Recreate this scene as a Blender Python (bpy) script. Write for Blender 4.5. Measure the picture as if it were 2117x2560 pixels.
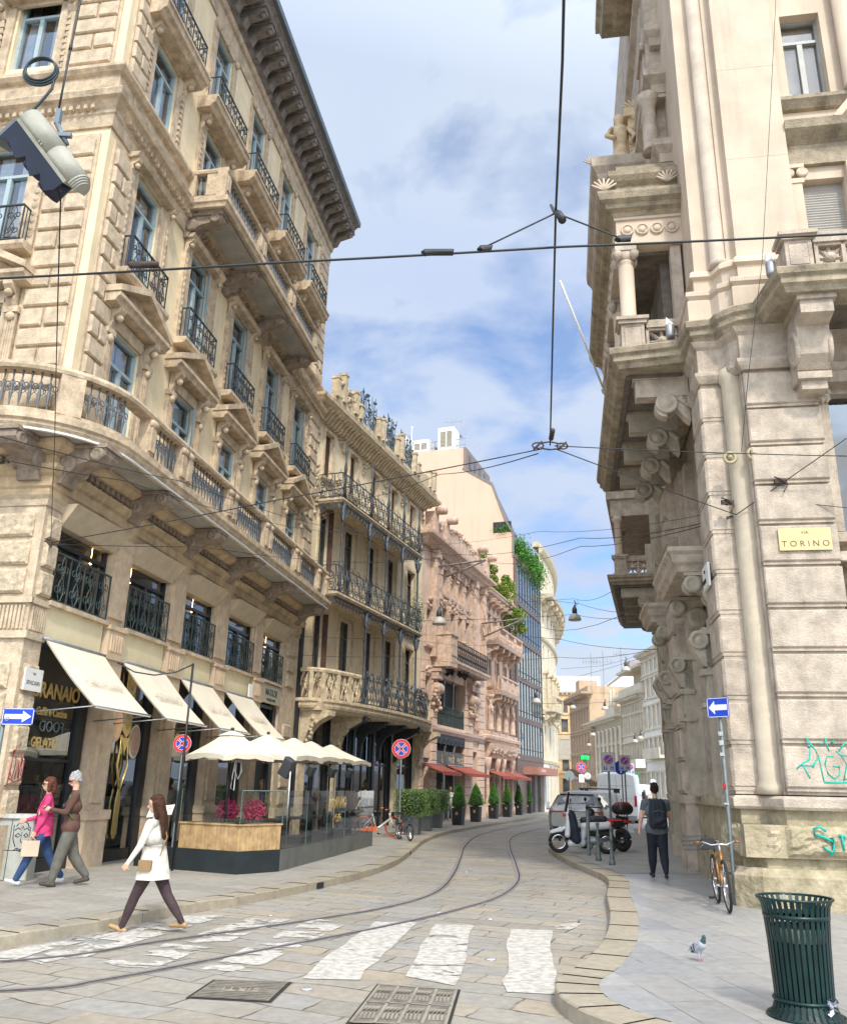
import bpy, bmesh, math, random
from mathutils import Vector, Matrix
random.seed(11)
R = math.radians
sc = bpy.context.scene
for o in list(bpy.data.objects): bpy.data.objects.remove(o)
COL = sc.collection

# ---------------------------------------------------------------- camera
CAM_H = 1.65
pit, rol = R(18.0), R(1.25)
F_ = Vector((0, math.cos(pit), math.sin(pit))); U_ = Vector((0, -math.sin(pit), math.cos(pit))); R_ = Vector((1, 0, 0))
R2 = R_*math.cos(rol) + U_*math.sin(rol); U2 = -R_*math.sin(rol) + U_*math.cos(rol)
cd = bpy.data.cameras.new('camera'); cam = bpy.data.objects.new('camera', cd); COL.objects.link(cam)
m = Matrix.Identity(4)
for i in range(3):
    m[i][0] = R2[i]; m[i][1] = U2[i]; m[i][2] = -F_[i]
m[2][3] = CAM_H
cam.matrix_world = m
cd.sensor_fit = 'VERTICAL'; cd.sensor_height = 36; cd.lens = 36*2120/2560
cd.clip_start = .05; cd.clip_end = 3000
sc.camera = cam

# ---------------------------------------------------------------- world, sun, exposure
SUN_DIR = Vector((.20, -.90, .98)).normalized()      # towards the sun
w = bpy.data.worlds.new('World'); sc.world = w; w.use_nodes = True
nt = w.node_tree; nt.nodes.clear()
def N(nt, t, **k):
    n = nt.nodes.new(t)
    for a, b in k.items():
        if a.startswith('i_'): n.inputs[a[2:].replace('_', ' ')].default_value = b
        else: setattr(n, a, b)
    return n
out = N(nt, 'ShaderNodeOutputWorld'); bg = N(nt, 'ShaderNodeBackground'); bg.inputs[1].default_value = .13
sky = N(nt, 'ShaderNodeTexSky', sky_type='NISHITA', sun_disc=False)
sky.sun_elevation = math.asin(SUN_DIR.z); sky.sun_rotation = math.atan2(SUN_DIR.x, SUN_DIR.y)
sky.air_density = 1.0; sky.dust_density = 1.2; sky.ozone_density = 2.0
tc = N(nt, 'ShaderNodeTexCoord'); sep = N(nt, 'ShaderNodeSeparateXYZ')
nt.links.new(tc.outputs['Generated'], sep.inputs[0])
mx = N(nt, 'ShaderNodeMath', operation='MAXIMUM'); mx.inputs[1].default_value = .06; nt.links.new(sep.outputs[2], mx.inputs[0])
ad = N(nt, 'ShaderNodeMath', operation='ADD'); ad.inputs[1].default_value = .22; nt.links.new(mx.outputs[0], ad.inputs[0])
dv = N(nt, 'ShaderNodeVectorMath', operation='DIVIDE'); cb = N(nt, 'ShaderNodeCombineXYZ')
for i in range(3): nt.links.new(ad.outputs[0], cb.inputs[i])
nt.links.new(tc.outputs['Generated'], dv.inputs[0]); nt.links.new(cb.outputs[0], dv.inputs[1])
ofs = N(nt, 'ShaderNodeVectorMath', operation='ADD'); ofs.inputs[1].default_value = (3.1, 1.7, 0); nt.links.new(dv.outputs[0], ofs.inputs[0])
n1 = N(nt, 'ShaderNodeTexNoise'); n1.inputs['Scale'].default_value = 3.6; n1.inputs['Detail'].default_value = 9; n1.inputs['Roughness'].default_value = .52; n1.inputs['Distortion'].default_value = .25
n2 = N(nt, 'ShaderNodeTexNoise'); n2.inputs['Scale'].default_value = 1.5; n2.inputs['Detail'].default_value = 5
nt.links.new(ofs.outputs[0], n1.inputs['Vector']); nt.links.new(ofs.outputs[0], n2.inputs['Vector'])
cr = N(nt, 'ShaderNodeValToRGB'); cr.color_ramp.elements[0].position = .38; cr.color_ramp.elements[1].position = .53
cr.color_ramp.elements[0].color = (.28, .28, .28, 1); nt.links.new(n1.outputs[0], cr.inputs[0])
c2 = N(nt, 'ShaderNodeValToRGB'); c2.color_ramp.elements[0].position = .3; c2.color_ramp.elements[1].position = .7
c2.color_ramp.elements[0].color = (2.6, 3.2, 4.6, 1); c2.color_ramp.elements[1].color = (3.5, 3.95, 4.6, 1); nt.links.new(n2.outputs[0], c2.inputs[0])
hz = N(nt, 'ShaderNodeMapRange'); hz.inputs[1].default_value = 0; hz.inputs[2].default_value = .45; hz.inputs[3].default_value = .55; hz.inputs[4].default_value = 0
nt.links.new(sep.outputs[2], hz.inputs[0])
fm = N(nt, 'ShaderNodeMath', operation='MAXIMUM'); nt.links.new(cr.outputs[0], fm.inputs[0]); nt.links.new(hz.outputs[0], fm.inputs[1])
mixc = N(nt, 'ShaderNodeMix', data_type='RGBA'); nt.links.new(fm.outputs[0], mixc.inputs[0]); nt.links.new(c2.outputs[0], mixc.inputs[7])
blu = N(nt, 'ShaderNodeMix', data_type='RGBA'); blu.blend_type = 'MULTIPLY'; blu.inputs[0].default_value = 1; blu.inputs[7].default_value = (.75, .95, 1.15, 1)
nt.links.new(sky.outputs[0], blu.inputs[6]); nt.links.new(blu.outputs[2], mixc.inputs[6])
# whole sky boosted and warmed around the sun behind the camera, as added fill
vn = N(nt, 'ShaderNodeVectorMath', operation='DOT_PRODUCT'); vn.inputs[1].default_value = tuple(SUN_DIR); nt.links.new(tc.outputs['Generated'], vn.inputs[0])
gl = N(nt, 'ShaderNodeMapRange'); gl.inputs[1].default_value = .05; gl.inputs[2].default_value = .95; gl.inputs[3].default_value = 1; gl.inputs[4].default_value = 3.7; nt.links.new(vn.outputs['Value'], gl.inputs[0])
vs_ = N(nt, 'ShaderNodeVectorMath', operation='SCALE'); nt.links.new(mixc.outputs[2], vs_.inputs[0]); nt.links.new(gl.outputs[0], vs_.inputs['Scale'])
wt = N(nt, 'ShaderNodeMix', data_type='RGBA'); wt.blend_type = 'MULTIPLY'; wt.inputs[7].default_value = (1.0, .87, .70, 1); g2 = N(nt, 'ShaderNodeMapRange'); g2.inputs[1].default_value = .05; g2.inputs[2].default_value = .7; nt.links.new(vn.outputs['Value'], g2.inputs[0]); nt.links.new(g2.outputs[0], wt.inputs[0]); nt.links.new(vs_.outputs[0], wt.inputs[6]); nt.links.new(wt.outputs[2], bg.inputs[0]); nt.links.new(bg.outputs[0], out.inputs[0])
sl = bpy.data.lights.new('sun', 'SUN'); so = bpy.data.objects.new('sun', sl); COL.objects.link(so)
sl.energy = 1.9; sl.angle = R(5.0); sl.color = (1, .93, .80)
so.rotation_euler = SUN_DIR.to_track_quat('Z', 'Y').to_euler(); so.location = (0, -20, 60)
sc.view_settings.view_transform = 'Standard'; sc.view_settings.look = 'None'
sc.view_settings.exposure = .66; sc.view_settings.gamma = 1
sc.render.engine = 'CYCLES'
sc.cycles.max_bounces = 7; sc.cycles.diffuse_bounces = 4; sc.cycles.transparent_max_bounces = 12

# ---------------------------------------------------------------- materials
MT = {}
def mat(name, col, rough=.8, metal=0, var=.12, scale=3, bump=.0, bscale=40, stain=0, spec=.5, col2=None, alpha=None, emit=None):
    """procedural material: base colour varied by two noises, optional long vertical stains and bump"""
    if name in MT: return MT[name]
    M = bpy.data.materials.new(name); M.use_nodes = True; nt = M.node_tree
    b = nt.nodes['Principled BSDF']; b.inputs['Roughness'].default_value = rough; b.inputs['Metallic'].default_value = metal
    b.inputs['Specular IOR Level'].default_value = spec
    geo = N(nt, 'ShaderNodeNewGeometry')
    c = Vector(col); lo = col2 if col2 else tuple(c*(1-var*1.6))
    nz = N(nt, 'ShaderNodeTexNoise'); nz.inputs['Scale'].default_value = scale; nz.inputs['Detail'].default_value = 8; nz.inputs['Roughness'].default_value = .65
    nt.links.new(geo.outputs['Position'], nz.inputs['Vector'])
    r = N(nt, 'ShaderNodeValToRGB'); r.color_ramp.elements[0].position = .3; r.color_ramp.elements[1].position = .68
    r.color_ramp.elements[0].color = (*lo, 1); r.color_ramp.elements[1].color = (*tuple(min(1, x*(1+var*.5)) for x in c), 1)
    nt.links.new(nz.outputs[0], r.inputs[0]); cur = r.outputs[0]
    if stain:
        mp = N(nt, 'ShaderNodeMapping'); mp.inputs['Scale'].default_value = (3.0, 3.0, .22); nt.links.new(geo.outputs['Position'], mp.inputs[0])
        ns = N(nt, 'ShaderNodeTexNoise'); ns.inputs['Scale'].default_value = 1.3; ns.inputs['Detail'].default_value = 7; ns.inputs['Roughness'].default_value = .7
        nt.links.new(mp.outputs[0], ns.inputs['Vector'])
        rs = N(nt, 'ShaderNodeValToRGB'); rs.color_ramp.elements[0].position = .5; rs.color_ramp.elements[1].position = .78
        rs.color_ramp.elements[0].color = (0, 0, 0, 1); rs.color_ramp.elements[1].color = (stain, stain, stain, 1); nt.links.new(ns.outputs[0], rs.inputs[0])
        mm = N(nt, 'ShaderNodeMix', data_type='RGBA'); nt.links.new(rs.outputs[0], mm.inputs[0]); nt.links.new(cur, mm.inputs[6])
        mm.inputs[7].default_value = (c[0]*.33, c[1]*.3, c[2]*.28, 1); cur = mm.outputs[2]
    nt.links.new(cur, b.inputs['Base Color'])
    if bump:
        nb = N(nt, 'ShaderNodeTexNoise'); nb.inputs['Scale'].default_value = bscale; nb.inputs['Detail'].default_value = 5
        nt.links.new(geo.outputs['Position'], nb.inputs['Vector'])
        bp = N(nt, 'ShaderNodeBump'); bp.inputs['Strength'].default_value = bump; bp.inputs['Distance'].default_value = .03
        nt.links.new(nb.outputs[0], bp.inputs['Height']); nt.links.new(bp.outputs[0], b.inputs['Normal'])
    if emit: b.inputs['Emission Color'].default_value = (*emit[0], 1); b.inputs['Emission Strength'].default_value = emit[1]
    if alpha is not None: b.inputs['Alpha'].default_value = alpha
    MT[name] = M; return M
def glassy(name, tint, amount=.35, rough=.02):
    """window glass: see-through mixed with mirror reflection by angle"""
    M = bpy.data.materials.new(name); M.use_nodes = True; nt = M.node_tree; nt.nodes.clear()
    o = N(nt, 'ShaderNodeOutputMaterial'); mx = N(nt, 'ShaderNodeMixShader'); t = N(nt, 'ShaderNodeBsdfTransparent'); g = N(nt, 'ShaderNodeBsdfGlossy')
    t.inputs[0].default_value = (*tint, 1); g.inputs['Roughness'].default_value = rough; g.inputs[0].default_value = (.95, .97, 1, 1)
    fr = N(nt, 'ShaderNodeFresnel'); fr.inputs[0].default_value = 1.5
    ml = N(nt, 'ShaderNodeMath', operation='MULTIPLY_ADD'); ml.inputs[1].default_value = 1.0; ml.inputs[2].default_value = amount; ml.use_clamp = True
    nt.links.new(fr.outputs[0], ml.inputs[0]); nt.links.new(ml.outputs[0], mx.inputs[0]); nt.links.new(t.outputs[0], mx.inputs[1]); nt.links.new(g.outputs[0], mx.inputs[2])
    nt.links.new(mx.outputs[0], o.inputs[0]); MT[name] = M; return M
stucco = mat('cream_stucco', (.82, .68, .45), .9, var=.13, scale=1.2, bump=.08, bscale=60, stain=.3)
trim = mat('carved_stone', (.60, .475, .335), .9, var=.30, scale=4, bump=.45, bscale=26, stain=.5)
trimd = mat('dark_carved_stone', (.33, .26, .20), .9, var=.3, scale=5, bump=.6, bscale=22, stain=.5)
quoin = mat('quoin_stone', (.62, .50, .36), .9, var=.22, scale=5, bump=.6, bscale=34, stain=.42)
rough_st = mat('vermiculated_stone', (.60, .49, .35), .95, var=.3, scale=9, bump=1.0, bscale=13, stain=.2)
pier_st = mat('pinkish_stone', (.60, .465, .325), .8, var=.2, scale=4, bump=.2, bscale=30, stain=.25)
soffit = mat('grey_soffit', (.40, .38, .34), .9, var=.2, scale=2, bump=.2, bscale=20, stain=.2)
iron = mat('wrought_iron', (.045, .055, .065), .55, metal=.3, var=.3, scale=10)
frameb = mat('blue_grey_window_paint', (.36, .46, .50), .5, var=.12, scale=6)
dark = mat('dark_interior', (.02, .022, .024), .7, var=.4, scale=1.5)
curt = mat('white_curtain', (.72, .74, .76), .9, var=.15, scale=5)
glass = glassy('window_glass', (.85, .9, .92), .12)
shopglass = glassy('shop_glass', (.55, .62, .62), .14)
clearglass = glassy('terrace_glass', (.93, .97, .96), .06)
bmetal = mat('black_shopfront_metal', (.02, .025, .03), .4, metal=.2, var=.3)
brown_shut = mat('brown_shutter', (.13, .07, .055), .7, var=.25, scale=8)
canvas = mat('cream_canvas', (.76, .69, .56), .9, var=.07, scale=2, bump=.15, bscale=6)
gold = mat('gold_letters', (.75, .56, .22), .35, metal=.7, var=.1)
white_p = mat('white_paint', (.78, .78, .77), .45, var=.06)
black_p = mat('black_plastic', (.018, .018, .02), .45, var=.2)
grey_m = mat('grey_galvanised', (.36, .38, .40), .45, metal=.6, var=.18, scale=12)

# ---------------------------------------------------------------- mesh builder
class MB:
    def __init__(s): s.v = []; s.f = []; s.sm = []; s.T = None; s.pc = []
    def add(s, vs, fs, smooth=False):
        n = len(s.v); s.pc.append((n, len(s.f)))
        s.v += [tuple(s.T @ Vector(p)) for p in vs] if s.T is not None else [tuple(p) for p in vs]
        for f in fs: s.f.append([i+n for i in f]); s.sm.append(smooth)
        return s
    def box(s, x0, x1, y0, y1, z0, z1):
        return s.add([(x0,y0,z0),(x1,y0,z0),(x1,y1,z0),(x0,y1,z0),(x0,y0,z1),(x1,y0,z1),(x1,y1,z1),(x0,y1,z1)],
              [(0,3,2,1),(4,5,6,7),(0,1,5,4),(1,2,6,5),(2,3,7,6),(3,0,4,7)])
    def cham(s, x0, x1, y0, y1, z0, z1, c=.03, side='y'):
        """block whose outer face (-y) is bevelled"""
        return s.add([(x0,y1,z0),(x1,y1,z0),(x1,y1,z1),(x0,y1,z1),(x0,y0+c,z0),(x1,y0+c,z0),(x1,y0+c,z1),(x0,y0+c,z1),
                      (x0+c,y0,z0+c),(x1-c,y0,z0+c),(x1-c,y0,z1-c),(x0+c,y0,z1-c)],
              [(0,3,2,1),(0,1,5,4),(1,2,6,5),(2,3,7,6),(3,0,4,7),(4,5,9,8),(5,6,10,9),(6,7,11,10),(7,4,8,11),(8,9,10,11)])
    def prism(s, poly, axis, a0, a1, smooth=False):
        def P(p, a): return (a, p[0], p[1]) if axis == 'x' else ((p[0], a, p[1]) if axis == 'y' else (p[0], p[1], a))
        n = len(poly); vs = [P(p, a0) for p in poly] + [P(p, a1) for p in poly]
        fs = [tuple(range(n))[::-1], tuple(range(n, 2*n))] + [(i, (i+1) % n, n+(i+1) % n, n+i) for i in range(n)]
        return s.add(vs, fs, smooth)
    def lathe(s, c, prof, n=12, a0=0, a1=2*math.pi, smooth=True, sx=1, sy=1):
        full = abs(a1-a0-2*math.pi) < 1e-4; k = n if full else n+1; vs = []; fs = []
        for r, z in prof:
            for i in range(k):
                a = a0+(a1-a0)*i/n; vs.append((c[0]+r*math.cos(a)*sx, c[1]+r*math.sin(a)*sy, c[2]+z))
        for j in range(len(prof)-1):
            for i in range(n):
                a = j*k+i; b = j*k+(i+1) % k; fs.append((a, b, b+k, a+k))
        fs.append(tuple(range(k))[::-1]); fs.append(tuple(range((len(prof)-1)*k, len(prof)*k)))
        return s.add(vs, fs, smooth)
    def tube(s, pts, r, n=6, closed=False, r2=None, flat=None):
        pts = [Vector(p) for p in pts]; m_ = len(pts); vs = []; fs = []
        for i, p in enumerate(pts):
            a = pts[i-1] if (i or closed) else p; b = pts[(i+1) % m_] if (i < m_-1 or closed) else p
            d = (b-a).normalized() if (b-a).length > 1e-9 else Vector((0,0,1))
            u = d.cross(Vector((0,0,1)));
            if u.length < .05: u = d.cross(Vector((0,1,0)))
            u.normalize(); v = d.cross(u).normalized()
            rr = r if r2 is None else r+(r2-r)*i/max(1, m_-1)
            for k in range(n):
                t = 2*math.pi*k/n; vs.append(p+u*math.cos(t)*rr+v*math.sin(t)*rr*(flat or 1))
        e = m_ if closed else m_-1
        for i in range(e):
            for k in range(n):
                a = i*n+k; b = i*n+(k+1) % n; c = ((i+1) % m_)*n+(k+1) % n; d = ((i+1) % m_)*n+k; fs.append((a, b, c, d))
        if not closed: fs.append(tuple(range(n))[::-1]); fs.append(tuple(range((m_-1)*n, m_*n)))
        return s.add(vs, fs, n > 4)
    def sweep(s, path, prof, closed=False):
        """moulding: prof = [(out, z)...] run along the plan path; outward is to the RIGHT of the path direction; mitred"""
        P = [Vector((p[0], p[1])) for p in path]; n = len(P); k = len(prof); vs = []; fs = []
        for i, p in enumerate(P):
            d0 = (p-P[i-1]).normalized() if (i or closed) else None; d1 = (P[(i+1) % n]-p).normalized() if (i < n-1 or closed) else None
            if d0 is None: d0 = d1
            if d1 is None: d1 = d0
            r0 = Vector((d0.y, -d0.x)); r1 = Vector((d1.y, -d1.x)); mm = (r0+r1); mm.normalize(); sc_ = 1/max(.35, mm.dot(r0))
            for o, z in prof: q = p+mm*sc_*o; vs.append((q.x, q.y, z))
        for i in range(n if closed else n-1):
            for j in range(k):
                a = i*k+j; b = i*k+(j+1) % k; c = ((i+1) % n)*k+(j+1) % k; d = ((i+1) % n)*k+j; fs.append((a, d, c, b))
        if not closed: fs.append(tuple(range(k))); fs.append(tuple(range((n-1)*k, n*k))[::-1])
        return s.add(vs, fs)
    def wall(s, x0, x1, z0, z1, y, holes, depth=.3):
        """wall face at y (outward -y) with rectangular openings (hx0,hx1,hz0,hz1) and reveals going inward"""
        xs = sorted({x0, x1, *[h[0] for h in holes], *[h[1] for h in holes]}); zs = sorted({z0, z1, *[h[2] for h in holes], *[h[3] for h in holes]})
        for i in range(len(xs)-1):
            for j in range(len(zs)-1):
                cx, cz = (xs[i]+xs[i+1])/2, (zs[j]+zs[j+1])/2
                if any(h[0] < cx < h[1] and h[2] < cz < h[3] for h in holes): continue
                s.add([(xs[i],y,zs[j]),(xs[i+1],y,zs[j]),(xs[i+1],y,zs[j+1]),(xs[i],y,zs[j+1])], [(0,1,2,3)])
        for a, b, c, d in holes:
            Y = y+depth
            s.add([(a,y,c),(a,Y,c),(a,Y,d),(a,y,d)], [(0,1,2,3)]); s.add([(b,y,c),(b,Y,c),(b,Y,d),(b,y,d)], [(3,2,1,0)])
            s.add([(a,y,c),(b,y,c),(b,Y,c),(a,Y,c)], [(0,1,2,3)]); s.add([(a,y,d),(b,y,d),(b,Y,d),(a,Y,d)], [(3,2,1,0)])
        return s
    def build(s, name, material, parent=None, loc=None, rot=None, stuff=False):
        me = bpy.data.meshes.new(name); me.from_pydata(s.v, [], s.f); me.update()
        me.polygons.foreach_set('use_smooth', s.sm)
        if material: me.materials.append(material)
        o = bpy.data.objects.new(name, me); COL.objects.link(o)
        if parent: o.parent = parent
        if loc: o.location = loc
        if rot: o.rotation_euler = rot
        if stuff: o['kind'] = 'stuff'
        return o
def bsplit(s, name, material, parent, gap=.06, ax=(0, 1)):
    """build each separate piece (by plan overlap) as a part of its own"""
    P = []; pc = s.pc+[(len(s.v), len(s.f))]
    for (a, f0), (b, f1) in zip(pc[:-1], pc[1:]):
        vs = s.v[a:b]; P.append([min(v[ax[0]] for v in vs)-gap, max(v[ax[0]] for v in vs), min(v[ax[1]] for v in vs)-gap, max(v[ax[1]] for v in vs), a, b, f0, f1])
    g = list(range(len(P))); order = sorted(g, key=lambda i: P[i][0])
    def find(i):
        while g[i] != i: g[i] = g[g[i]]; i = g[i]
        return i
    act = []
    for i in order:
        act = [j for j in act if P[j][1] >= P[i][0]]
        for j in act:
            if P[i][2] <= P[j][3] and P[j][2] <= P[i][3]: g[find(i)] = find(j)
        act.append(i)
    out = {}
    for i in range(len(P)): out.setdefault(find(i), []).append(i)
    for k, L_ in out.items():
        m_ = MB()
        for i in L_:
            x0, x1, y0, y1, a, b, f0, f1 = P[i]; n = len(m_.v); m_.v += s.v[a:b]; m_.f += [[q-a+n for q in f] for f in s.f[f0:f1]]; m_.sm += s.sm[f0:f1]
        o = m_.build(name, material, parent)
    return o
def tag(o, label=None, cat=None, group=None, kind=None):
    if label: o['label'] = label
    if cat: o['category'] = cat
    if group: o['group'] = group
    if kind: o['kind'] = kind
    return o
def thing(name, label, cat, loc=(0,0,0), rz=0, group=None):
    o = bpy.data.objects.new(name, None); COL.objects.link(o); o.location = loc; o.rotation_euler = (0, 0, rz)
    o.empty_display_size = .1
    return tag(o, label, cat, group)
def kids(o): return [c for c in bpy.data.objects if c.parent == o]
def copytree(o, loc=None, rot=None, parent=None, label=None, group=None):
    c = o.copy(); COL.objects.link(c)
    if parent is not None: c.parent = parent
    if loc is not None: c.location = loc
    if rot is not None: c.rotation_euler = rot
    if label: c['label'] = label
    if group: c['group'] = group
    for k in kids(o): copytree(k, parent=c)
    return c
def text(body, size, material, parent, loc, rot=(R(90), 0, 0), name='lettering', ext=.006, bold=0, align='LEFT', sx=1, mirror=False):
    c = bpy.data.curves.new(name, 'FONT'); c.body = body; c.size = size; c.extrude = ext; c.offset = bold; c.align_x = align; c.resolution_u = 3
    o = bpy.data.objects.new(name, c); COL.objects.link(o)
    me = bpy.data.meshes.new_from_object(o); bpy.data.objects.remove(o); bpy.data.curves.remove(c)
    for v in me.vertices: v.co.x *= sx*(-1 if mirror else 1)
    if mirror: me.flip_normals()
    me.materials.clear(); me.materials.append(material)
    o = bpy.data.objects.new(name, me); COL.objects.link(o); o.parent = parent; o.location = loc; o.rotation_euler = rot
    return o
def spiral(cx, cz, r0, r1, a0, turns, n=14, y=0):
    return [(cx+(r0+(r1-r0)*i/n)*math.cos(a0+turns*2*math.pi*i/n), y, cz+(r0+(r1-r0)*i/n)*math.sin(a0+turns*2*math.pi*i/n)) for i in range(n+1)]
def iron_panel(mb, L, h, x0=0, z0=0, y=0, unit=.42, r=.012, dense=1):
    """wrought iron scroll panel in the xz plane"""
    mb.box(x0, x0+L, y-.02, y+.02, z0+h-.03, z0+h); mb.box(x0, x0+L, y-.015, y+.015, z0+.04, z0+.065)
    n = max(1, round(L/unit)); u = L/n
    for i in range(n+1): mb.box(x0+i*u-.012, x0+i*u+.012, y-.012, y+.012, z0, z0+h-.03)
    for i in range(n):
        c = x0+(i+.5)*u; q = u*.24
        mb.tube(spiral(c-q*.9, z0+h*.70, q*.9, q*.2, -1.2, 1.3, y=y), r, 4); mb.tube(spiral(c+q*.9, z0+h*.70, q*.9, q*.2, math.pi+1.2, -1.3, y=y), r, 4)
        mb.tube(spiral(c-q*.9, z0+h*.30, q*.9, q*.2, 1.2, -1.3, y=y), r, 4); mb.tube(spiral(c+q*.9, z0+h*.30, q*.9, q*.2, math.pi-1.2, 1.3, y=y), r, 4)
        mb.tube([(c+.16*u*math.sin(t*.6), y-.02, z0+.06+(h-.1)*t/10) for t in range(11)], r, 4)
        mb.tube([(c-.16*u*math.sin(t*.6), y+.0, z0+.06+(h-.1)*t/10) for t in range(11)], r, 4)
BAL = [(.05,0),(.05,.05),(.03,.07),(.035,.14),(.075,.28),(.07,.36),(.035,.55),(.03,.68),(.05,.72),(.05,.8)]
def baluster(mb, x, y, z, h, n=8, fat=1):
    mb.lathe((x, y, z), [(r*fat, t/.8*h) for r, t in BAL], n)
def window_obj(name, w, h, parent, loc, fm, curtains=True, transom=.72, fr=.07, mull=True, seed=0, rot=None, shutter=None):
    """window part: frame mesh; pane and curtain as sub-parts. Local x width (centred), z up from sill, outward -y"""
    m_ = MB(); a = w/2
    m_.box(-a, -a+fr, -.05, .05, 0, h); m_.box(a-fr, a, -.05, .05, 0, h); m_.box(-a+fr, a-fr, -.05, .05, 0, fr); m_.box(-a+fr, a-fr, -.05, .05, h-fr, h)
    if transom: m_.box(-a+fr, a-fr, -.06, .04, h*transom-.035, h*transom+.035)
    top = h*transom-.035 if transom else h-fr
    if mull: m_.box(-.05, .05, -.055, .04, fr, top)
    o = m_.build(name, fm, parent, loc, rot)
    MB().add([(-a+fr,.01,fr),(a-fr,.01,fr),(a-fr,.01,h-fr),(-a+fr,.01,h-fr)], [(0,1,2,3)]).build('pane', glass, o)
    if curtains:
        c = MB(); n = 26
        for s_ in (-1, 1):
            vs = []; xa = s_*(a-fr); xb = s_*(.02+.2*((seed*7) % 3)/2)
            for i in range(n+1):
                x = xa+(xb-xa)*i/n; y = .14+.03*math.sin(i*1.9+seed)
                vs += [(x, y, fr+.02), (x*(.9 if curtains == 2 else 1), y, h-fr)]
            c.add(vs, [(2*i, 2*i+2, 2*i+3, 2*i+1) for i in range(n)], True)
        c.build('curtain', curt, o)
    return o
# ---------------------------------------------------------------- ground, road, pavements
def paving(name, cols, scale, rot, bw, bh, mortar=.012, mcol=(.12,.11,.09), warp=.12, rough=.75, bump=.5, stainc=(.2,.17,.12), wet=0, mortar_smooth=.3):
    M = bpy.data.materials.new(name); M.use_nodes = True; nt = M.node_tree; L = nt.links.new
    b = nt.nodes['Principled BSDF']; geo = N(nt, 'ShaderNodeNewGeometry')
    mp = N(nt, 'ShaderNodeMapping'); mp.inputs['Rotation'].default_value = (0, 0, R(rot)); L(geo.outputs['Position'], mp.inputs[0])
    nw = N(nt, 'ShaderNodeTexNoise'); nw.inputs['Scale'].default_value = .9; nw.inputs['Detail'].default_value = 4; L(mp.outputs[0], nw.inputs['Vector'])
    sb = N(nt, 'ShaderNodeVectorMath', operation='SUBTRACT'); sb.inputs[1].default_value = (.5,.5,.5); L(nw.outputs['Color'], sb.inputs[0])
    sc_ = N(nt, 'ShaderNodeVectorMath', operation='SCALE'); sc_.inputs['Scale'].default_value = warp*4; L(sb.outputs[0], sc_.inputs[0])
    av = N(nt, 'ShaderNodeVectorMath', operation='ADD'); L(mp.outputs[0], av.inputs[0]); L(sc_.outputs[0], av.inputs[1])
    br = N(nt, 'ShaderNodeTexBrick'); br.offset = .43; br.squash = .8; br.squash_frequency = 3
    br.inputs['Scale'].default_value = scale; br.inputs['Brick Width'].default_value = bw; br.inputs['Row Height'].default_value = bh
    br.inputs['Mortar Size'].default_value = mortar; br.inputs['Mortar Smooth'].default_value = mortar_smooth; br.inputs['Bias'].default_value = 0
    br.inputs['Color1'].default_value = (0,0,0,1); br.inputs['Color2'].default_value = (1,1,1,1); br.inputs['Mortar'].default_value = (.5,.5,.5,1)
    L(av.outputs[0], br.inputs['Vector'])
    cr = N(nt, 'ShaderNodeValToRGB'); cr.color_ramp.interpolation = 'LINEAR'
    while len(cr.color_ramp.elements) < len(cols): cr.color_ramp.elements.new(.5)
    for i, c in enumerate(cols): cr.color_ramp.elements[i].position = i/(len(cols)-1); cr.color_ramp.elements[i].color = (*c, 1)
    L(br.outputs['Color'], cr.inputs[0])
    nf = N(nt, 'ShaderNodeTexNoise'); nf.inputs['Scale'].default_value = 9; nf.inputs['Detail'].default_value = 9; nf.inputs['Roughness'].default_value = .7; L(geo.outputs['Position'], nf.inputs['Vector'])
    ml = N(nt, 'ShaderNodeMix', data_type='RGBA'); ml.blend_type = 'MULTIPLY'; ml.inputs[0].default_value = 1
    rf = N(nt, 'ShaderNodeValToRGB'); rf.color_ramp.elements[0].position = .25; rf.color_ramp.elements[1].position = .75; rf.color_ramp.elements[0].color = (.68,.67,.66,1); rf.color_ramp.elements[1].color = (1.1,1.1,1.1,1)
    L(nf.outputs[0], rf.inputs[0]); L(cr.outputs[0], ml.inputs[6]); L(rf.outputs[0], ml.inputs[7])
    # large dirt patches
    nd = N(nt, 'ShaderNodeTexNoise'); nd.inputs['Scale'].default_value = .55; nd.inputs['Detail'].default_value = 8; nd.inputs['Roughness'].default_value = .6; L(geo.outputs['Position'], nd.inputs['Vector'])
    rd = N(nt, 'ShaderNodeValToRGB'); rd.color_ramp.elements[0].position = .48; rd.color_ramp.elements[1].position = .74; rd.color_ramp.elements[0].color = (0,0,0,1); rd.color_ramp.elements[1].color = (.55,.55,.55,1)
    L(nd.outputs[0], rd.inputs[0]); m2 = N(nt, 'ShaderNodeMix', data_type='RGBA'); L(rd.outputs[0], m2.inputs[0]); L(ml.outputs[2], m2.inputs[6]); m2.inputs[7].default_value = (*stainc, 1)
    # mortar, partly filled
    nm = N(nt, 'ShaderNodeTexNoise'); nm.inputs['Scale'].default_value = 2.3; nm.inputs['Detail'].default_value = 6; L(geo.outputs['Position'], nm.inputs['Vector'])
    rm = N(nt, 'ShaderNodeMapRange'); rm.inputs[1].default_value = .38; rm.inputs[2].default_value = .6; rm.inputs[3].default_value = .15; rm.inputs[4].default_value = 1; L(nm.outputs[0], rm.inputs[0])
    mm = N(nt, 'ShaderNodeMath', operation='MULTIPLY'); L(br.outputs['Fac'], mm.inputs[0]); L(rm.outputs[0], mm.inputs[1])
    m3 = N(nt, 'ShaderNodeMix', data_type='RGBA'); L(mm.outputs[0], m3.inputs[0]); L(m2.outputs[2], m3.inputs[6]); m3.inputs[7].default_value = (*mcol, 1)
    L(m3.outputs[2], b.inputs['Base Color'])
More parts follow.
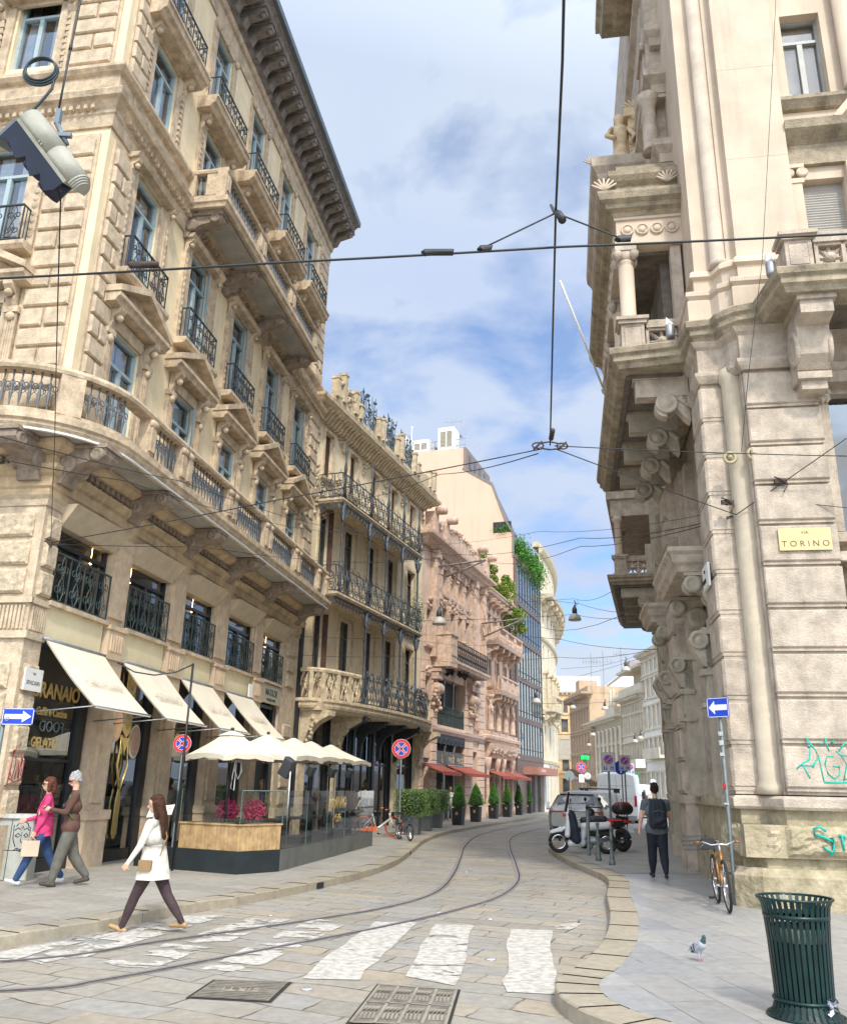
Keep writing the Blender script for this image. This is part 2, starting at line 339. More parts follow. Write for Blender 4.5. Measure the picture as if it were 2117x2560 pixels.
    rr = N(nt, 'ShaderNodeMapRange'); rr.inputs[3].default_value = rough-.15-wet; rr.inputs[4].default_value = rough+.1; L(nd.outputs[0], rr.inputs[0]); L(rr.outputs[0], b.inputs['Roughness'])
    hh = N(nt, 'ShaderNodeMath', operation='MULTIPLY_ADD'); hh.inputs[1].default_value = -1.2; L(mm.outputs[0], hh.inputs[0]); L(nf.outputs[0], hh.inputs[2])
    h2 = N(nt, 'ShaderNodeMath', operation='MULTIPLY_ADD'); h2.inputs[1].default_value = .5; L(br.outputs['Color'], h2.inputs[0]); L(hh.outputs[0], h2.inputs[2])
    bp = N(nt, 'ShaderNodeBump'); bp.inputs['Strength'].default_value = bump; bp.inputs['Distance'].default_value = .02; L(h2.outputs[0], bp.inputs['Height']); L(bp.outputs[0], b.inputs['Normal'])
    return M
roadm = paving('granite_setts', [(.30,.28,.24),(.40,.365,.30),(.33,.32,.295),(.42,.36,.275),(.36,.35,.33),(.38,.35,.30)], 1, 24, .86, .40, mortar=.013, warp=.09, rough=.7, bump=.5, mcol=(.10,.085,.06))
slabm = paving('smooth_granite_slabs', [(.34,.34,.34),(.41,.405,.39),(.32,.32,.32),(.42,.405,.37)], 1, 82, 1.0, .42, mortar=.008, warp=.004, rough=.5, bump=.15, wet=.10, mcol=(.16,.15,.14), stainc=(.36,.33,.29))
kerbm = paving('kerb_granite', [(.37,.32,.24),(.44,.39,.30),(.33,.29,.22)], 1, 5, 3.1, 3.7, mortar=.006, warp=.02, rough=.75, bump=.3, mcol=(.1,.09,.07))
asph = mat('pavement_asphalt', (.33,.315,.285), .85, var=.22, scale=1.6, bump=.25, bscale=90, col2=(.26,.25,.225))
leftpav = paving('left_pavement_stone', [(.36,.34,.30),(.41,.385,.34),(.33,.31,.275)], 1, 30, 1.3, .6, mortar=.011, warp=.02, rough=.7, bump=.15, mcol=(.15,.13,.11))
gm = MB(); gm.add([(-400,-200,-.06),(400,-200,-.06),(400,600,-.06),(-400,600,-.06)], [(0,1,2,3)])
tag(gm.build('ground', mat('far_ground', (.2,.18,.15), .9)), kind='structure')
rd = MB(); rd.add([(-9,-6,0),(9,-6,0),(24,40,0),(24,300,0),(-9,300,0)], [(0,1,2,3,4)])
tag(rd.build('road', roadm), kind='structure')
LK = [(-6.2,5.0),(-4.9,8.2),(-4.21,9.56),(-3.87,10.23),(-3.51,10.95),(-3.06,12.2),(-2.54,13.1),(-2.26,13.75),(-1.87,14.7),(-1.39,16.1),(-.92,17.6),(-.43,20.2),(-.1,23.8),(.25,28.2),(1.0,33.2),(2.3,38.2),(4.0,43.8),(5.77,49.5),(8.3,58.4),(11.2,68),(12.6,80),(12.9,110),(12.9,160)]
RK = [(3.2,5.6),(2.2,6.05),(1.55,6.5),(1.22,7.1),(1.15,7.7),(1.26,8.2),(1.46,8.6),(1.86,9.6),(2.25,10.9),(2.62,12.5),(3.02,14.6),(3.4,16.2),(3.62,17.6),(3.6,19.5),(3.56,21.6),(3.9,26.8),(5.6,29.4),(6.9,35),(8.6,42),(11.2,52),(14,60),(17.5,70),(17.8,110),(17.8,160)]
def offs(P, d):
    out = []
    for i, p in enumerate(P):
        a = Vector(P[max(0,i-1)]); b = Vector(P[min(len(P)-1,i+1)]); t = (b-a).normalized(); out.append((p[0]+t.y*d, p[1]-t.x*d))
    return out
def smooth_path(P, n=4):
    """Catmull-Rom through plan points"""
    out = []
    for i in range(len(P)-1):
        p0 = Vector(P[max(0,i-1)]); p1 = Vector(P[i]); p2 = Vector(P[i+1]); p3 = Vector(P[min(len(P)-1,i+2)])
        for k in range(n):
            t = k/n; out.append(tuple(.5*((2*p1)+(p2-p0)*t+(2*p0-5*p1+4*p2-p3)*t*t+(3*p1-p0-3*p2+p3)*t**3)))
    out.append(P[-1]); return out
LKs, RKs = smooth_path(LK), smooth_path(RK)
KH = .13
def kerb(name, P, side, w, h=KH):
    """kerb stones with real gaps between them"""
    Q = offs(P, side*w); m_ = MB()
    for i in range(len(P)-1):
        a, b, c, d = Vector(P[i]), Vector(P[i+1]), Vector(Q[i+1]), Vector(Q[i]); e = .012
        top = h-.004*((i*7) % 3)
        ai = a+(d-a).normalized()*e; bi = b+(c-b).normalized()*e
        vs = [(*a,-.05),(*b,-.05),(*b,top-e),(*a,top-e),(*ai,top),(*bi,top),(*c,top),(*d,top)]
        fs = [(0,1,2,3),(3,2,5,4),(4,5,6,7)] if side < 0 else [(3,2,1,0),(4,5,2,3),(7,6,5,4)]
        m_.add(vs, fs)
    return tag(m_.build(name, kerbm), kind='structure')
kerb('left_kerb', LKs, -1, .34); kerb('right_kerb', RKs, 1, .36)
Q = offs(LKs, -.34); m_ = MB()
for i in range(len(Q)-1): m_.add([(*Q[i],KH-.003),(*Q[i+1],KH-.003),(-30,Q[i+1][1]+6,KH-.003),(-30,Q[i][1]+6,KH-.003)], [(0,1,2,3)])
tag(m_.build('left_pavement', leftpav), kind='structure')
Q = offs(RKs, .36); m_ = MB()
for i in range(len(Q)-1): m_.add([(*Q[i],KH-.003),(60,Q[i][1]-2 if i else 3,KH-.003),(60,Q[i+1][1]-2,KH-.003),(*Q[i+1],KH-.003)], [(0,1,2,3)])
tag(m_.build('right_pavement', slabm), kind='structure')
# asphalt strip of the right pavement beyond the slabs
a_ = [q for q in Q if 18.0 < q[1] < 40]; m_ = MB(); z_ = KH+.002
for i in range(len(a_)-1): m_.add([(*a_[i],z_),(a_[i][0]*0+9.5+ (a_[i][1]-18)*.17,a_[i][1]+.5,z_),(9.5+(a_[i+1][1]-18)*.17,a_[i+1][1]+.5,z_),(*a_[i+1],z_)], [(0,1,2,3)])
tag(m_.build('asphalt_pavement', asph), kind='structure')
# tram rails: polished head, dark groove
RR = [(-12,5.6),(-7,6.7),(-3.37,7.81),(-2.72,8.29),(-2.05,9.2),(-1.07,10.6),(-.19,11.9),(.65,13.4),(1.38,15.1),(1.95,17.7),(2.3,21.4),(2.75,27.0),(3.35,32.4),(4.4,37.1),(6.6,43.9),(9.4,53),(12.6,64),(14.6,78),(14.8,140)]
RL = [(-12,7.1),(-7,8.1),(-3.86,9.0),(-2.79,10.2),(-1.42,11.9),(-.35,13.5),(.35,15.5),(.78,19.0),(1.1,23),(1.45,27.5),(2.05,32.4),(3.0,37.0),(5.1,44.2),(7.9,53.4),(11.1,64.4),(13.2,78),(13.4,140)]
railm = mat('polished_rail_steel', (.42,.40,.42), .4, metal=.5, var=.2, scale=6)
groovem = mat('rail_groove_dirt', (.035,.03,.03), .9, var=.3, scale=8)
beddm = mat('rail_bed_mortar', (.34,.31,.26), .9, var=.3, scale=3, bump=.4, bscale=30)
for nm, P in (('near', RR), ('far', RL)):
    S = smooth_path(P, 6)
    rt = thing('tram_rail', 'nearer grooved tram rail curving across the zebra crossing' if nm == 'near' else 'farther tram rail, closer to the left kerb, curving up the street', 'tram rail', group='tram rails set in the paving')
    def strip(a, b, z, name, mm):
        A_, B_ = offs(S, a), offs(S, b); m_ = MB()
        for i in range(len(S)-1): m_.add([(*A_[i],z),(*B_[i],z),(*B_[i+1],z),(*A_[i+1],z)], [(0,1,2,3)])
        return m_.build(name, mm, rt)
    strip(-.055, .085, .004, 'bed', beddm); strip(-.030, .022, .010, 'rail_head', railm); strip(.023, .048, .008, 'groove', groovem); strip(.049, .062, .010, 'guard_lip', railm)
# zebra crossing, worn paint
M = bpy.data.materials.new('worn_road_paint'); M.use_nodes = True; nt = M.node_tree; L = nt.links.new; b = nt.nodes['Principled BSDF']
geo = N(nt, 'ShaderNodeNewGeometry'); nn = N(nt, 'ShaderNodeTexNoise'); nn.inputs['Scale'].default_value = 1.5; nn.inputs['Detail'].default_value = 12; nn.inputs['Roughness'].default_value = .6; nn.inputs['Distortion'].default_value = .4
mp = N(nt, 'ShaderNodeMapping'); mp.inputs['Rotation'].default_value = (0,0,.4); mp.inputs['Scale'].default_value = (1,1.9,1); L(geo.outputs['Position'], mp.inputs[0]); L(mp.outputs[0], nn.inputs['Vector'])
at = N(nt, 'ShaderNodeAttribute'); at.attribute_name = 'wear'
ad = N(nt, 'ShaderNodeMath', operation='ADD'); L(nn.outputs[0], ad.inputs[0]); L(at.outputs['Fac'], ad.inputs[1])
gt = N(nt, 'ShaderNodeMapRange'); gt.inputs[1].default_value = .50; gt.inputs[2].default_value = .515; L(ad.outputs[0], gt.inputs[0]); L(gt.outputs[0], b.inputs['Alpha'])
cr = N(nt, 'ShaderNodeValToRGB'); cr.color_ramp.elements[0].color = (.36,.335,.295,1); cr.color_ramp.elements[1].color = (.56,.535,.49,1); cr.color_ramp.elements[0].position = .35; cr.color_ramp.elements[1].position = .6
n9 = N(nt, 'ShaderNodeTexNoise'); n9.inputs['Scale'].default_value = 12; n9.inputs['Detail'].default_value = 6; L(geo.outputs['Position'], n9.inputs['Vector']); L(n9.outputs[0], cr.inputs[0]); L(cr.outputs[0], b.inputs['Base Color'])
b.inputs['Roughness'].default_value = .8; paint = M
STR = [([(-.51,11.95),(.04,12.0),(-.5,8.5),(-1.02,8.5)], .13),([(.26,11.84),(.76,11.84),(.38,8.35),(-.07,8.7)], .10),([(1.17,11.6),(1.68,11.55),(1.22,8.1),(.78,8.15)], .16),
       ([(-1.3,12.1),(-.78,12.05),(-1.5,8.7),(-1.98,8.8)], .02),([(-2.1,12.0),(-1.6,12.0),(-2.45,8.7),(-2.95,9.0)], -.01),([(-2.95,12.1),(-2.4,12.3),(-3.35,8.8),(-3.75,9.1)], .045),([(-3.72,10.2),(-3.2,11.3),(-4.0,8.5),(-4.5,8.8)], .06),([(2.0,12.5),(2.3,12.4),(1.95,11.6),(1.75,11.7)], -.02)]
for k, (q, wear) in enumerate(STR):
    me = bpy.data.meshes.new('zebra_stripe'); n = 8
    vs = []; fs = []
    for j in range(n+1):
        l = Vector(q[0]).lerp(Vector(q[3]), j/n); r = Vector(q[1]).lerp(Vector(q[2]), j/n)
        vs += [(l.x+random.uniform(-.03,.03),l.y,.006),(r.x+random.uniform(-.03,.03),r.y,.006)]
    fs = [(2*j+2,2*j+3,2*j+1,2*j) for j in range(n)]
    me.from_pydata(vs, [], fs); a = me.attributes.new('wear','FLOAT','POINT')
    for j in range(len(vs)): a.data[j].value = wear
    me.materials.append(paint); o = bpy.data.objects.new('zebra_stripe', me); COL.objects.link(o)
    lb = ['broad white zebra stripe third from the right pavement, above the large manhole','worn white zebra stripe second from the right pavement','straight white zebra stripe nearest the right kerb','faded zebra stripe left of the three clear ones','patchy zebra stripe crossed by the near tram rail','patchy zebra stripe just right of the walking woman in white','faded zebra stripe by the left kerb in front of the woman','small leftover patch of white paint at the right kerb'][k]
    tag(o, lb, 'road marking', 'zebra crossing stripes')
# manhole covers with a cast pattern
castm = mat('cast_iron_cover', (.27,.245,.205), .65, metal=.3, var=.35, scale=9, bump=.4, bscale=50)
def manhole(q, nx, ny, label, kind):
    t = thing('manhole_cover', label, 'manhole cover'); P = [Vector(p) for p in q]
    def at_(u, v): return P[0].lerp(P[1], u).lerp(P[3].lerp(P[2], u), v)
    m_ = MB(); m_.add([(*at_(-.05,-.05),.004),(*at_(1.05,-.05),.004),(*at_(1.05,1.05),.004),(*at_(-.05,1.05),.004)], [(3,2,1,0)]); m_.build('frame', groovem, t)
    m_ = MB(); m_.add([(*at_(0,0),.009),(*at_(1,0),.009),(*at_(1,1),.009),(*at_(0,1),.009)], [(3,2,1,0)]); m_.build('plate', castm, t)
    m_ = MB()
    def bar(u0, v0, u1, v1, w):
        a, b = at_(u0, v0), at_(u1, v1); d = (b-a).normalized()*w; n = Vector((-d.y, d.x)); z = .013
        m_.add([(*(a-n),z),(*(b-n),z),(*(b+n),z),(*(a+n),z)], [(0,1,2,3)])
    if kind:
        for i in range(nx):
            for j in range(ny):
                for e in range(4):
                    u = (i+.14+.18*e)/nx; v = (j+.2)/ny; bar(u, v, u+.10/nx, v+.6/ny, .008); bar(u+.12/nx, v, u+.02/nx, v+.3/ny, .006)
        for i in range(nx+1): bar(i/nx, 0, i/nx, 1, .012)
        for j in range(ny+1): bar(0, j/ny, 1, j/ny, .012)
    else:
        for j in range(12):
            if j in (5, 6): continue
            bar(.03, (j+.5)/12, .97, (j+.5)/12, .007)
    m_.build('cast_pattern', mat('worn_cast_ridges', (.38,.34,.27), .6, metal=.2, var=.2), t); return t
manhole([(-.29,8.3),(.37,8.16),(.24,7.02),(-.45,7.04)], 4, 2, 'large rectangular manhole cover with a raised cast pattern below the zebra crossing', 1)
mh = manhole([(-1.73,8.36),(-1.09,8.33),(-1.15,7.64),(-1.79,7.72)], 3, 2, 'smaller ribbed manhole cover below the near tram rail', 0)
text('SIRTI', .15, MT['worn_cast_ridges'], mh, (-1.44,8.06,.012), (0,0,R(177)), 'cast_lettering', ext=.003, align='CENTER')
# bright studs and litter on the road
sm = mat('steel_stud', (.7,.7,.7), .3, metal=.6)
for i, (px, py, r, lb) in enumerate([(.33,12.9,.05,'round pale stud between the rails above the second stripe'),(1.0,12.4,.05,'round pale stud just above the right zebra stripe'),(.5,9.95,.06,'upper round pale stud between the two right stripes'),(.78,9.6,.06,'lower round pale stud, touching the right stripe'),(-.9,8.1,.055,'round pale stud between the two manhole covers'),(-1.9,12.3,.04,'small pale stud near the left kerb behind the woman'),(1.05,19.0,.05,'far pale stud in the bend between the rails')]):
    m_ = MB(); m_.lathe((px,py,0), [(r*.9,.001),(r,.008),(r*.8,.014),(0.001,.016)], 12); tag(m_.build('road_stud', sm), lb, 'road stud', 'round studs in the road paving')
# drain openings in the left kerb
for i, (x, y) in enumerate([(-1.60,15.45),(-.16,23.2)]):
    m_ = MB(); m_.box(-.011,.012,-.11,.11,.015,.10); o = m_.build('kerb_drain', dark); o.location = (x+.005,y,0); o.rotation_euler = (0,0,R(-24 if i == 0 else -8))
    tag(o, 'square dark drain hole in the left kerb '+('in front of the glass terrace' if i == 0 else 'near the shrub boxes'), 'drain')
# ---------------------------------------------------------------- building A: cream corner palazzo, left
AZ = R(90-9.54)
A = thing('corner_palazzo', 'tall cream corner palazzo with long stone balcony above the cafe awnings on the left', 'building', (-6.644,14.239,0), AZ)
LA = 15.25; BW = 9.0                       # street length, side length
CX = [1.58+2.8*i for i in range(5)]         # bay centres
UY = -.12                                   # upper wall plane
piers = [(2.4,3.2),(5.06,5.94),(7.75,8.69),(10.65,11.45)]
bays = [(.5,2.4),(3.2,5.06),(5.94,7.75),(8.69,10.65),(11.45,13.35)]
# upper walls (street face and side face)
F2, F3, F4, F5 = (7.75,10.35), (11.62,14.15), (16.05,17.9), (18.45,21.2)
hol = [(c-.55,c+.55,a,b) for c in CX for a, b in (F2,F3,F4,F5)]
m_ = MB(); m_.wall(UY, LA, 7.3, 23.0, UY, hol, .2); m_.build('street_wall', stucco, A)
SC = [2.05, 5.0]
hol2 = [(c-.5,c+.5,a,b) for c in SC for a, b in ((7.75,10.35),(11.62,14.15),(16.2,18.3),(19.3,21.6))]
# side face: build in xz then turn: local x->(-y)... side face lies on x=UY facing -x
TS = Matrix.Translation((UY,0,0)) @ Matrix.Rotation(R(90),4,'Z') @ Matrix.Diagonal((-1,1,1,1))
# (u,y,z) -> point: u runs along +Y inward, y negative = outward (-x)
TS = Matrix(((0,1,0,0),(1,0,0,0),(0,0,1,0),(0,0,0,1)))
m_ = MB(); m_.T = TS; m_.wall(UY, BW, 7.3, 23.0, UY, hol2, .28); m_.build('side_wall', stucco, A)
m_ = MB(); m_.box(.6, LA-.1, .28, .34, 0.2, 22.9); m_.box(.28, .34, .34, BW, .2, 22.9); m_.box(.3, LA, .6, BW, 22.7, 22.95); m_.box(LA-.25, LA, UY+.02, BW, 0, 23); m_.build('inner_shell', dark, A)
# quoins at the corner (both faces) and at the far end
m_ = MB()
def quoins(m_, u0, u1, z0, z1, y, T=None, h=.43):
    m_.T = T; z = z0; i = 0
    m_.box(u0-.06, u1+.06, y, y+.05, z0, z1)
    while z+h*.9 < z1:
        if i % 2 == 0: m_.cham(u0, u1, y-.07, y+.02, z+.03, z+h-.03, .025)
        else:
            mid = (u0+u1)/2; m_.cham(u0, mid-.03, y-.07, y+.02, z+.03, z+h-.03, .025); m_.cham(mid+.03, u1, y-.07, y+.02, z+.03, z+h-.03, .025)
        z += h; i += 1
for z0, z1 in ((7.6,14.2),(16.0,21.9)):
    quoins(m_, .12, .72, z0, z1, UY-.04); quoins(m_, .12, 1.05, z0, z1, UY-.04, TS); quoins(m_, 14.1, 15.0, z0, z1, UY-.04)
m_.T = None; bsplit(m_, 'quoins', quoin, A)
# sweep mouldings that wrap the corner
PATH = [(UY, BW), (UY, UY), (LA, UY)]
m_ = MB()
m_.sweep(PATH, [(0,14.35),(.05,14.35),(.07,14.62),(.10,14.66),(.10,14.74),(.22,14.88),(.30,14.92),(.34,15.04),(.30,15.10),(0,15.16)])
for i in range(int(LA/.16)): m_.box(.2+i*.16, .28+i*.16, UY-.2, UY-.08, 14.72, 14.84)
for i in range(int(BW/.16)): m_.box(UY-.2, UY-.08, .2+i*.16, .28+i*.16, 14.72, 14.84)
m_.sweep(PATH, [(0,15.16),(.12,15.16),(.12,15.24),(.06,15.28),(.06,15.66),(.14,15.70),(.2,15.78),(.2,15.86),(0,15.9)])
m_.build('string_cornice', trim, A)
m_ = MB(); m_.sweep(PATH, [(0,21.5),(.05,21.5),(.08,21.75),(.05,21.8),(.05,22.0),(.12,22.04),(.16,22.2),(0,22.2)]); m_.build('frieze', trim, A)
# eaves: deep coffered cornice on brackets
m_ = MB(); m_.sweep(PATH, [(0,22.85),(.95,22.85),(1.0,22.9),(1.0,23.0),(1.08,23.06),(1.12,23.2),(0,23.2)]); m_.sweep(PATH, [(0,22.2),(.16,22.2),(.24,22.34),(.24,22.85),(0,22.85)])
m_.build('eaves', mat('grey_eaves_stone', (.26,.23,.205), .9, var=.3, scale=5, bump=.6, bscale=22, stain=.4), A)
m_ = MB(); m_.sweep(PATH, [(1.09,23.1),(1.22,23.1),(1.24,23.28),(1.05,23.28)]); m_.build('gutter', mat('slate_gutter', (.13,.16,.19), .5, metal=.3), A)
m_ = MB()
def eave_bracket(T):
    m_.T = T
    m_.prism([(0,22.2),(-.22,22.24),(-.34,22.5),(-.62,22.58),(-.84,22.66),(-.86,22.82),(0,22.84)], 'x', -.13, .13)
    m_.lathe((0,-.74,22.62), [(.02,-.1),(.09,-.03),(.06,.05),(.02,.06)], 8)
    m_.box(-.19, .19, -.9, 0, 22.78, 22.85)
n = 27
for i in range(n):
    x = .15+i*(LA-.3)/(n-1); eave_bracket(Matrix.Translation((x, UY-.1, 0)))
    if i < n-1:
        xm = x+(LA-.3)/(n-1)/2; m_.T = Matrix.Translation((xm, UY-.55, 22.85)); m_.lathe((0,0,0), [(.13,.0),(.12,-.05),(.05,-.07),(.0,-.1)], 8)
for i in range(14): eave_bracket(TS @ Matrix.Translation((.15+i*.6, UY-.1, 0)))
m_.T = None; m_.build('eaves_brackets', MT['grey_eaves_stone'], A)
# window surrounds
def pilaster(m_, x, y, z0, z1, w=.2):
    m_.box(x-w/2, x+w/2, y-.10, y, z0, z1); m_.box(x-w/2-.03, x+w/2+.03, y-.13, y, z0, z0+.14)
    for e in (-.05, 0, .05): m_.box(x+e-.012, x+e+.012, y-.115, y-.09, z0+.2, z1-.25)
    m_.box(x-w/2-.04, x+w/2+.04, y-.15, y, z1-.12, z1); m_.lathe((x,y-.12,z1-.3), [(.03,0),(.09,.05),(.10,.12),(.05,.18)], 8, sy=.7)
def console(m_, x, y, z, s=1):
    m_.prism([(y,z),(y-.06*s,z),(y-.12*s,z+.12*s),(y-.10*s,z+.22*s),(y-.2*s,z+.3*s),(y-.26*s,z+.36*s),(y-.26*s,z+.44*s),(y,z+.44*s)], 'x', x-.09*s, x+.09*s)
    m_.lathe((x,y-.19*s,z+.2*s), [(.01,-.07*s),(.07*s,-.03*s),(.08*s,.03*s),(.03*s,.09*s)], 8)
def surround(parent, c, T=None, upto=5):
    m_ = MB(); m_.T = T; y = UY
    # floor 2: fluted pilasters, lion consoles, triangular pediment
    for s_ in (-1,1):
        m_.box(c+s_*.55-(.1 if s_ < 0 else 0), c+s_*.55+(0 if s_ < 0 else .1), y-.06, y, 7.75, 10.45)
        pilaster(m_, c+s_*.80, y, 7.75, 10.2, .22); console(m_, c+s_*.76, y-.04, 10.22, 1.05)
    m_.box(c-.62, c+.62, y-.06, y, 10.35, 10.62)
    pr = [(0,10.66),(-.30,10.66),(-.34,10.74),(-.40,10.78),(-.40,10.86),(0,10.88)]
    m_.prism([(y+a,b) for a, b in pr], 'x', c-1.12, c+1.12)
    for s_ in (-1,1):   # raking cornices
        d = Vector((1.12,.62)); m_.add([(c+s_*1.15,y-.42,10.86),(c,y-.42,11.42),(c,y-.42,11.58),(c+s_*1.15,y-.42,11.0),(c+s_*1.15,y,10.86),(c,y,11.42),(c,y,11.58),(c+s_*1.15,y,11.0)],
               [(0,1,2,3),(0,1,5,4),(3,2,6,7),(0,3,7,4)])
    m_.add([(c-1.1,y-.12,10.86),(c+1.1,y-.12,10.86),(c,y-.12,11.42)], [(0,1,2)])
    m_.T = None; m_.build('pediment_surround', trim, parent); m_ = MB(); m_.T = T
    # floor 3: plain stone frame with sill
    m_.prism([(y+a,b) for a, b in [(0,11.38),(-.30,11.38),(-.36,11.46),(-.36,11.54),(0,11.56)]], 'x', c-.95, c+.95)
    for s_ in (-1,1):
        m_.box(c+s_*.67-.12, c+s_*.67+.12, y-.07, y, 11.56, 14.2); m_.box(c+s_*.86-.09, c+s_*.86+.09, y-.10, y, 11.56, 13.9)
        for k in range(12): m_.lathe((c+s_*.86, y-.10, 11.8+k*.17), [(.0,-.06),(.06,0),(0,.06)], 6, sy=.6)
        console(m_, c+s_*.86, y-.04, 13.9, .8)
    m_.box(c-.74, c+.74, y-.07, y, 14.15, 14.36)
    m_.prism([(y+a,b) for a, b in [(0,14.22),(-.24,14.24),(-.3,14.34),(0,14.36)]], 'x', c-1.0, c+1.0)
    m_.T = None; m_.build('window_surround', trim, parent); m_ = MB(); m_.T = T
    # floor 4
    for s_ in (-1,1):
        m_.box(c+s_*.65-.1, c+s_*.65+.1, y-.06, y, 15.9, 17.95); m_.box(c+s_*.85-.07, c+s_*.85+.07, y-.08, y, 15.9, 17.6)
        for k in range(9): m_.box(c+s_*.80-.05, c+s_*.80+.05, y-.1, y-.05, 16.0+k*.17, 16.09+k*.17)
        console(m_, c+s_*.84, y-.03, 17.58, 1.0)
    m_.box(c-.7, c+.7, y-.06, y, 17.9, 18.02)
    m_.T = None; m_.build('window_surround', trim, parent); m_ = MB(); m_.T = T
    # balcony slab of floor 5
    m_.prism([(y+a,b) for a, b in [(0,18.0),(-.36,18.02),(-.42,18.1),(-.50,18.14),(-.52,18.28),(-.56,18.30),(-.56,18.36),(0,18.38)]], 'x', c-1.16, c+1.16)
    # floor 5
    for s_ in (-1,1):
        m_.box(c+s_*.67-.12, c+s_*.67+.12, y-.06, y, 18.4, 21.3); m_.lathe((c+s_*.66,y-.1,21.15), [(.02,-.1),(.12,0),(.10,.1),(.03,.14)], 8, sy=.6)
    m_.box(c-.74, c+.74, y-.06, y, 21.2, 21.48); m_.lathe((c,y-.06,21.32), [(.02,-.12),(.1,0),(.02,.12)], 8, sy=.8)
    m_.T = None; m_.build('balconied_window_surround', trim, parent)
for c in CX: surround(A, c)
for c in SC: surround(A, c, TS)
# windows
for i, c in enumerate(CX):
    for j, (a, b) in enumerate((F2,F3,F4,F5)):
        wo = window_obj('window', 1.1, b-a, A, (c, UY+.10, a), frameb, curtains=1+(i+j) % 2, seed=i*3+j, transom=.74 if b-a > 2 else .7)
        if (i, j) in ((1,0),(1,1),(2,1),(3,1),(4,1),(3,2)):
            s_ = MB()
            for k in range(int((b-a)/.07)-1): s_.add([(.46,-.16,.06+k*.07),(.10,-.34,.06+k*.07),(.10,-.36,.11+k*.07),(.46,-.18,.11+k*.07)], [(0,1,2,3)])
            s_.box(.44,.48,-.2,-.14,0,b-a-.05)
            s_.build('louvred_shutter', frameb, wo)
for c in SC:
    for j, (a, b) in enumerate(((7.75,10.35),(11.62,14.15),(16.2,18.3),(19.3,21.6))):
        window_obj('window', 1.0, b-a, A, (UY+.16, c, a), frameb, curtains=2, seed=j+3, rot=(0,0,R(-90)))
# iron railings of floors 3 and 5 (bowed out)
rl = MB(); iron_panel(rl, 1.6, .84, -.8, 0, -.30, .4); 
for s_ in (-1,1): rl.box(s_*.8-.012, s_*.8+.012, -.3, .02, .80, .83); rl.box(s_*.8-.012, s_*.8+.012, -.3, .02, .05, .08); [rl.box(s_*.8-.008, s_*.8+.008, -.3+.09*k, -.29+.09*k, .06, .8) for k in range(3)]
r0 = rl.build('iron_railing', iron, A, (CX[0], UY, 11.56))
rl = MB(); iron_panel(rl, 1.9, .78, -.95, 0, -.46, .42)
for s_ in (-1,1): rl.box(s_*.95-.012, s_*.95+.012, -.46, .02, .74, .77); [rl.box(s_*.95-.008, s_*.95+.008, -.46+.1*k, -.45+.1*k, .0, .76) for k in range(4)]
r1 = rl.build('iron_railing', iron, A, (CX[0], UY, 18.38))
for c in CX[1:]:
    copytree(r0, (c, UY, 11.56)); copytree(r1, (c, UY, 18.38))
for c in SC: copytree(r0, (UY, c, 11.56), (0,0,R(-90))); copytree(r1, (UY, c, 18.38), (0,0,R(-90)))
# --- upper balcony, bays 2-4
m_ = MB(); bx0, bx1, bo = 3.15, 11.1, 1.1
m_.sweep([(bx0,UY),(bx0,UY-bo),(bx1,UY-bo),(bx1,UY)], [(-.06,14.86),(0,14.86),(.03,14.95),(.07,14.98),(.07,15.12),(-.06,15.14)])
m_.box(bx0+.01, bx1-.01, UY-bo+.01, UY-.01, 14.9, 15.13)
upb = m_.build('upper_balcony_slab', trim, A)
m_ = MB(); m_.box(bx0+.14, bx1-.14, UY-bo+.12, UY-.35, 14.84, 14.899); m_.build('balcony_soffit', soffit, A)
def balustrade(m1, m2, x0, x1, y, z, h=.85, postw=.26, n=None, ends=(1,1), T=None, fat=1):
    """m1 stone parts, m2 balusters"""
    m1.T = m2.T = T
    m1.box(x0, x1, y-.12, y+.12, z, z+.1); m1.prism([(y-.15,z+h-.12),(y+.15,z+h-.12),(y+.17,z+h-.06),(y+.14,z+h),(y-.14,z+h),(y-.17,z+h-.06)], 'x', x0, x1)
    for s_, x in zip(ends, (x0+postw/2, x1-postw/2)):
        if s_: m1.box(x-postw/2, x+postw/2, y-.13, y+.13, z+.1, z+h-.12); m1.box(x-postw/2+.05, x+postw/2-.05, y-.16, y-.13, z+.2, z+h-.25)
    a = x0+(postw if ends[0] else .05); b = x1-(postw if ends[1] else .05); n = n or max(2, int((b-a)/.17))
    for i in range(n): baluster(m2, a+(i+.5)*(b-a)/n, y, z+.1, h-.22, 8, fat)
    m1.T = m2.T = None
s1, s2 = MB(), MB(); seg = (bx1-bx0)/3
for i in range(3): balustrade(s1, s2, bx0+i*seg, bx0+(i+1)*seg, UY-bo+.16, 15.14)
TR = lambda x: Matrix(((0,-1,0,x),(1,0,0,0),(0,0,1,0),(0,0,0,1)))
balustrade(s1, s2, UY-bo+.3, UY, 0, 15.14, T=TR(bx0+.16)); balustrade(s1, s2, UY-bo+.3, UY, 0, 15.14, T=TR(bx1-.16))
s1.build('upper_balustrade', trim, A); bsplit(s2, 'balusters', mat('dark_balusters', (.19,.19,.18), .7, var=.3, scale=12), A)
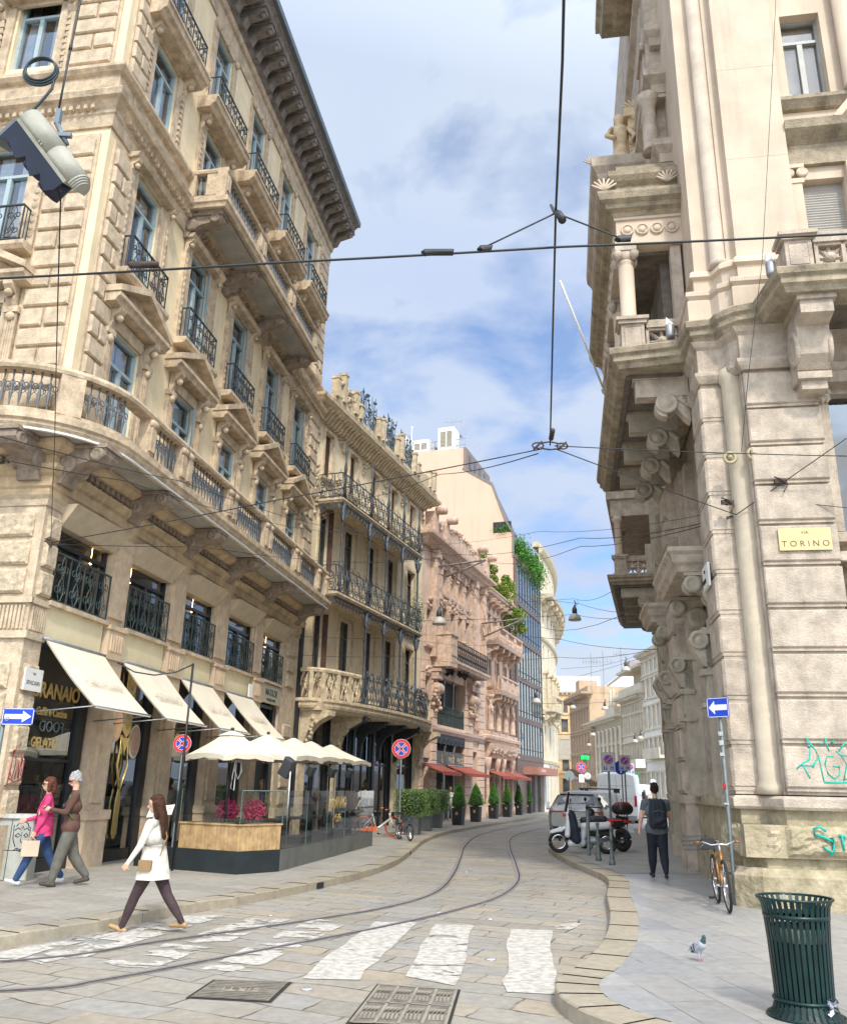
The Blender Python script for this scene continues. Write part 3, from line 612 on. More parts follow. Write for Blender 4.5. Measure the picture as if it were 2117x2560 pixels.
def big_bracket(m_, x, y, z, out, w, h):
    P = [(y,z),(y,z-h),(y-out*.12,z-h),(y-out*.2,z-h*.72),(y-out*.45,z-h*.5),(y-out*.7,z-h*.42),(y-out*.9,z-h*.42),(y-out,z-h*.28),(y-out,z-h*.12),(y-out*.93,z)]
    m_.prism(P, 'x', x-w/2, x+w/2)
    for s_ in (-1,1):
        m_.T = Matrix.Translation((x+s_*w/2, y-out*.82, z-h*.26)) @ Matrix.Rotation(R(90)*s_,4,'Y'); m_.lathe((0,0,0), [(h*.2,-.02),(h*.2,.03),(h*.12,.05),(h*.1,.03),(.02,.05)], 12)
        m_.T = Matrix.Translation((x+s_*w/2, y-out*.2, z-h*.5)) @ Matrix.Rotation(R(90)*s_,4,'Y'); m_.lathe((0,0,0), [(h*.26,-.02),(h*.26,.03),(h*.16,.05),(h*.12,.03),(.02,.05)], 12)
    m_.T = None; m_.box(x-w/2-.05, x+w/2+.05, y-out-.04, y, z-.07, z+.0)
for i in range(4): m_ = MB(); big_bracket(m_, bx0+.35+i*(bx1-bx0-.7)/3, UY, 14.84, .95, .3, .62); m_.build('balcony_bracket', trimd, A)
# --- long main balcony, curved round the corner
ZB = 7.42; OB = 1.02; rc = 1.9
def corner_path(o, n=10):
    """plan path: side face -> rounded corner -> street face, offset o outward of y=0 / x=0"""
    P = [(-o, BW)]; cx_, cy_ = -o+rc, -o+rc
    for i in range(n+1):
        a = math.pi+ (math.pi/2)*i/n; P.append((cx_+rc*math.cos(a), cy_+rc*math.sin(a)))
    P.append((14.75, -o)); return P
CP = corner_path(OB)
m_ = MB(); m_.sweep(CP+[(14.75, 0)], [(-.9,ZB),(-.12,ZB),(-.10,ZB-.04),(-.02,ZB-.02),(.03,ZB+.05),(.03,ZB+.10),(.08,ZB+.13),(.08,ZB+.23),(-.9,ZB+.24)]); m_.build('main_balcony_slab', trim, A)
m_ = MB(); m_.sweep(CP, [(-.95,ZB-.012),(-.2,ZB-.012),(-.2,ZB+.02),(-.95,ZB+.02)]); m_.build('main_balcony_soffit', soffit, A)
m_ = MB(); m_.sweep(CP, [(-.04,ZB-.05),(.01,ZB-.05),(.01,ZB-.015),(-.04,ZB-.015)]); m_.build('white_edge_cable', white_p, A)
m_ = MB(); m_.sweep(CP, [(-.30,ZB+1.10),(-.02,ZB+1.10),(.0,ZB+1.16),(-.03,ZB+1.23),(-.29,ZB+1.23),(-.32,ZB+1.16)])
m_.sweep(CP, [(-.28,ZB+.24),(-.04,ZB+.24),(-.04,ZB+.36),(-.28,ZB+.36)])
rail_posts = []
def bpost(x, y, rot, w=.24, conso=True):
    m_.T = Matrix.Translation((x,y,0)) @ Matrix.Rotation(rot,4,'Z'); m_.box(-w/2, w/2, -.12, .12, ZB+.34, ZB+1.11)
    if conso: m_.box(-w/2+.03, w/2-.03, -.17, -.12, ZB+.42, ZB+.92); m_.T = m_.T @ Matrix.Translation((0,-.14,ZB+1.0)) @ Matrix.Rotation(R(90),4,'Y'); m_.lathe((0,0,-w/2+.01), [(.075,0),(.075,w-.02)], 10)
    m_.T = None
xs = [1.55, 3.0, 3.3, 5.7, 6.0, 8.4, 8.7, 11.1, 11.4, 13.6, 14.55]
yb = -OB+.16
for x in xs: bpost(x, yb, 0)
for y in (1.7, 3.6, 3.95, 6.4): bpost(-OB+.16, y, R(-90))
a = math.pi*1.25; cc = (-OB+rc); bpost(cc+(rc-.16)*math.cos(a), cc+(rc-.16)*math.sin(a), R(-45), .42, False)
m_.build('main_balustrade', trim, A)
m2 = MB()
def lattice_bal(x, y, z, h, rot=0):
    m2.T = Matrix.Translation((x,y,z)) @ Matrix.Rotation(rot,4,'Z'); baluster(m2, 0, 0, 0, h, 6, .42)
    for s_ in (-1,1): m2.tube(spiral(s_*.075, h*.62, .055, .055, 0, 1, 8), .011, 4); m2.tube([(0,0,h*.35),(s_*.1,0,h*.5),(0,0,h*.78)], .01, 4)
    m2.T = None
for a0, b0 in zip(xs[:-1], xs[1:]):
    if b0-a0 < .5: continue
    n = int((b0-a0-.24)/.165)
    for i in range(n): lattice_bal(a0+.12+(i+.5)*(b0-a0-.24)/n, yb, ZB+.36, .74)
for a0, a1 in ((math.pi*1.03, math.pi*1.20), (math.pi*1.30, math.pi*1.47)):
    for i in range(6):
        a = a0+(a1-a0)*(i+.5)/6; lattice_bal(cc+(rc-.16)*math.cos(a), cc+(rc-.16)*math.sin(a), ZB+.36, .74, a+math.pi/2)
for y0 in (1.9, 4.1): 
    for i in range(10): lattice_bal(-OB+.16, y0+i*.17, ZB+.36, .74, R(90))
bsplit(m2, 'balusters', mat('grey_metal_balusters', (.15,.165,.18), .6, metal=.2, var=.3, scale=14), A)
def bake(dst, src, T):
    k = len(dst.v); dst.pc.append((k, len(dst.f))); dst.v += [tuple(T @ Vector(p)) for p in src.v]; dst.f += [[q+k for q in f] for f in src.f]; dst.sm += src.sm; return dst
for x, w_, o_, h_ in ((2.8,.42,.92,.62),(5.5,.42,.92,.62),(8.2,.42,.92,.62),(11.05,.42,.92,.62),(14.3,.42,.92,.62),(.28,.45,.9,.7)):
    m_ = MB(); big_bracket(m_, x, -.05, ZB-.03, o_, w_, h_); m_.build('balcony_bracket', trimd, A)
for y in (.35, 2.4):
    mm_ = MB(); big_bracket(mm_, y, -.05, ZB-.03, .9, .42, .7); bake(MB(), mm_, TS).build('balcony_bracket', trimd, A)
# entablature under the balcony, with dentils and fascias
m_ = MB(); PTH = [(0, BW), (0, 0), (LA-.2, 0)]
m_.sweep(PTH, [(0,6.42),(.04,6.42),(.04,6.56),(.08,6.60),(.08,6.78),(.14,6.82),(.20,6.90),(.20,6.98),(.10,7.02),(.10,7.16),(.22,7.2),(.34,7.30),(.36,7.39),(0,7.40)])
m_.build('entablature', mat('ochre_stone', (.56,.42,.26), .9, var=.25, scale=3, bump=.35, bscale=24, stain=.35), A)
m_ = MB()
for i in range(int(14.8/.2)): m_.box(.1+i*.2, .21+i*.2, -.2, -.08, 7.04, 7.15)
for i in range(20): m_.box(-.2, -.08, .1+i*.2, .21+i*.2, 7.04, 7.15)
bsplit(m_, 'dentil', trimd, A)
# mezzanine and ground floor piers
for a, b in piers:
    m_ = MB()
    m_.box(a, b, 0, .3, 4.55, 6.42); m_.box(a+.12, b-.12, -.05, 0, 4.75, 6.2); m_.box(a+.02, b-.02, -.03, 0, 6.2, 6.42)
    m_.box(a+.08, b-.08, -.11, .3, 4.0, 4.5); [m_.box(a+.16+k*.1, a+.2+k*.1, -.135, -.10, 4.08, 4.42) for k in range(int((b-a-.3)/.1))]
    m_.box(a+.04, b-.04, -.15, .3, 4.5, 4.58); m_.box(a+.04, b-.04, -.14, .3, 3.92, 4.0)
    m_.box(a+.06, b-.06, -.10, .3, .12, 3.92); m_.box(a+.2, b-.2, -.14, -.10, 1.25, 3.6); 
    m_.box(a, b, -.18, .3, .1, .95); m_.box(a-.03, b+.03, -.22, .3, .95, 1.12)
    m_.build('stone_pier', pier_st, A)
pp_ = None
for a, b in bays: m_ = MB(); m_.box(a, b, -.0, .12, 4.02, 4.56); m_.build('parapet_panel', mat('pale_cream_panel', (.74,.64,.42), .85, var=.08, scale=2, stain=.1), A)
for a, b in bays: m_ = MB(); m_.box(a-.06, b+.06, -.10, .14, 4.56, 4.64); m_.build('stone_sill', trim, A)
# canvas-like sloping lintels that hide the top of the mezzanine windows
for a, b in bays:
    m_ = MB()
    m_.add([(a-.05,-.32,6.42),(b+.05,-.32,6.42),(b-.0,-.02,6.02),(a+.0,-.02,6.02),(a-.05,.2,6.42),(b+.05,.2,6.42),(b,.2,6.02),(a,.2,6.02)], [(0,1,2,3),(0,3,7,4),(1,2,6,5),(3,2,6,7)])
    m_.build('sloping_lintel', mat('tan_fascia', (.50,.41,.29), .85, var=.12, scale=3, stain=.2), A)
# mezzanine glazing and railings
ip = MB(); 
for i, (a, b) in enumerate(bays):
    w_ = b-a; o = window_obj('mezzanine_window', w_, 1.8, A, ((a+b)/2, .16, 4.62), bmetal, curtains=0, transom=.62, mull=True, fr=.06)
    q = MB(); iron_panel(q, w_, .92, -w_/2, 0, 0, .46, .010); q.build('iron_railing', mat('green_grey_iron', (.07,.10,.095), .6, metal=.2, var=.3), A, ((a+b)/2, -.03, 4.62))
# small ceiling lamps glowing inside the mezzanine
lampm = mat('warm_lamp', (1,.6,.25), emit=((1,.55,.2), 14))
for x, y in ((2.0,.24),(3.6,.24),(6.8,.24),(9.0,.24),(12.3,.24)):
    m_ = MB(); m_.lathe((0,0,0), [(.005,-.035),(.035,0),(.005,.035)], 8); m_.tube([(0,0,.03),(0,0,.3)], .006, 4); m_.build('ceiling_lamp', lampm, A, (x, y-.02, 5.72))
# corner pier with vermiculated blocks: street side x 0-.5 , side face y 0-1.3
m_ = MB(); m_.box(0, .5, 0, .3, .12, 6.45); m_.box(0, .3, .3, 1.5, .12, 6.45); m_.box(13.35, LA, 0, .3, .12, 6.45); m_.box(.3, .5, .3, 1.5, .12, 6.45)
m_.box(-.05, .5, -.05, 0, 3.9, 4.02); m_.box(-.05, .52, -.06, 0, 4.5, 4.6); m_.box(-.06, 0, -.06, 1.5, 3.9, 4.02); m_.box(-.06, 0, -.06, 1.5, 4.5, 4.6)
for k in range(7): m_.box(.06+k*.06, .085+k*.06, -.04, 0, 4.06, 4.46); 
for k in range(18): m_.box(-.04, 0, .06+k*.075, .10+k*.075, 4.06, 4.46)
m_.box(-.14, .56, -.14, 0, .1, .95); m_.box(-.14, 0, 0, 1.6, .1, .95); m_.box(13.3, LA, -.12, 0, .1, .95)
m_.sweep([(0,1.5),(0,0),(.55,0)], [(0,6.25),(.03,6.25),(.06,6.36),(.12,6.42),(0,6.42)])
bsplit(m_, 'corner_pier', quoin, A)
m_ = MB()
def blocks(u0, u1, z0, z1, T=None, h=.505):
    m_.T = T; z = z0
    while z+h*.8 < z1: m_.cham(u0+.04, u1-.03, -.075, .0, z+.05, z+h-.03, .04); z += h
    m_.T = None
for z0, z1 in ((1.0,3.9),(4.62,6.25)):
    blocks(.06, .5, z0, z1); blocks(.12, 1.45, z0, z1, TS); blocks(13.75, 14.6, z0, z1)
ob = bsplit(m_, 'vermiculated_block', rough_st, A, .01, (0, 2))
# ground floor shop glazing, frames
m_ = MB()
for i, (a, b) in enumerate(bays):
    m_.box(a, a+.07, .1, .18, .3, 3.95); m_.box(b-.28, b, .08, .2, .12, 3.95); m_.box(a+.07, b-.28, .1, .18, .12, .34); m_.box(a+.07, b-.28, .1, .18, 3.85, 3.95)
    if i == 0: m_.box(a+.07, b-.28, .11, .17, 1.95, 2.0)
bsplit(m_, 'shopfront_frames', bmetal, A)
for i, (a, b) in enumerate(bays):
    if i < 4:
        m_ = MB(); m_.add([(a+.06,.14,.3),(b-.26,.14,.3),(b-.26,.14,3.9),(a+.06,.14,3.9)], [(0,1,2,3)]); m_.build('shop_window', shopglass, A)
# things inside the shop: marble counter, shelves
m_ = MB(); m_.box(.6, 2.1, .2, .27, .35, 1.0); m_.box(3.3, 4.75, .2, .27, .4, 1.35); bsplit(m_, 'marble_counter', mat('grey_marble', (.52,.54,.52), .3, var=.35, scale=2.5), A)
m_ = MB(); m_.box(.65, 2.05, .2, .26, 2.05, 2.55); m_.box(3.35, 4.7, .2, .26, 2.2, 2.6); bsplit(m_, 'backlit_panel', mat('shop_panel', (.34,.35,.32), .5, var=.5, scale=3), A)
m_ = MB(); m_.box(.62, 2.1, .2, .26, 1.1, 1.5); m_.box(6.0, 7.4, .2, .27, .4, 1.1); m_.box(8.8, 10.3, .2, .27, .4, 1.1); bsplit(m_, 'display_counter', mat('brown_display', (.16,.12,.075), .5, var=.8, scale=9), A)
m_ = MB()
for k in range(22): 
    x = random.choice([.7,1.2,3.5,6.1,9.0])+random.random()*1.1; z = random.choice([1.15,1.45,1.62]); m_.box(x, x+random.uniform(.04,.1), .19, .24, z, z+random.uniform(.05,.16))
m_.build('shop_goods', mat('shop_goods', (.45,.35,.22), .5, var=.9, scale=16), A)
# writing on the shop glass, and one painted reflection
text('GRANAIO', .37, gold, A, (.56,.10,3.02), name='shop_lettering', bold=.008, sx=.92)
text('Caffè e Cucina', .19, gold, A, (.8,.10,2.72), name='shop_lettering', bold=.004, sx=.85)
text('GELATO', .235, gold, A, (.78,.10,2.18), name='shop_lettering', bold=.006, sx=.88)
text('FOOD', .27, mat('grey_reflected_letters', (.12,.15,.15), .5), A, (1.75,.12,2.45), name='reflected_lettering', mirror=True)  # word reflected in the glass, drawn as solid mirrored letters
text('Caffè', .2, gold, A, (6.2,.10,2.6), name='shop_lettering', bold=.004)
# wheat-ear fork emblem and two round pictures in bay 2
c0 = 4.0; m_ = MB()
m_.box(c0-.035, c0+.035, .07, .10, .55, .62); m_.prism([(c0-.085,.62),(c0+.085,.62),(c0+.085,1.25),(c0+.03,1.5),(c0-.03,1.5),(c0-.085,1.25)], 'y', .07, .10)
for s_ in (-1,1): m_.tube([(c0,.085,1.45),(c0+s_*.1,.085,1.7),(c0+s_*.2,.085,1.95),(c0+s_*.16,.085,2.3),(c0+s_*.17,.085,2.55)], .032, 6, flat=.5)
for k in range(6):
    z = 2.5+k*.2
    for s_ in (-1,1): m_.prism([(c0,z),(c0+s_*.17,z+.14),(c0+s_*.18,z+.32),(c0+s_*.06,z+.24),(c0,z+.16)], 'y', .07, .10)
m_.prism([(c0,2.2),(c0+.17,2.5),(c0-.17,2.5)], 'y', .07, .10)
m_.build('wheat_fork_emblem', gold, A)
for s_, zc in ((-1,2.75),(1,2.45)):
    for nm, r, y, mm in (('picture_rim',.3,.095,mat('pale_rim', (.7,.66,.58), .5)),('round_food_picture',.26,.085,mat('food_picture'+str(s_), (.55,.28,.14) if s_ < 0 else (.35,.12,.09), .5, var=.9, scale=11, col2=(.7,.55,.35) if s_ < 0 else (.5,.52,.4)))):
        q = MB(); q.prism([(c0+s_*.42+r*math.cos(t*math.pi/12)*.8, zc+r*math.sin(t*math.pi/12)*1.15) for t in range(24)], 'y', y-.01, y+.012); q.build(nm, mm, A)
# MATILDE sign board over bay 5 with small text, and dark doorway
m_ = MB(); m_.box(11.5, 13.3, -.06, -.001, 3.98, 4.54); m_.build('sign_board', mat('taupe_board', (.42,.36,.27), .7, var=.1), A)
text('MATILDE', .27, mat('dark_green_letters', (.02,.07,.06), .5), A, (12.4,-.065,4.22), name='sign_lettering', align='CENTER', bold=.004)
text('BOUTIQUE HOTEL', .10, mat('dark_green_letters', (.02,.07,.06)), A, (12.4,-.065,4.06), name='sign_lettering', align='CENTER')
m_ = MB(); m_.box(10.35, 10.6, -.12, -.08, 3.98, 4.35); m_.build('alarm_box', white_p, A); m_ = MB(); m_.box(10.35, 10.6, -.125, -.085, 3.9, 3.98); m_.build('alarm_box_base', mat('orange_plastic', (.75,.16,.04), .5), A)
m_ = MB(); m_.box(3.95,4.15,UY-.25,UY-.0,16.35,16.5); m_.build('junction_box', white_p, A)
# VIA SPADARI plate
m_ = MB(); m_.box(.0, .50, -.125, -.10, 3.05, 3.42); pl = m_.build('street_name_plate', mat('white_marble_plate', (.75,.75,.72), .4, var=.06), A)
text('VIA', .065, black_p, A, (.25,-.126,3.31), name='plate_lettering', align='CENTER', ext=.002); text('SPADARI', .098, black_p, A, (.25,-.126,3.15), name='plate_lettering', align='CENTER', ext=.002)
# red scrawl on the corner pier
redg = mat('red_spray', (.42,.03,.05), .6); m_ = MB()
def scrawl(mb, strokes, T, r=.012, n=4):
    mb.T = T
    for s_ in strokes: mb.tube([(x,0,z) for x, z in s_], r, 5)
    mb.T = None
scrawl(m_, [[(.02,.0),(.06,.35),(.08,.55),(.05,.2),(.12,.1),(.16,.3),(.15,.45)],[(.2,.4),(.19,.1),(.25,.35),(.27,.12),(.33,.42),(.34,.15)],[(.38,.1),(.37,.4),(.43,.35),(.39,.25)],[(.02,.12),(.2,.05),(.42,.1)],[(.1,.5),(.12,.6)],[(.3,.5),(.29,.05)]], Matrix.Translation((.04,-.074,1.55)), .009)
m_.build('red_graffiti', redg, A)
# --- four awnings (each hangs from the building but folds by itself: part of building -> own things)
for i, (a, b) in enumerate(bays[:4]):
    lb = ['cream shop awning nearest the corner, lettered in pale script','second cream shop awning from the corner, with pale capital letters','third cream shop awning from the corner, behind the thin black pole','fourth cream shop awning, farthest from the corner beside the hotel sign'][i]
    aw = thing('shop_awning', lb, 'awning', A.matrix_world @ Vector((0,0,0)), 0, 'cream awnings over the cafe windows')
    aw.location = (-6.644,14.239,0); aw.rotation_euler = (0,0,AZ)
    a2, b2 = a-.06, b+.0
    m_ = MB(); n = 8; vs = []
    for k in range(n+1):
        t = k/n; y = -.12-1.08*t; z = 3.94-1.12*t-.05*math.sin(t*math.pi)
        vs += [(a2,y,z),((a2+b2)/2,y,z-.01),(b2,y,z)]
    fs = []
    for k in range(n): fs += [(3*k,3*k+1,3*k+4,3*k+3),(3*k+1,3*k+2,3*k+5,3*k+4)]
    m_.add(vs, fs, True); vs2 = [(x,y+.012,z-.016) for x, y, z in vs]; m_.add(vs2, [f[::-1] for f in fs], True); m_.box(a2, b2, -1.215, -1.19, 2.80, 2.83); m_.build('canvas', canvas, aw)
    m_ = MB(); m_.tube([(a2-.05,-.1,3.96),(b2+.05,-.1,3.96)], .035, 8); m_.tube([(a2-.04,-1.2,2.83),(b2+.04,-1.2,2.83)], .02, 6)
    for x in (a2-.03, b2+.03): m_.tube([(x,-.05,2.72),(x,-1.2,2.83)], .012, 5)
    m_.build('roller_and_arms', grey_m, aw)
    sl_ = math.atan2(1.12, 1.08)
    text(['Caffè e Cucina','GRANAIO','Caffè e Cucina','GRANAIO'][i], .22 if i % 2 == 0 else .27, mat('pale_awning_print', (.60,.53,.42), .9), aw, ((a+b)/2,-.80,3.255), (sl_,0,0), 'printed_lettering', align='CENTER', ext=.001, sx=.95)
# ---------------------------------------------------------------- generic facade helper
def facade_windows(parent, wins, y, depth, fm, sm, trimw=.12, curtains=0, transom=.72, sill=True, head='flat', shut=None):
    for k, (x, z, w_, h_) in enumerate(wins):
        o = window_obj('window', w_, h_, parent, (x, y+depth-.08, z), fm, curtains=curtains, transom=transom, fr=.05, seed=k)
        m_ = MB(); a = w_/2
        for s_ in (-1,1): m_.box(x+s_*(a+trimw/2)-trimw/2, x+s_*(a+trimw/2)+trimw/2, y-.06, y+.01, z, z+h_)
        m_.box(x-a-trimw, x+a+trimw, y-.06, y+.01, z+h_, z+h_+trimw)
        if sill: m_.prism([(y+.01,z-.14),(y-.14,z-.12),(y-.16,z-.02),(y+.01,z)], 'x', x-a-trimw-.05, x+a+trimw+.05)
        if head == 'cornice': m_.prism([(y+.01,z+h_+trimw+.12),(y-.1,z+h_+trimw+.14),(y-.22,z+h_+trimw+.24),(y-.22,z+h_+trimw+.3),(y+.01,z+h_+trimw+.32)], 'x', x-a-.28, x+a+.28); m_.box(x-a-.1, x+a+.1, y-.04, y+.01, z+h_+trimw, z+h_+trimw+.13)
        if head == 'ped': m_.prism([(x-a-.3,z+h_+trimw+.1),(x+a+.3,z+h_+trimw+.1),(x,z+h_+trimw+.55)], 'y', y-.22, y+.01)
        if head == 'blob':
            for q in range(7): m_.lathe((x+random.uniform(-.35,.35), y-.05, z+h_+trimw+random.uniform(.0,.45)), [(.01,-.1),(.12,-.02),(.1,.06),(.02,.11)], 6)
        m_.build('window_surround', sm, parent)
        if shut is not None:
            q = MB(); n = int(h_/.08)
            q.box(a*.1, a-.02, -.06, -.03, 0, h_-.05); [q.box(a*.1+.04, a-.06, -.075, -.06, .08+i*.08, .12+i*.08) for i in range(n-1)]
            q.build('shutter', shut, o)
def moulding(parent, L, z, prof, y, mm, name, ends=True, x0=0):
    return MB().sweep([(x0-0., y+.3),(x0, y),(L, y),(L, y+.3)] if ends else [(x0, y),(L, y)], [(o, z+a) for o, a in prof]).build(name, mm, parent)
CORN = [(0,0),(.08,0),(.12,.12),(.2,.16),(.28,.28),(.5,.32),(.52,.46),(.6,.5),(.6,.58),(0,.6)]
# ---------------------------------------------------------------- B: art nouveau house
BZ = R(70); B = thing('balconied_house', 'cream art nouveau house with iron balconies and slender iron columns next to the corner palazzo', 'building', (-4.116,29.278,0), BZ)
LB = 12.1; bst = mat('ochre_stucco', (.80,.67,.47), .9, var=.12, scale=1.3, bump=.1, bscale=50, stain=.22); btr = mat('ochre_carved', (.68,.56,.39), .9, var=.28, scale=5, bump=.6, bscale=20, stain=.4)
wx = [1.2,3.5,5.75,8.0,10.4]
W4 = [(x,12.75,.75,1.85) for x in wx]; W3 = [(wx[0],9.2,.85,2.3)]+[(x,8.35,1.05,3.0) for x in wx[1:]]; W2 = [(wx[0],5.3,.85,2.35)]+[(x,4.6,1.1,3.1) for x in wx[1:]]
hol = [(x-w_/2,x+w_/2,z,z+h_) for x,z,w_,h_ in W4+W3+W2]
m_ = MB(); m_.wall(0, LB, 4.3, 15.0, 0, hol, .28); m_.box(0, .1, .01, 6, 0, 15); m_.box(LB-.3, LB, .01, 6, 0, 15); m_.box(0, LB, .3, 6, 14.9, 15.1); m_.build('street_wall', bst, B)
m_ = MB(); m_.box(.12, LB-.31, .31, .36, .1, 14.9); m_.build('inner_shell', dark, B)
bf = mat('dark_window_frame', (.10,.10,.10), .5, var=.2)
facade_windows(B, W4, 0, .28, bf, btr, .14, transom=0, shut=brown_shut); facade_windows(B, W3, 0, .28, bf, btr, .12, transom=.8); facade_windows(B, W2, 0, .28, bf, btr, .12, transom=.8)
for x, z in ((1.2,9.2),(1.2,5.3)):
    m_ = MB(); m_.box(x+.36, x+.39, -.2, 0, z, z+2.3); m_.build('open_shutter', brown_shut, B)
# garlands, floral reliefs
m_ = MB()
for x, z in [(x, 14.75) for x in (0.15,2.35,4.6,6.9,9.2,11.7)]+[(.35,12.2),(2.0,12.2),(.4,11.9)]+[(1.2,11.9)]*2:
    for q in range(16): m_.lathe((x+random.gauss(0,.17), -.03, z-abs(random.gauss(0,.3))), [(.01,-.07),(.09,-.01),(.07,.05),(.01,.08)], 6)
for q in range(40): 
    t = random.random(); m_.lathe((.35+1.7*t, -.06, 12.3-.5*math.sin(math.pi*t)+random.gauss(0,.05)), [(.01,-.08),(.09,0),(.01,.08)], 6)
for q in range(30): m_.lathe((random.choice([.28,2.1])+random.gauss(0,.07), -.06, 12.2+random.random()*.9), [(.01,-.08),(.09,0),(.01,.08)], 6)
bsplit(m_, 'floral_relief', btr, B, .3, (0, 2))
moulding(B, LB, 14.95, [(0,0),(.1,0),(.14,.1),(.3,.16),(.34,.26),(.56,.32),(.62,.40),(.68,.44),(.70,.56),(0,.6)], 0, btr, 'eaves')
m_ = MB()
for i in range(46): m_.prism([(0,14.8),(-.2,14.84),(-.38,15.1),(-.54,15.2),(-.54,15.28),(0,15.3)], 'x', .12+i*.26, .24+i*.26)
m_.build('eaves_brackets', btr, B)
# roof parapet: stone posts with carved panels, iron between
m_ = MB(); m2 = MB(); px = [.3,.9,2.0,2.5,4.4,4.9,6.6,7.1,8.8,9.3,11.0,11.6]
m_.box(0, LB, -.68, -.42, 15.55, 15.72)
for i, x in enumerate(px): hq = [.55,.95,.7,.35,.6,.75][i % 6]; m_.box(x-.12, x+.12, -.78, -.5, 15.72, 15.9+hq); m_.box(x-.15, x+.15, -.81, -.47, 15.9+hq, 16.0+hq)
m_.box(.9, 2.0, -.66, -.54, 15.72, 16.35)
for q in range(26): m_.lathe((random.uniform(.4,2.4), -.68, random.uniform(15.8,16.5)), [(.01,-.1),(.12,0),(.01,.1)], 6)
m_.box(9.3, 11, -.66, -.54, 15.72, 16.2); m_.build('roof_parapet', btr, B)
for a, b in ((2.5,4.4),(4.9,6.6),(7.1,8.8)):
    m2 = MB()
    for q in range(12):
        c = a+.2+(b-a-.4)*q/11; m2.tube(spiral(c, 16.25+.25*math.sin(q*1.3), .24, .05, q, 1.4, y=-.6), .018, 4)
        m2.tube([(c,-.6,15.7),(c+random.uniform(-.15,.15),-.6,16.5),(c+random.uniform(-.2,.2),-.62,17.2+random.uniform(-.3,.2))], .018, 4)
        m2.lathe((c+random.uniform(-.2,.2),-.6,16.9+random.uniform(-.4,.3)), [(.01,-.07),(.07,0),(.01,.07)], 5)
    m2.build('roof_railing', mat('verdigris_iron', (.07,.11,.13), .6, metal=.2, var=.4, scale=8), B)
irb = mat('grey_blue_iron', (.105,.12,.135), .5, metal=.35, var=.4, scale=7)
def nouveau_rail(mb, x0, x1, y, z, h, dens=.30, ret=None):
    mb.box(x0, x1, y-.02, y+.02, z+h-.04, z+h-.01); mb.box(x0, x1, y-.02, y+.02, z+.05, z+.08)
    n = int((x1-x0)/dens); u = (x1-x0)/n
    for i in range(n+1):
        x = x0+i*u; bow = .10
        mb.tube([(x,y,z),(x,y-bow,z+h*.3),(x,y-bow*.7,z+h*.6),(x,y,z+h)], .016, 4)
    for i in range(n):
        c = x0+(i+.5)*u; s_ = 1 if i % 2 else -1
        mb.tube(spiral(c, z+h*.62, u*.45, u*.1, s_, s_*1.4, y=y-.05), .018, 4); mb.tube(spiral(c, z+h*.25, u*.42, u*.1, -s_, -s_*1.3, y=y-.08), .018, 4)
        mb.tube([(c,y-.1,z+.05),(c+s_*u*.4,y-.12,z+h*.4),(c-s_*u*.2,y-.06,z+h*.9),(c+s_*u*.3,y-.04,z+h*1.12)], .014, 4)
m_ = MB(); m_.box(.5, 9.1, -1.05, 0, 11.55, 11.72); m_.box(.45, 9.15, -1.1, 0, 11.62, 11.68); m_.build('fourth_floor_balcony_slab', btr, B)
m_ = MB(); m_.box(.3, 9.1, -1.1, 0, 8.0, 8.16); m_.box(.25, 9.15, -1.15, 0, 8.06, 8.12); m_.build('third_floor_balcony_slab', btr, B)
for x0, x1, z, nm in ((.5,9.1,11.7,'iron_railing'),(.3,9.1,8.15,'iron_railing')):
    m_ = MB(); nouveau_rail(m_, x0, x1, -1.02, z, 1.0); 
    T = Matrix(((0,-1,0,x0),(1,0,0,0),(0,0,1,0),(0,0,0,1))); m_.T = T; nouveau_rail(m_, -1.0, 0, 0, z, 1.0); m_.T = Matrix(((0,1,0,x1),(1,0,0,0),(0,0,1,0),(0,0,0,1))); nouveau_rail(m_, -1.0, 0, 0, z, 1.0); m_.T = None
    m_.build(nm, irb, B)
    q = MB()   # iron apron valance under the slab
    q.box(x0, x1, -1.04, -.98, z-.22, z-.14)
    for i in range(int((x1-x0)/.3)): q.tube(spiral(x0+.15+i*.3, z-.36, .12, .03, 0, 1.3, y=-1.0), .02, 4)
    for k in range(4): q.box(x0+.02, x0+.06, -1.0+k*.25, -.9+k*.25, z-.4, z-.16)
    q.build('iron_valance', irb, B)
for x in (.7, 3.2, 5.0, 6.8, 8.7):
    for z0, z1 in ((4.5,8.0),(8.15,11.5)):
        if x == .7 and z0 == 4.5: continue
        m_ = MB(); m_.lathe((x,-1.0,z0), [(.09,0),(.09,.12),(.05,.2),(.05,.9),(.065,.95),(.045,1.0),(.04,z1-z0-.7),(.08,z1-z0-.62),(.05,z1-z0-.55),(.12,z1-z0-.3),(.06,z1-z0-.2),(.1,z1-z0)], 10)
        for s_ in (-1,1): m_.tube([(x,-1.0,z1-.7),(x+s_*.22,-1.0,z1-.5),(x+s_*.42,-1.0,z1-.12)], .03, 5)
        m_.build('iron_column', irb, B)
    m_ = MB(); m_.lathe((x,-1.02,11.7), [(.06,0),(.05,1.0),(.07,1.2),(.03,1.5),(.05,1.8),(.015,2.3),(.002,2.5)], 8); m_.build('finial', irb, B)
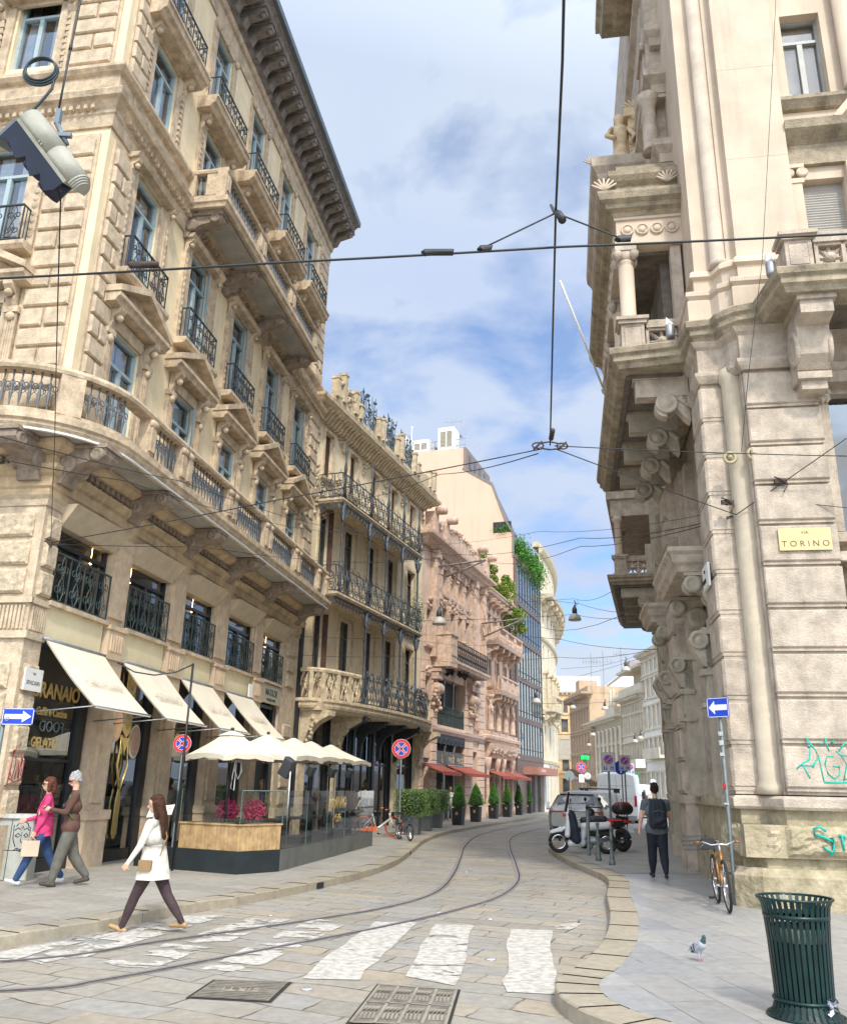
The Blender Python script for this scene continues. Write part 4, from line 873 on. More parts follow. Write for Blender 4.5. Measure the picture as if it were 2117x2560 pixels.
# first floor balcony: carved stone at both ends, plant-like iron in the middle, curved plan
def bow_path(n=16, o=1.5):
    return [(-.15, 0), (-.15,-.55)]+[(.2+i*(10.9)/n, -.85-(o-.85)*math.sin(math.pi*i/n)**.6) for i in range(n+1)]+[(11.6,-.5),(11.6,0)]
PB = bow_path()
m_ = MB(); m_.sweep(PB, [(-.9,4.02),(-.2,4.02),(-.1,4.1),(.0,4.12),(.04,4.2),(.04,4.3),(.1,4.34),(.1,4.44),(-.9,4.46)]); m_.box(.0, 11.4, -.9, 0, 4.05, 4.45); m_.build('first_floor_balcony', btr, B)
def carved_section(i0, i1, nm):
    """pierced carved stone balustrade following the bowed plan"""
    m_ = MB(); S = PB[i0:i1]; m_.sweep(S, [(-.16,5.32),(.02,5.32),(.04,5.4),(0,5.46),(-.14,5.46),(-.18,5.4)])
    for a, b in zip(S[:-1], S[1:]):
        a, b = Vector(a), Vector(b); d = (b-a); L_ = d.length; ang = math.atan2(d.y, d.x); n = Vector((-d.y, d.x))/L_
        m_.T = Matrix.Translation((a.x+n.x*.07, a.y+n.y*.07, 0)) @ Matrix.Rotation(ang,4,'Z')
        m_.box(-.07, .07, -.08, .08, 4.44, 5.35)
        for q in range(max(1, int(L_/.18))):
            x = (q+.5)*L_/max(1, int(L_/.18)); s_ = 1 if q % 2 else -1
            m_.tube([(x,0,4.44),(x+s_*.1,0,4.7),(x-s_*.08,0,5.0),(x+s_*.05,0,5.34)], .045, 5); m_.tube(spiral(x, 4.95, .12, .05, q, 1.1), .03, 5); m_.tube([(x-.1,0,4.5),(x+.1,0,5.3)], .028, 4)
    m_.T = None; return m_.build(nm, btr, B)
carved_section(0, 6, 'carved_balustrade'); carved_section(16, 21, 'carved_balustrade')
m_ = MB(); S = PB[5:17]
for a, b in zip(S[:-1], S[1:]):
    a, b = Vector(a), Vector(b); d = (b-a); ang = math.atan2(d.y, d.x); m_.T = Matrix.Translation((a.x, a.y, 0)) @ Matrix.Rotation(ang,4,'Z'); nouveau_rail(m_, 0, d.length, .08, 4.44, .95, .2)
    for q in range(4):
        x = random.uniform(0, d.length); m_.tube([(x,.05,4.9),(x+random.uniform(-.1,.1),-.05,5.4),(x+random.uniform(-.25,.25),-.02,5.75)], .02, 4, r2=.004); m_.lathe((x+random.uniform(-.15,.15),0,5.45+random.random()*.15), [(.01,-.08),(.06,0),(.01,.08)], 5)
m_.T = None; m_.build('plant_railing', irb, B)
# arched stone brackets and dark shopfront
m_ = MB()
for x, w_ in ((.35,.5),(2.9,.36),(8.9,.36),(11.55,.5)):
    m_.box(x-w_/2, x+w_/2, -.12, .3, .1, 4.1)
    P = [(-.12,2.9),(-.12,4.1)] + [(-1.15+1.0*(1-math.cos(t*math.pi/16)), 4.05-.0*t-1.1*(math.sin(t*math.pi/16))) for t in range(0,9)]
    m_.prism([(-.1,4.05),(-1.15,4.05),(-1.15,3.88),(-.9,3.75),(-.6,3.6),(-.38,3.35),(-.28,3.0),(-.24,2.6),(-.1,2.6)], 'x', x-w_/2, x+w_/2)
    for q in range(10): m_.lathe((x-w_/2, -.3-random.random()*.5*q/10, 2.7+q*.12), [(.01,-.08),(.09,0),(.01,.08)], 6)
bsplit(m_, 'arched_stone_bracket', btr, B)
for x in (3.0,4.9,6.8,8.7):
    m_ = MB(); m_.prism([(-.1,4.04),(-1.1,4.04),(-1.15,3.85),(-.9,3.7),(-.5,3.55),(-.3,3.2),(-.26,2.7),(-.1,2.6)], 'x', x-.07, x+.07); m_.lathe((x,-1.2,3.93), [(.02,-.14),(.13,-.04),(.11,.08),(.04,.15)], 8)
    [m_.tube([(x,-1.15,3.95),(x+s_*.16,-1.3,4.0),(x+s_*.24,-1.36,3.88)], .04, 5, r2=.015) for s_ in (-1,1)]
    m_.build('iron_bracket', iron, B)
m_ = MB(); m_.wall(0, LB, 0.1, 4.3, .02, [(.7,2.65,.15,3.9),(3.1,4.8,.15,3.7),(5.0,6.75,.15,3.7),(6.95,8.65,.15,3.7),(9.15,11.2,.15,3.9)], .2)
m_.build('ground_floor_wall', bmetal, B)
for a, b in ((.7,2.65),(3.1,4.8),(5.0,6.75),(6.95,8.65),(9.15,11.2)):
    m_ = MB(); m_.add([(a,.14,.15),(b,.14,.15),(b,.14,3.8),(a,.14,3.8)], [(0,1,2,3)]); m_.build('shop_window', shopglass, B)
    m_ = MB(); m_.box((a+b)/2-.03, (a+b)/2+.03, .1, .16, .15, 3.8); m_.box(a, b, .1, .16, 2.45, 2.52); m_.box(a, a+.08, .08, .16, .15, 3.8); m_.box(b-.2, b, .08, .16, .15, 3.8); bsplit(m_, 'shop_window_frame', bmetal, B)
m_ = MB(); 
for a in (1.0,3.3,5.3,7.2,9.5): m_.box(a, a+1.0, .26, .3, .2, 2.3)
bsplit(m_, 'lit_interior', mat('olive_interior', (.24,.22,.12), .6, var=.5, scale=2), B)
# plants on the balconies
leafm = mat('balcony_leaves', (.10,.20,.035), .6, var=.5, scale=6, col2=(.03,.09,.015))
def leaf_cloud(mb, n, fn, s=.07):
    for i in range(n):
        p = Vector(fn()); a, b = random.uniform(0, 6.28), random.uniform(-1, 1); u = Vector((math.cos(a), math.sin(a), b)).normalized()*s*random.uniform(.6,1.3); v = u.cross(Vector((random.gauss(0,1), random.gauss(0,1), random.gauss(0,1)))).normalized()*s*.5
        mb.add([p-u*.5, p+v*.5, p+u*.5, p-v*.5], [(0,1,2,3)])
m_ = MB(); leaf_cloud(m_, 500, lambda: (9.0+random.gauss(0,.25), -.9+random.gauss(0,.15), 8.7+abs(random.gauss(0,.6))), .09)
o = m_.build('balcony_plant', leafm); o.location = B.location; o.rotation_euler = (0,0,BZ); tag(o, 'leafy green plant on the end of the third floor iron balcony', 'plant')

# ---------------------------------------------------------------- C: pink ornate house with cafe
dirv = Vector((math.sin(R(20)), math.cos(R(20)), 0))
C = thing('ornate_pink_house', 'pink stone house with scrolled parapet and one big dark opening above its cafe', 'building', Vector((-4.116,29.278,0))+dirv*12.12, BZ)
LC = 10.9; pk = mat('pink_stucco', (.74,.55,.43), .9, var=.12, scale=1.5, bump=.15, bscale=40, stain=.22); pkt = mat('pink_carved_stone', (.69,.51,.40), .9, var=.26, scale=5, bump=.6, bscale=22, stain=.35)
hol = [(2.3,7.0,4.65,7.0)]+[(2.3,7.0,.15,4.15)]+[(.5,1.5,.15,3.0),(.55,1.25,4.9,6.8),(.55,1.25,8.3,10.1),(8.6,9.6,.15,3.6),(8.7,9.5,4.9,6.9)]+[(x-.45,x+.45,8.05,10.6) for x in (3.3,4.65,6.0,7.35)]+[(x-.4,x+.4,11.3,12.7) for x in (3.3,4.65,6.0,7.35)]+[(8.8,9.4,8.3,10.0)]
m_ = MB(); m_.wall(0, LC, .1, 13.4, 0, hol, .5); m_.box(0, LC, .5, 6, 13.2, 13.5); m_.box(0, .2, .51, 6, 0, 13.4); m_.box(LC-.2, LC, .51, 6, 0, 13.4); m_.build('street_wall', pk, C)
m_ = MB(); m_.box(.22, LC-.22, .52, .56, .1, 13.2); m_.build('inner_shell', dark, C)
m_ = MB(); z = .9      # rusticated bands on the piers
for x0, x1 in ((1.55,2.3),(7.0,8.5),(-.0,.45),(9.7,10.9)):
    z = .9; m_.box(x0, x1, -.16, 0, .1, .85)
    while z < 7.2: m_.cham(x0+.01, x1-.01, -.10, .0, z+.015, z+.40-.015, .02); z += .4
bsplit(m_, 'rusticated_piers', pk, C)
moulding(C, LC, 4.2, [(0,0),(.12,0),(.16,.08),(.24,.14),(.26,.26),(0,.3)], 0, mat('pale_pink_string', (.72,.56,.47), .8, var=.1), 'string_course')
m_ = MB()
for x in (1.9, 7.75, 8.3):   # big scroll capitals and carved pilasters
    for q in range(22): m_.lathe((x+random.gauss(0,.2), -.12-random.random()*.2, 5.9+random.gauss(0,.35)), [(.01,-.1),(.14,-.02),(.1,.08),(.02,.12)], 7)
    m_.T = Matrix.Translation((x,-.22,6.3)) @ Matrix.Rotation(R(90),4,'Y'); m_.lathe((0,0,-.3), [(.28,0),(.3,.1),(.24,.3),(.3,.5),(.28,.6)], 12); m_.T = None
    m_.box(x-.4, x+.4, -.4, 0, 6.75, 7.1); m_.box(x-.45, x+.45, -.5, 0, 7.1, 7.25)
bsplit(m_, 'scroll_capitals', pkt, C)
m_ = MB(); m_.sweep([(2.2,0),(2.2,-.85),(8.9,-.85),(8.9,0)], [(-.1,7.5),(0,7.5),(.04,7.62),(.1,7.66),(.1,7.78),(-.1,7.8)]); m_.box(2.21, 8.89, -.84, 0, 7.55, 7.78); m_.box(1.6, 2.6, -1.0, 0, 7.35, 8.95); m_.box(1.55, 2.65, -1.08, 0, 8.9, 9.05); m_.box(1.7, 2.5, -1.04, -1.0, 7.9, 8.7); m_.build('stone_balcony', pkt, C)
m_ = MB(); iron_panel(m_, 6.2, 1.05, 2.65, 7.8, -.82, .36, .016); m_.build('balcony_railing', iron, C)
m_ = MB(); [m_.lathe((x+random.gauss(0,.2), -.4+random.gauss(0,.2), 7.3+random.gauss(0,.1)), [(.01,-.14),(.15,0),(.01,.14)], 6) for x in (3.4,5.2) for _ in range(9)]; bsplit(m_, 'balcony_console_figures', iron, C)
for x in (3.85,5.4):
    m_ = MB(); m_.lathe((x,.1,4.65), [(.07,0),(.05,.1),(.045,2.1),(.08,2.2),(.08,2.35)], 8); m_.build('slim_column', grey_m, C)
    m_ = MB(); m_.lathe((x,.05,.15), [(.08,0),(.06,.15),(.055,3.0),(.09,3.1),(.06,3.3),(.12,3.6),(.14,3.95)], 8); m_.build('slim_column', grey_m, C)
m_ = MB(); iron_panel(m_, 4.66, .95, 2.32, 4.65, -.0, .3, .018); m_.build('opening_railing', mat('green_grey_iron', (.05,.075,.072)), C)
m_ = MB(); m_.box(2.3, 7.0, .2, .3, 4.65, 5.5); m_.build('interior_ledge', dark, C)
m_ = MB()
for a, b in ((2.3,3.8),(3.9,5.4),(5.5,7.0)): m_.box(a, b, -.02, .04, 2.65, 3.4)
bsplit(m_, 'fascia_sign', mat('taupe_sign_board', (.10,.09,.08), .5, var=.3), C)
lm = mat('pale_sign_letters', (.5,.45,.38), .5)
text('PUCK', .42, lm, C, (4.3,-.03,2.86), name='sign_lettering', align='LEFT'); text('PUCK', .42, lm, C, (5.8,-.03,2.86), name='sign_lettering')
for x in (3.3,5.15,6.75):
    m_ = MB(); [m_.tube(spiral(x, z, .12, .03, 0, 1.2, y=-.03), .02, 4) for z in (2.9,3.15)]; m_.build('sign_ornament', gold, C)
m_ = MB(); m_.box(2.3, 7.0, -.08, .02, 3.75, 4.2); [m_.lathe((2.5+q*.22, -.06, 3.85+.12*math.sin(q*2.1)), [(.01,-.1),(.1,0),(.01,.1)], 6) for q in range(20)]; m_.build('iron_frieze', iron, C)
facade_windows(C, [(x,8.05,.9,2.55) for x in (3.3,4.65,6.0,7.35)]+[(x,11.3,.8,1.4) for x in (3.3,4.65,6.0,7.35)]+[(9.1,8.3,.6,1.7),(.9,8.3,.7,1.8),(.9,4.9,.7,1.9),(9.1,4.9,.8,2.0)], 0, .4, mat('maroon_frame', (.10,.05,.045), .5), pkt, .14, head='blob', transom=.7)
m_ = MB()   # carved pilasters and festoons on the upper floors
for x in (2.6,3.98,5.33,6.68,8.05):
    m_.box(x-.13, x+.13, -.14, 0, 8.0, 12.9); m_.box(x-.18, x+.18, -.2, 0, 12.6, 12.95); m_.box(x-.17, x+.17, -.18, 0, 10.9, 11.1)
    for q in range(14): m_.lathe((x+random.gauss(0,.07), -.15, random.choice([10.6,12.3,9.2])+random.gauss(0,.16)), [(.01,-.08),(.09,0),(.01,.08)], 6)
for x in (1.5, 8.5, 10.4): m_.box(x-.22, x+.22, -.3, 0, 7.8, 13.2); m_.box(x-.28, x+.28, -.4, 0, 12.8, 13.2)
bsplit(m_, 'carved_pilasters', pkt, C)
moulding(C, LC, 13.2, [(0,0),(.1,0),(.2,.12),(.34,.2),(.36,.34),(.6,.4),(.62,.54),(0,.6)], -.1, pkt, 'eaves')
m_ = MB()   # curved scrolled parapet
arch = [(0,13.75)]+[(x, 14.55+.55*math.sin(math.pi*(x-1.0)/9.0)**.8 if 1.0 < x < 10 else 14.2) for x in [i*.25 for i in range(0, 44)]]+[(10.9,13.75)]
m_.prism(arch, 'y', -.35, .0)
m_.sweep([(0,-.35),(LC,-.35)], [(0,13.75),(.12,13.78),(.14,13.9),(0,13.95)])
for x in (.6,2.4,8.2,10.3):
    m_.box(x-.28, x+.28, -.5, .05, 13.75, 15.0); m_.T = Matrix.Translation((x,-.5,15.05)) @ Matrix.Rotation(R(-90),4,'X'); m_.lathe((0,0,-.5), [(.2,0),(.22,.1),(.2,.55)], 12); m_.T = None
for q in range(90):
    x = random.uniform(.5,10.4); zt = 14.55+.55*max(0,math.sin(math.pi*(x-1.0)/9.0)) if 1 < x < 10 else 14.2; m_.lathe((x, -.38, zt-abs(random.gauss(0,.16))), [(.01,-.1),(.11,0),(.01,.1)], 6)
m_.build('scrolled_parapet', pkt, C)
# ---------------------------------------------------------------- D: narrow pink house with caryatids and roof garden
D = thing('caryatid_house', 'narrow pink house with carved figures, small stone balconies and a roof garden', 'building', Vector((-4.116,29.278,0))+dirv*23.05, BZ)
LD = 7.9
hol = [(.3,2.0,.15,3.4),(2.6,3.3,.15,3.4),(3.9,5.6,.15,3.4)]+[(x-.4,x+.4,5.2,6.9) for x in (1.5,3.2,4.9)]+[(x-.38,x+.38,7.6,9.2) for x in (1.2,3.1,5.0)]+[(x-.38,x+.38,10.4,12.0) for x in (1.2,2.6,4.0,5.4)]
m_ = MB(); m_.wall(0, LD, .1, 12.9, 0, hol, .4); m_.box(0, LD, .4, 5, 12.7, 12.95); m_.box(0, .1, .41, 5, 0, 12.9); m_.build('street_wall', pk, D)
m_ = MB(); m_.box(.12, LD-.1, .42, .5, .1, 12.7); m_.build('inner_shell', dark, D)
facade_windows(D, [(x,5.2,.8,1.7) for x in (1.5,3.2,4.9)]+[(x,7.6,.76,1.6) for x in (1.2,3.1,5.0)]+[(x,10.4,.76,1.6) for x in (1.2,2.6,4.0,5.4)], 0, .35, MT['maroon_frame'], pkt, .12, transom=.7)
moulding(D, 7.0, 12.7, CORN, -.1, pkt, 'eaves')
for i, x in enumerate((.3,1.3,2.3,3.3,4.3,5.3,6.3)): m_ = MB(); big_bracket(m_, x, 0, 12.75, .7, .22, .5); m_.build('eaves_bracket', pkt, D)
for z, x0, x1, nm in ((10.2,.2,6.4,'upper_stone_balcony'),(7.3,.9,5.0,'lower_stone_balcony')):
    m_ = MB(); m_.sweep([(x0,0),(x0,-.9),(x1,-.9),(x1,0)], [(-.1,z-.25),(0,z-.25),(.05,z-.1),(.08,z),(-.1,z+.02)]); m_.box(x0+.01, x1-.01, -.89, 0, z-.2, z)
    s2 = MB(); nseg = 3
    for i in range(nseg): balustrade(m_, m_, x0+i*(x1-x0)/nseg, x0+(i+1)*(x1-x0)/nseg, -.78, z, .85, .25, 6)
    if z < 9: m_.box(x0, x1, -.85, -.72, z, z+.7)
    m_.build(nm, pkt, D)
    for i in range(5): q = MB(); big_bracket(q, x0+.3+i*(x1-x0-.6)/4, 0, z-.24, .8, .2, .75); q.build('balcony_bracket', pkt, D)
for x in (.6,2.35,4.1,5.9):   # standing carved figures between the first floor windows
    m_ = MB(); m_.lathe((x,-.28,4.95), [(.2,0),(.2,.1),(.16,.16),(.18,.5),(.13,.95),(.17,1.2),(.19,1.35),(.07,1.5),(.1,1.6),(.11,1.72),(.06,1.84),(.2,1.9),(.24,2.05)], 10); m_.tube([(x-.15,-.35,6.3),(x-.25,-.45,6.05),(x-.05,-.5,5.9)], .05, 6); m_.build('caryatid', pkt, D)
moulding(D, 6.8, 4.2, [(0,0),(.3,.05),(.36,.2),(.5,.24),(.52,.4),(.3,.5),(.3,.68),(0,.7)], 0, pkt, 'mezzanine_cornice')
m_ = MB(); m_.prism([(-.0,3.35),(-.2,3.4),(-.55,3.9),(-.6,4.2),(0,4.2)], 'x', .1, 6.6)
for q in range(80): m_.lathe((random.uniform(.2,6.5), -.3-random.random()*.25, random.uniform(3.6,4.1)), [(.01,-.1),(.12,0),(.01,.1)], 6)
m_.build('carved_hood', pkt, D)
m_ = MB(); [ (m_.lathe((x,-.2,.1), [(.2,0),(.2,.5),(.13,.6),(.11,2.7),(.18,2.8),(.22,3.0),(.25,3.3)], 10)) for x in (.15,2.3,3.6,5.9)]; bsplit(m_, 'shopfront_columns', pkt, D)
m_ = MB(); [m_.box(a, b, -.02, .05, 2.6, 3.35) for a, b in ((.3,2.0),(2.6,3.3),(3.9,5.6))]; bsplit(m_, 'fascia_sign', MT['taupe_sign_board'], D)
text('PUCK', .4, lm, D, (.6,-.03,2.8), name='sign_lettering'); text('PUCK', .4, lm, D, (4.2,-.03,2.8), name='sign_lettering')
m_ = MB(); m_.box(6.4, LD, .0, .3, .1, 12.0); m_.box(6.3, 6.5, -.1, .3, .1, 12.0); m_.build('dark_side_pier', mat('brown_metal_cladding', (.16,.12,.105), .6, var=.15), D)
# roof garden: bushes + chimney
m_ = MB(); m_.box(.4, 1.4, .0, 1.2, 12.95, 14.9); m_.box(.35, 1.45, -.05, 1.25, 14.6, 14.75); m_.build('brick_chimney', mat('terracotta', (.52,.27,.17), .9, var=.2, bump=.2), D)
garden = mat('garden_leaves', (.24,.31,.03), .6, var=.5, scale=3, col2=(.05,.12,.015))
for i, (x, y, z, rx, rz, lb) in enumerate([(1.6,.6,15.3,1.1,.7,'yellow green roof garden bush beside the brick chimney'),(3.0,.2,14.4,1.2,1.1,'big yellow green bush in the middle of the roof garden'),(4.6,-.1,13.8,1.0,1.0,'roof garden bush hanging over the eaves'),(5.6,-.6,12.3,.8,.9,'darker green creeper at the low end of the roof garden')]):
    m_ = MB(); 
    cl = [(random.gauss(0,.5)*rx, random.gauss(0,.4)*rx, random.gauss(0,.5)*rz, random.uniform(.3,.55)) for _ in range(9)]
    def pt():
        c = random.choice(cl); v = Vector((random.gauss(0,1),random.gauss(0,1),random.gauss(0,1))).normalized()*c[3]*random.uniform(.6,1.1); return (x+c[0]+v.x, y+c[1]+v.y, z+c[2]+v.z)
    leaf_cloud(m_, 2600, pt, .17); o = m_.build('foliage', garden)
    t = thing('roof_bush', lb, 'bush', D.location, BZ, 'roof garden bushes'); o.parent = t
    q = MB(); q.tube([(x,y,12.9 if z > 12.8 else 12.0),(x+.05,y,z)], .05, 5); q.build('stem', mat('bark', (.08,.055,.035), .9), t)
# ---------------------------------------------------------------- E: blank pink gable and glass front
E = thing('glass_fronted_block', 'tall block with blank pink gable wall, brown metal and glass street front', 'building', Vector((-4.116,29.278,0))+dirv*31.0, BZ)
LE = 8.4
peach = mat('peach_gable_render', (.72,.44,.32), .92, var=.13, scale=.45, bump=.08, bscale=30, stain=.22, col2=(.62,.50,.38))
sect = [(0.05,12.0),(0.05,17.5),(.05,19.2),(.6,20.3),(1.6,23.1),(3.8,24.5),(3.8,26.2),(8.5,26.4),(12,26.4),(12,0),(0.05,0)]
m_ = MB(); m_.prism([(y,z) for y, z in sect], 'x', -.01, .35); m_.build('gable_wall', peach, E)
m_ = MB(); m_.add([(.3,.05,17.5),(LE,.05,17.0),(LE,.6,19.5),(.3,.6,20.3),(LE,2.0,22.0),(.3,1.6,23.1),(LE,3.8,23.5),(.3,3.8,24.5)], [(0,1,2,3),(3,2,4,5),(5,4,6,7)]); m_.box(.35, 7.0, 3.8, 9, 23, 26.2); m_.build('mansard_roof', mat('dark_zinc', (.17,.17,.19), .5, metal=.4, var=.2), E)
m_ = MB(); m_.prism([(0.0,17.4),(.0,19.3),(.55,20.35),(1.55,23.2),(3.85,24.65),(3.85,24.5),(1.6,23.0),(.65,20.2),(.1,19.2),(.1,17.4)], 'x', -.06, .25); m_.build('gable_coping', mat('grey_coping', (.22,.2,.18), .8), E)
m_ = MB(); m_.box(.0, 6.8, 3.6, 3.8, 24.4, 26.3); m_.build('top_storey', mat('brown_top_storey', (.26,.2,.17), .7), E)
m_ = MB(); [m_.box(x, x+.8, 3.54, 3.62, 24.9, 25.9) for x in (.8,2.2,3.6,5.0)]; bsplit(m_, 'top_storey_windows', glass, E)
m_ = MB(); [m_.tube([(.9+i*.01,y,26.3),(.9,y,27.4)], .025, 4) for i, y in enumerate([3.9+.5*k for k in range(12)])]; m_.tube([(.9,3.9,27.4),(.9,9.5,27.4)], .025, 4); m_.tube([(.9,3.9,26.9),(.9,9.5,26.9)], .02, 4); m_.build('roof_railing', grey_m, E)
# mechanical plant and aerial on the roof
for i, (y, z0, w_, h_, lb) in enumerate([(5.3,26.4,1.3,2.1,'tall white air conditioning unit with twin grilles on the pink block'),(7.4,26.4,1.4,1.3,'low white air conditioning unit in the middle of the roof'),(9.6,26.4,2.0,1.8,'wide white air conditioning unit at the left end of the roof')]):
    t = thing('air_conditioning_unit', lb, 'air conditioner', E.location, BZ, 'white units on the roof')
    m_ = MB(); m_.box(.3, 1.7, y-w_/2, y+w_/2, z0, z0+h_-.25); m_.T = None; m_.prism([(y-w_/2,z0+h_-.25),(y-w_*.3,z0+h_),(y+w_*.3,z0+h_),(y+w_/2,z0+h_-.25)], 'x', 1.2, 2.6); m_.build('casing', white_p, t)
    m_ = MB(); [m_.box(.25, .3, y-w_*.38+.0+k*w_*.4, y-w_*.38+w_*.32+k*w_*.4, z0+.25+q*.11, z0+.3+q*.11) for k in range(2) for q in range(int((h_-.7)/.11))]; m_.build('grille', mat('beige_grille', (.4,.35,.25), .6), t)
m_ = MB(); m_.tube([(1,5.0,26.2),(1,5.0,29.2)], .03, 5); m_.tube([(1,4.2,28.9),(1,5.7,29.0)], .02, 4); [m_.tube([(1,4.2+k*.2,28.6),(1,4.2+k*.2,29.2)], .012, 4) for k in range(7)]
o = m_.build('television_aerial', grey_m); o.location = E.location; o.rotation_euler = (0,0,BZ); tag(o, 'thin television aerial above the tall white roof unit', 'aerial')
m_ = MB(); m_.tube([(1,8.4,26.2),(1,8.4,29.0)], .04, 5); m_.lathe((1,8.4,28.9), [(.02,-.1),(.12,0),(.02,.15)], 8)
o = m_.build('roof_mast', white_p); o.location = E.location; o.rotation_euler = (0,0,BZ); tag(o, 'short white mast rising between the roof units', 'mast')
m_ = MB(); [m_.tube([(-.1,8.0+k*.35,20.6),(-.1,8.0+k*.35,25.6)], .02, 4) for k in range(8)]; [m_.tube([(-.1,8.0,20.8+k*.45),(-.1,10.5,20.8+k*.45)], .02, 4) for k in range(11)]; m_.build('wall_trellis', iron, E)
m_ = MB(); m_.box(-.03, .02, .15, 1.5, 19.3, 20.1); m_.build('terrace_niche', dark, E)
# street front: brown metal frame, glass bays
brm = MT['brown_metal_cladding']; bands = [3.75,6.25,8.95,11.7,14.3,17.3]
m_ = MB(); m_.box(0, .55, -.1, 0, .1, 17.4)
for z in bands: m_.box(.55, LE, -.08, 0, z-.18, z+.18)
m_.box(0, LE, -.15, 0, 17.3, 17.6); m_.box(.55, LE, -.05, 0, .1, 3.6); m_.build('metal_cladding', brm, E)
m_ = MB(); nn_ = 9
for i in range(nn_+1):
    x = .55+i*(LE-.55)/nn_; m_.box(x-.035, x+.035, -.07, 0, 3.9, 17.2)
for k in range(5): [m_.box(.55, LE, -.05, 0, bands[k]+.55, bands[k]+.59)]
m_.build('mullions', mat('dark_mullion', (.07,.065,.06), .5, metal=.3), E)
cg = bpy.data.materials.new('blue_curtain_wall'); cg.use_nodes = True; b_ = cg.node_tree.nodes['Principled BSDF']; b_.inputs['Base Color'].default_value = (.20,.28,.36,1); b_.inputs['Roughness'].default_value = .04; b_.inputs['Metallic'].default_value = .55
for k in range(5): m_ = MB(); m_.add([(.55,-.02,bands[k]),(LE,-.02,bands[k]),(LE,-.02,bands[k+1]),(.55,-.02,bands[k+1])], [(0,1,2,3)]); m_.build('glass_storey', cg, E)
m_ = MB(); [m_.box(a, a+.9, -.07, -.02, .2, 2.6) for a in (2.9,4.3,6.2)]; bsplit(m_, 'entrance_doors', dark, E)
m_ = MB(); m_.box(1.7, 8.6, -1.1, 0, 2.65, 3.15); m_.build('entrance_canopy', mat('salmon_canopy', (.42,.19,.14), .7, var=.1), E)
m_ = MB(); [m_.tube([(2.7+.4*k,-1.11,2.82),(2.8+.4*k,-1.11,3.0),(2.9+.4*k,-1.11,2.82)], .02, 4) for k in range(4)]; m_.build('canopy_marks', mat('pale_canopy_letters', (.7,.5,.4), .6), E)
hang = mat('hanging_garden_leaves', (.09,.28,.02), .6, var=.5, scale=3, col2=(.025,.10,.01))
for i, lb in enumerate(['first bright green creeper along the top of the glass front, nearest the gable','second bright green creeper along the top of the glass front','third bright green creeper along the glass front, at its far end']):
    m_ = MB(); x0 = .5+i*2.6; leaf_cloud(m_, 2200, lambda: (x0+random.random()*2.5, -.1+random.gauss(0,.3), 18.7-.14*x0*random.random()-abs(random.gauss(0,.55))+random.gauss(0,.35)), .17)
    o = m_.build('creeper', hang); o.location = E.location; o.rotation_euler = (0,0,BZ); tag(o, lb, 'climbing plant', 'creepers on the glass front')
m_ = MB(); leaf_cloud(m_, 350, lambda: (-.1+random.gauss(0,.1), .7+random.gauss(0,.35), 19.5+random.gauss(0,.2)), .1)
o = m_.build('niche_plant', hang); o.location = E.location; o.rotation_euler = (0,0,BZ); tag(o, 'small shrub in the niche at the edge of the pink gable', 'plant')
# ---------------------------------------------------------------- F: curved pale palazzo
FO = Vector((-4.116,29.278,0))+dirv*39.5
Fb = thing('curved_palazzo', 'pale cream palazzo whose front curves away behind the glass front', 'building', FO, BZ)
cr1 = mat('pale_travertine', (.76,.68,.52), .9, var=.1, scale=2, bump=.2, bscale=30, stain=.22); cr2 = mat('travertine_carved', (.66,.57,.42), .9, var=.2, scale=4, bump=.4, bscale=20, stain=.3)
NF = 11; RF = 62.0
def fp(t, o=0):   # plan point along the curve: straight at first, then bending left
    a = t*R(23); x = RF*math.sin(a); y = RF*(1-math.cos(a)); return (x+o*math.sin(a)*1.0, y-o*math.cos(a))
PF = [fp(i/NF) for i in range(NF+1)]
def fsweep(prof, mm, nm): return MB().sweep(PF, prof).build(nm, mm, Fb)
def seg_T(i, t=.5):
    a = Vector(PF[i]); b = Vector(PF[i+1]); d = b-a; ang = math.atan2(d.y, d.x); p = a.lerp(b, t); return Matrix.Translation((p.x,p.y,0)) @ Matrix.Rotation(ang,4,'Z'), d.length
m_ = MB(); fr_, sh_, gl_ = MB(), MB(), MB()
for i in range(NF):
    T, L_ = seg_T(i); m_.T = T
    ho = [(-.38,.38,.6,3.4),(-.36,.36,4.2,6.4),(-.38,.38,8.1,10.2),(-.3,.3,11.4,12.6),(-.3,.3,14.3,15.5),(-.28,.28,17.4,18.9)]
    m_.wall(-L_/2, L_/2, .1, 20.2, 0, ho, .25)
m_.T = None; m_.build('curved_wall', cr1, Fb)
fsweep([(-.26,0),(-.3,0),(-.3,20),(-.26,20)], dark, 'inner_shell')
fsweep([(0,3.6),(.1,3.6),(.14,3.8),(0,3.85)], cr2, 'string_course'); fsweep([(0,7.2),(.2,7.2),(.3,7.4),(.3,7.5),(0,7.55)], cr2, 'string_course')
fsweep([(0,12.9),(.15,12.95),(.2,13.1),(0,13.15)], cr2, 'string_course'); fsweep([(0,15.9),(.3,15.95),(.4,16.2),(.95,16.3),(1.0,16.55),(0,16.6)], cr2, 'main_cornice'); fsweep([(0,19.9),(.2,19.95),(.35,20.2),(.4,20.5),(0,20.6)], cr2, 'attic_cornice'); fsweep([(-.5,20.5),(.05,20.5),(.05,20.9),(-.5,20.9)], cr2, 'roof_parapet')
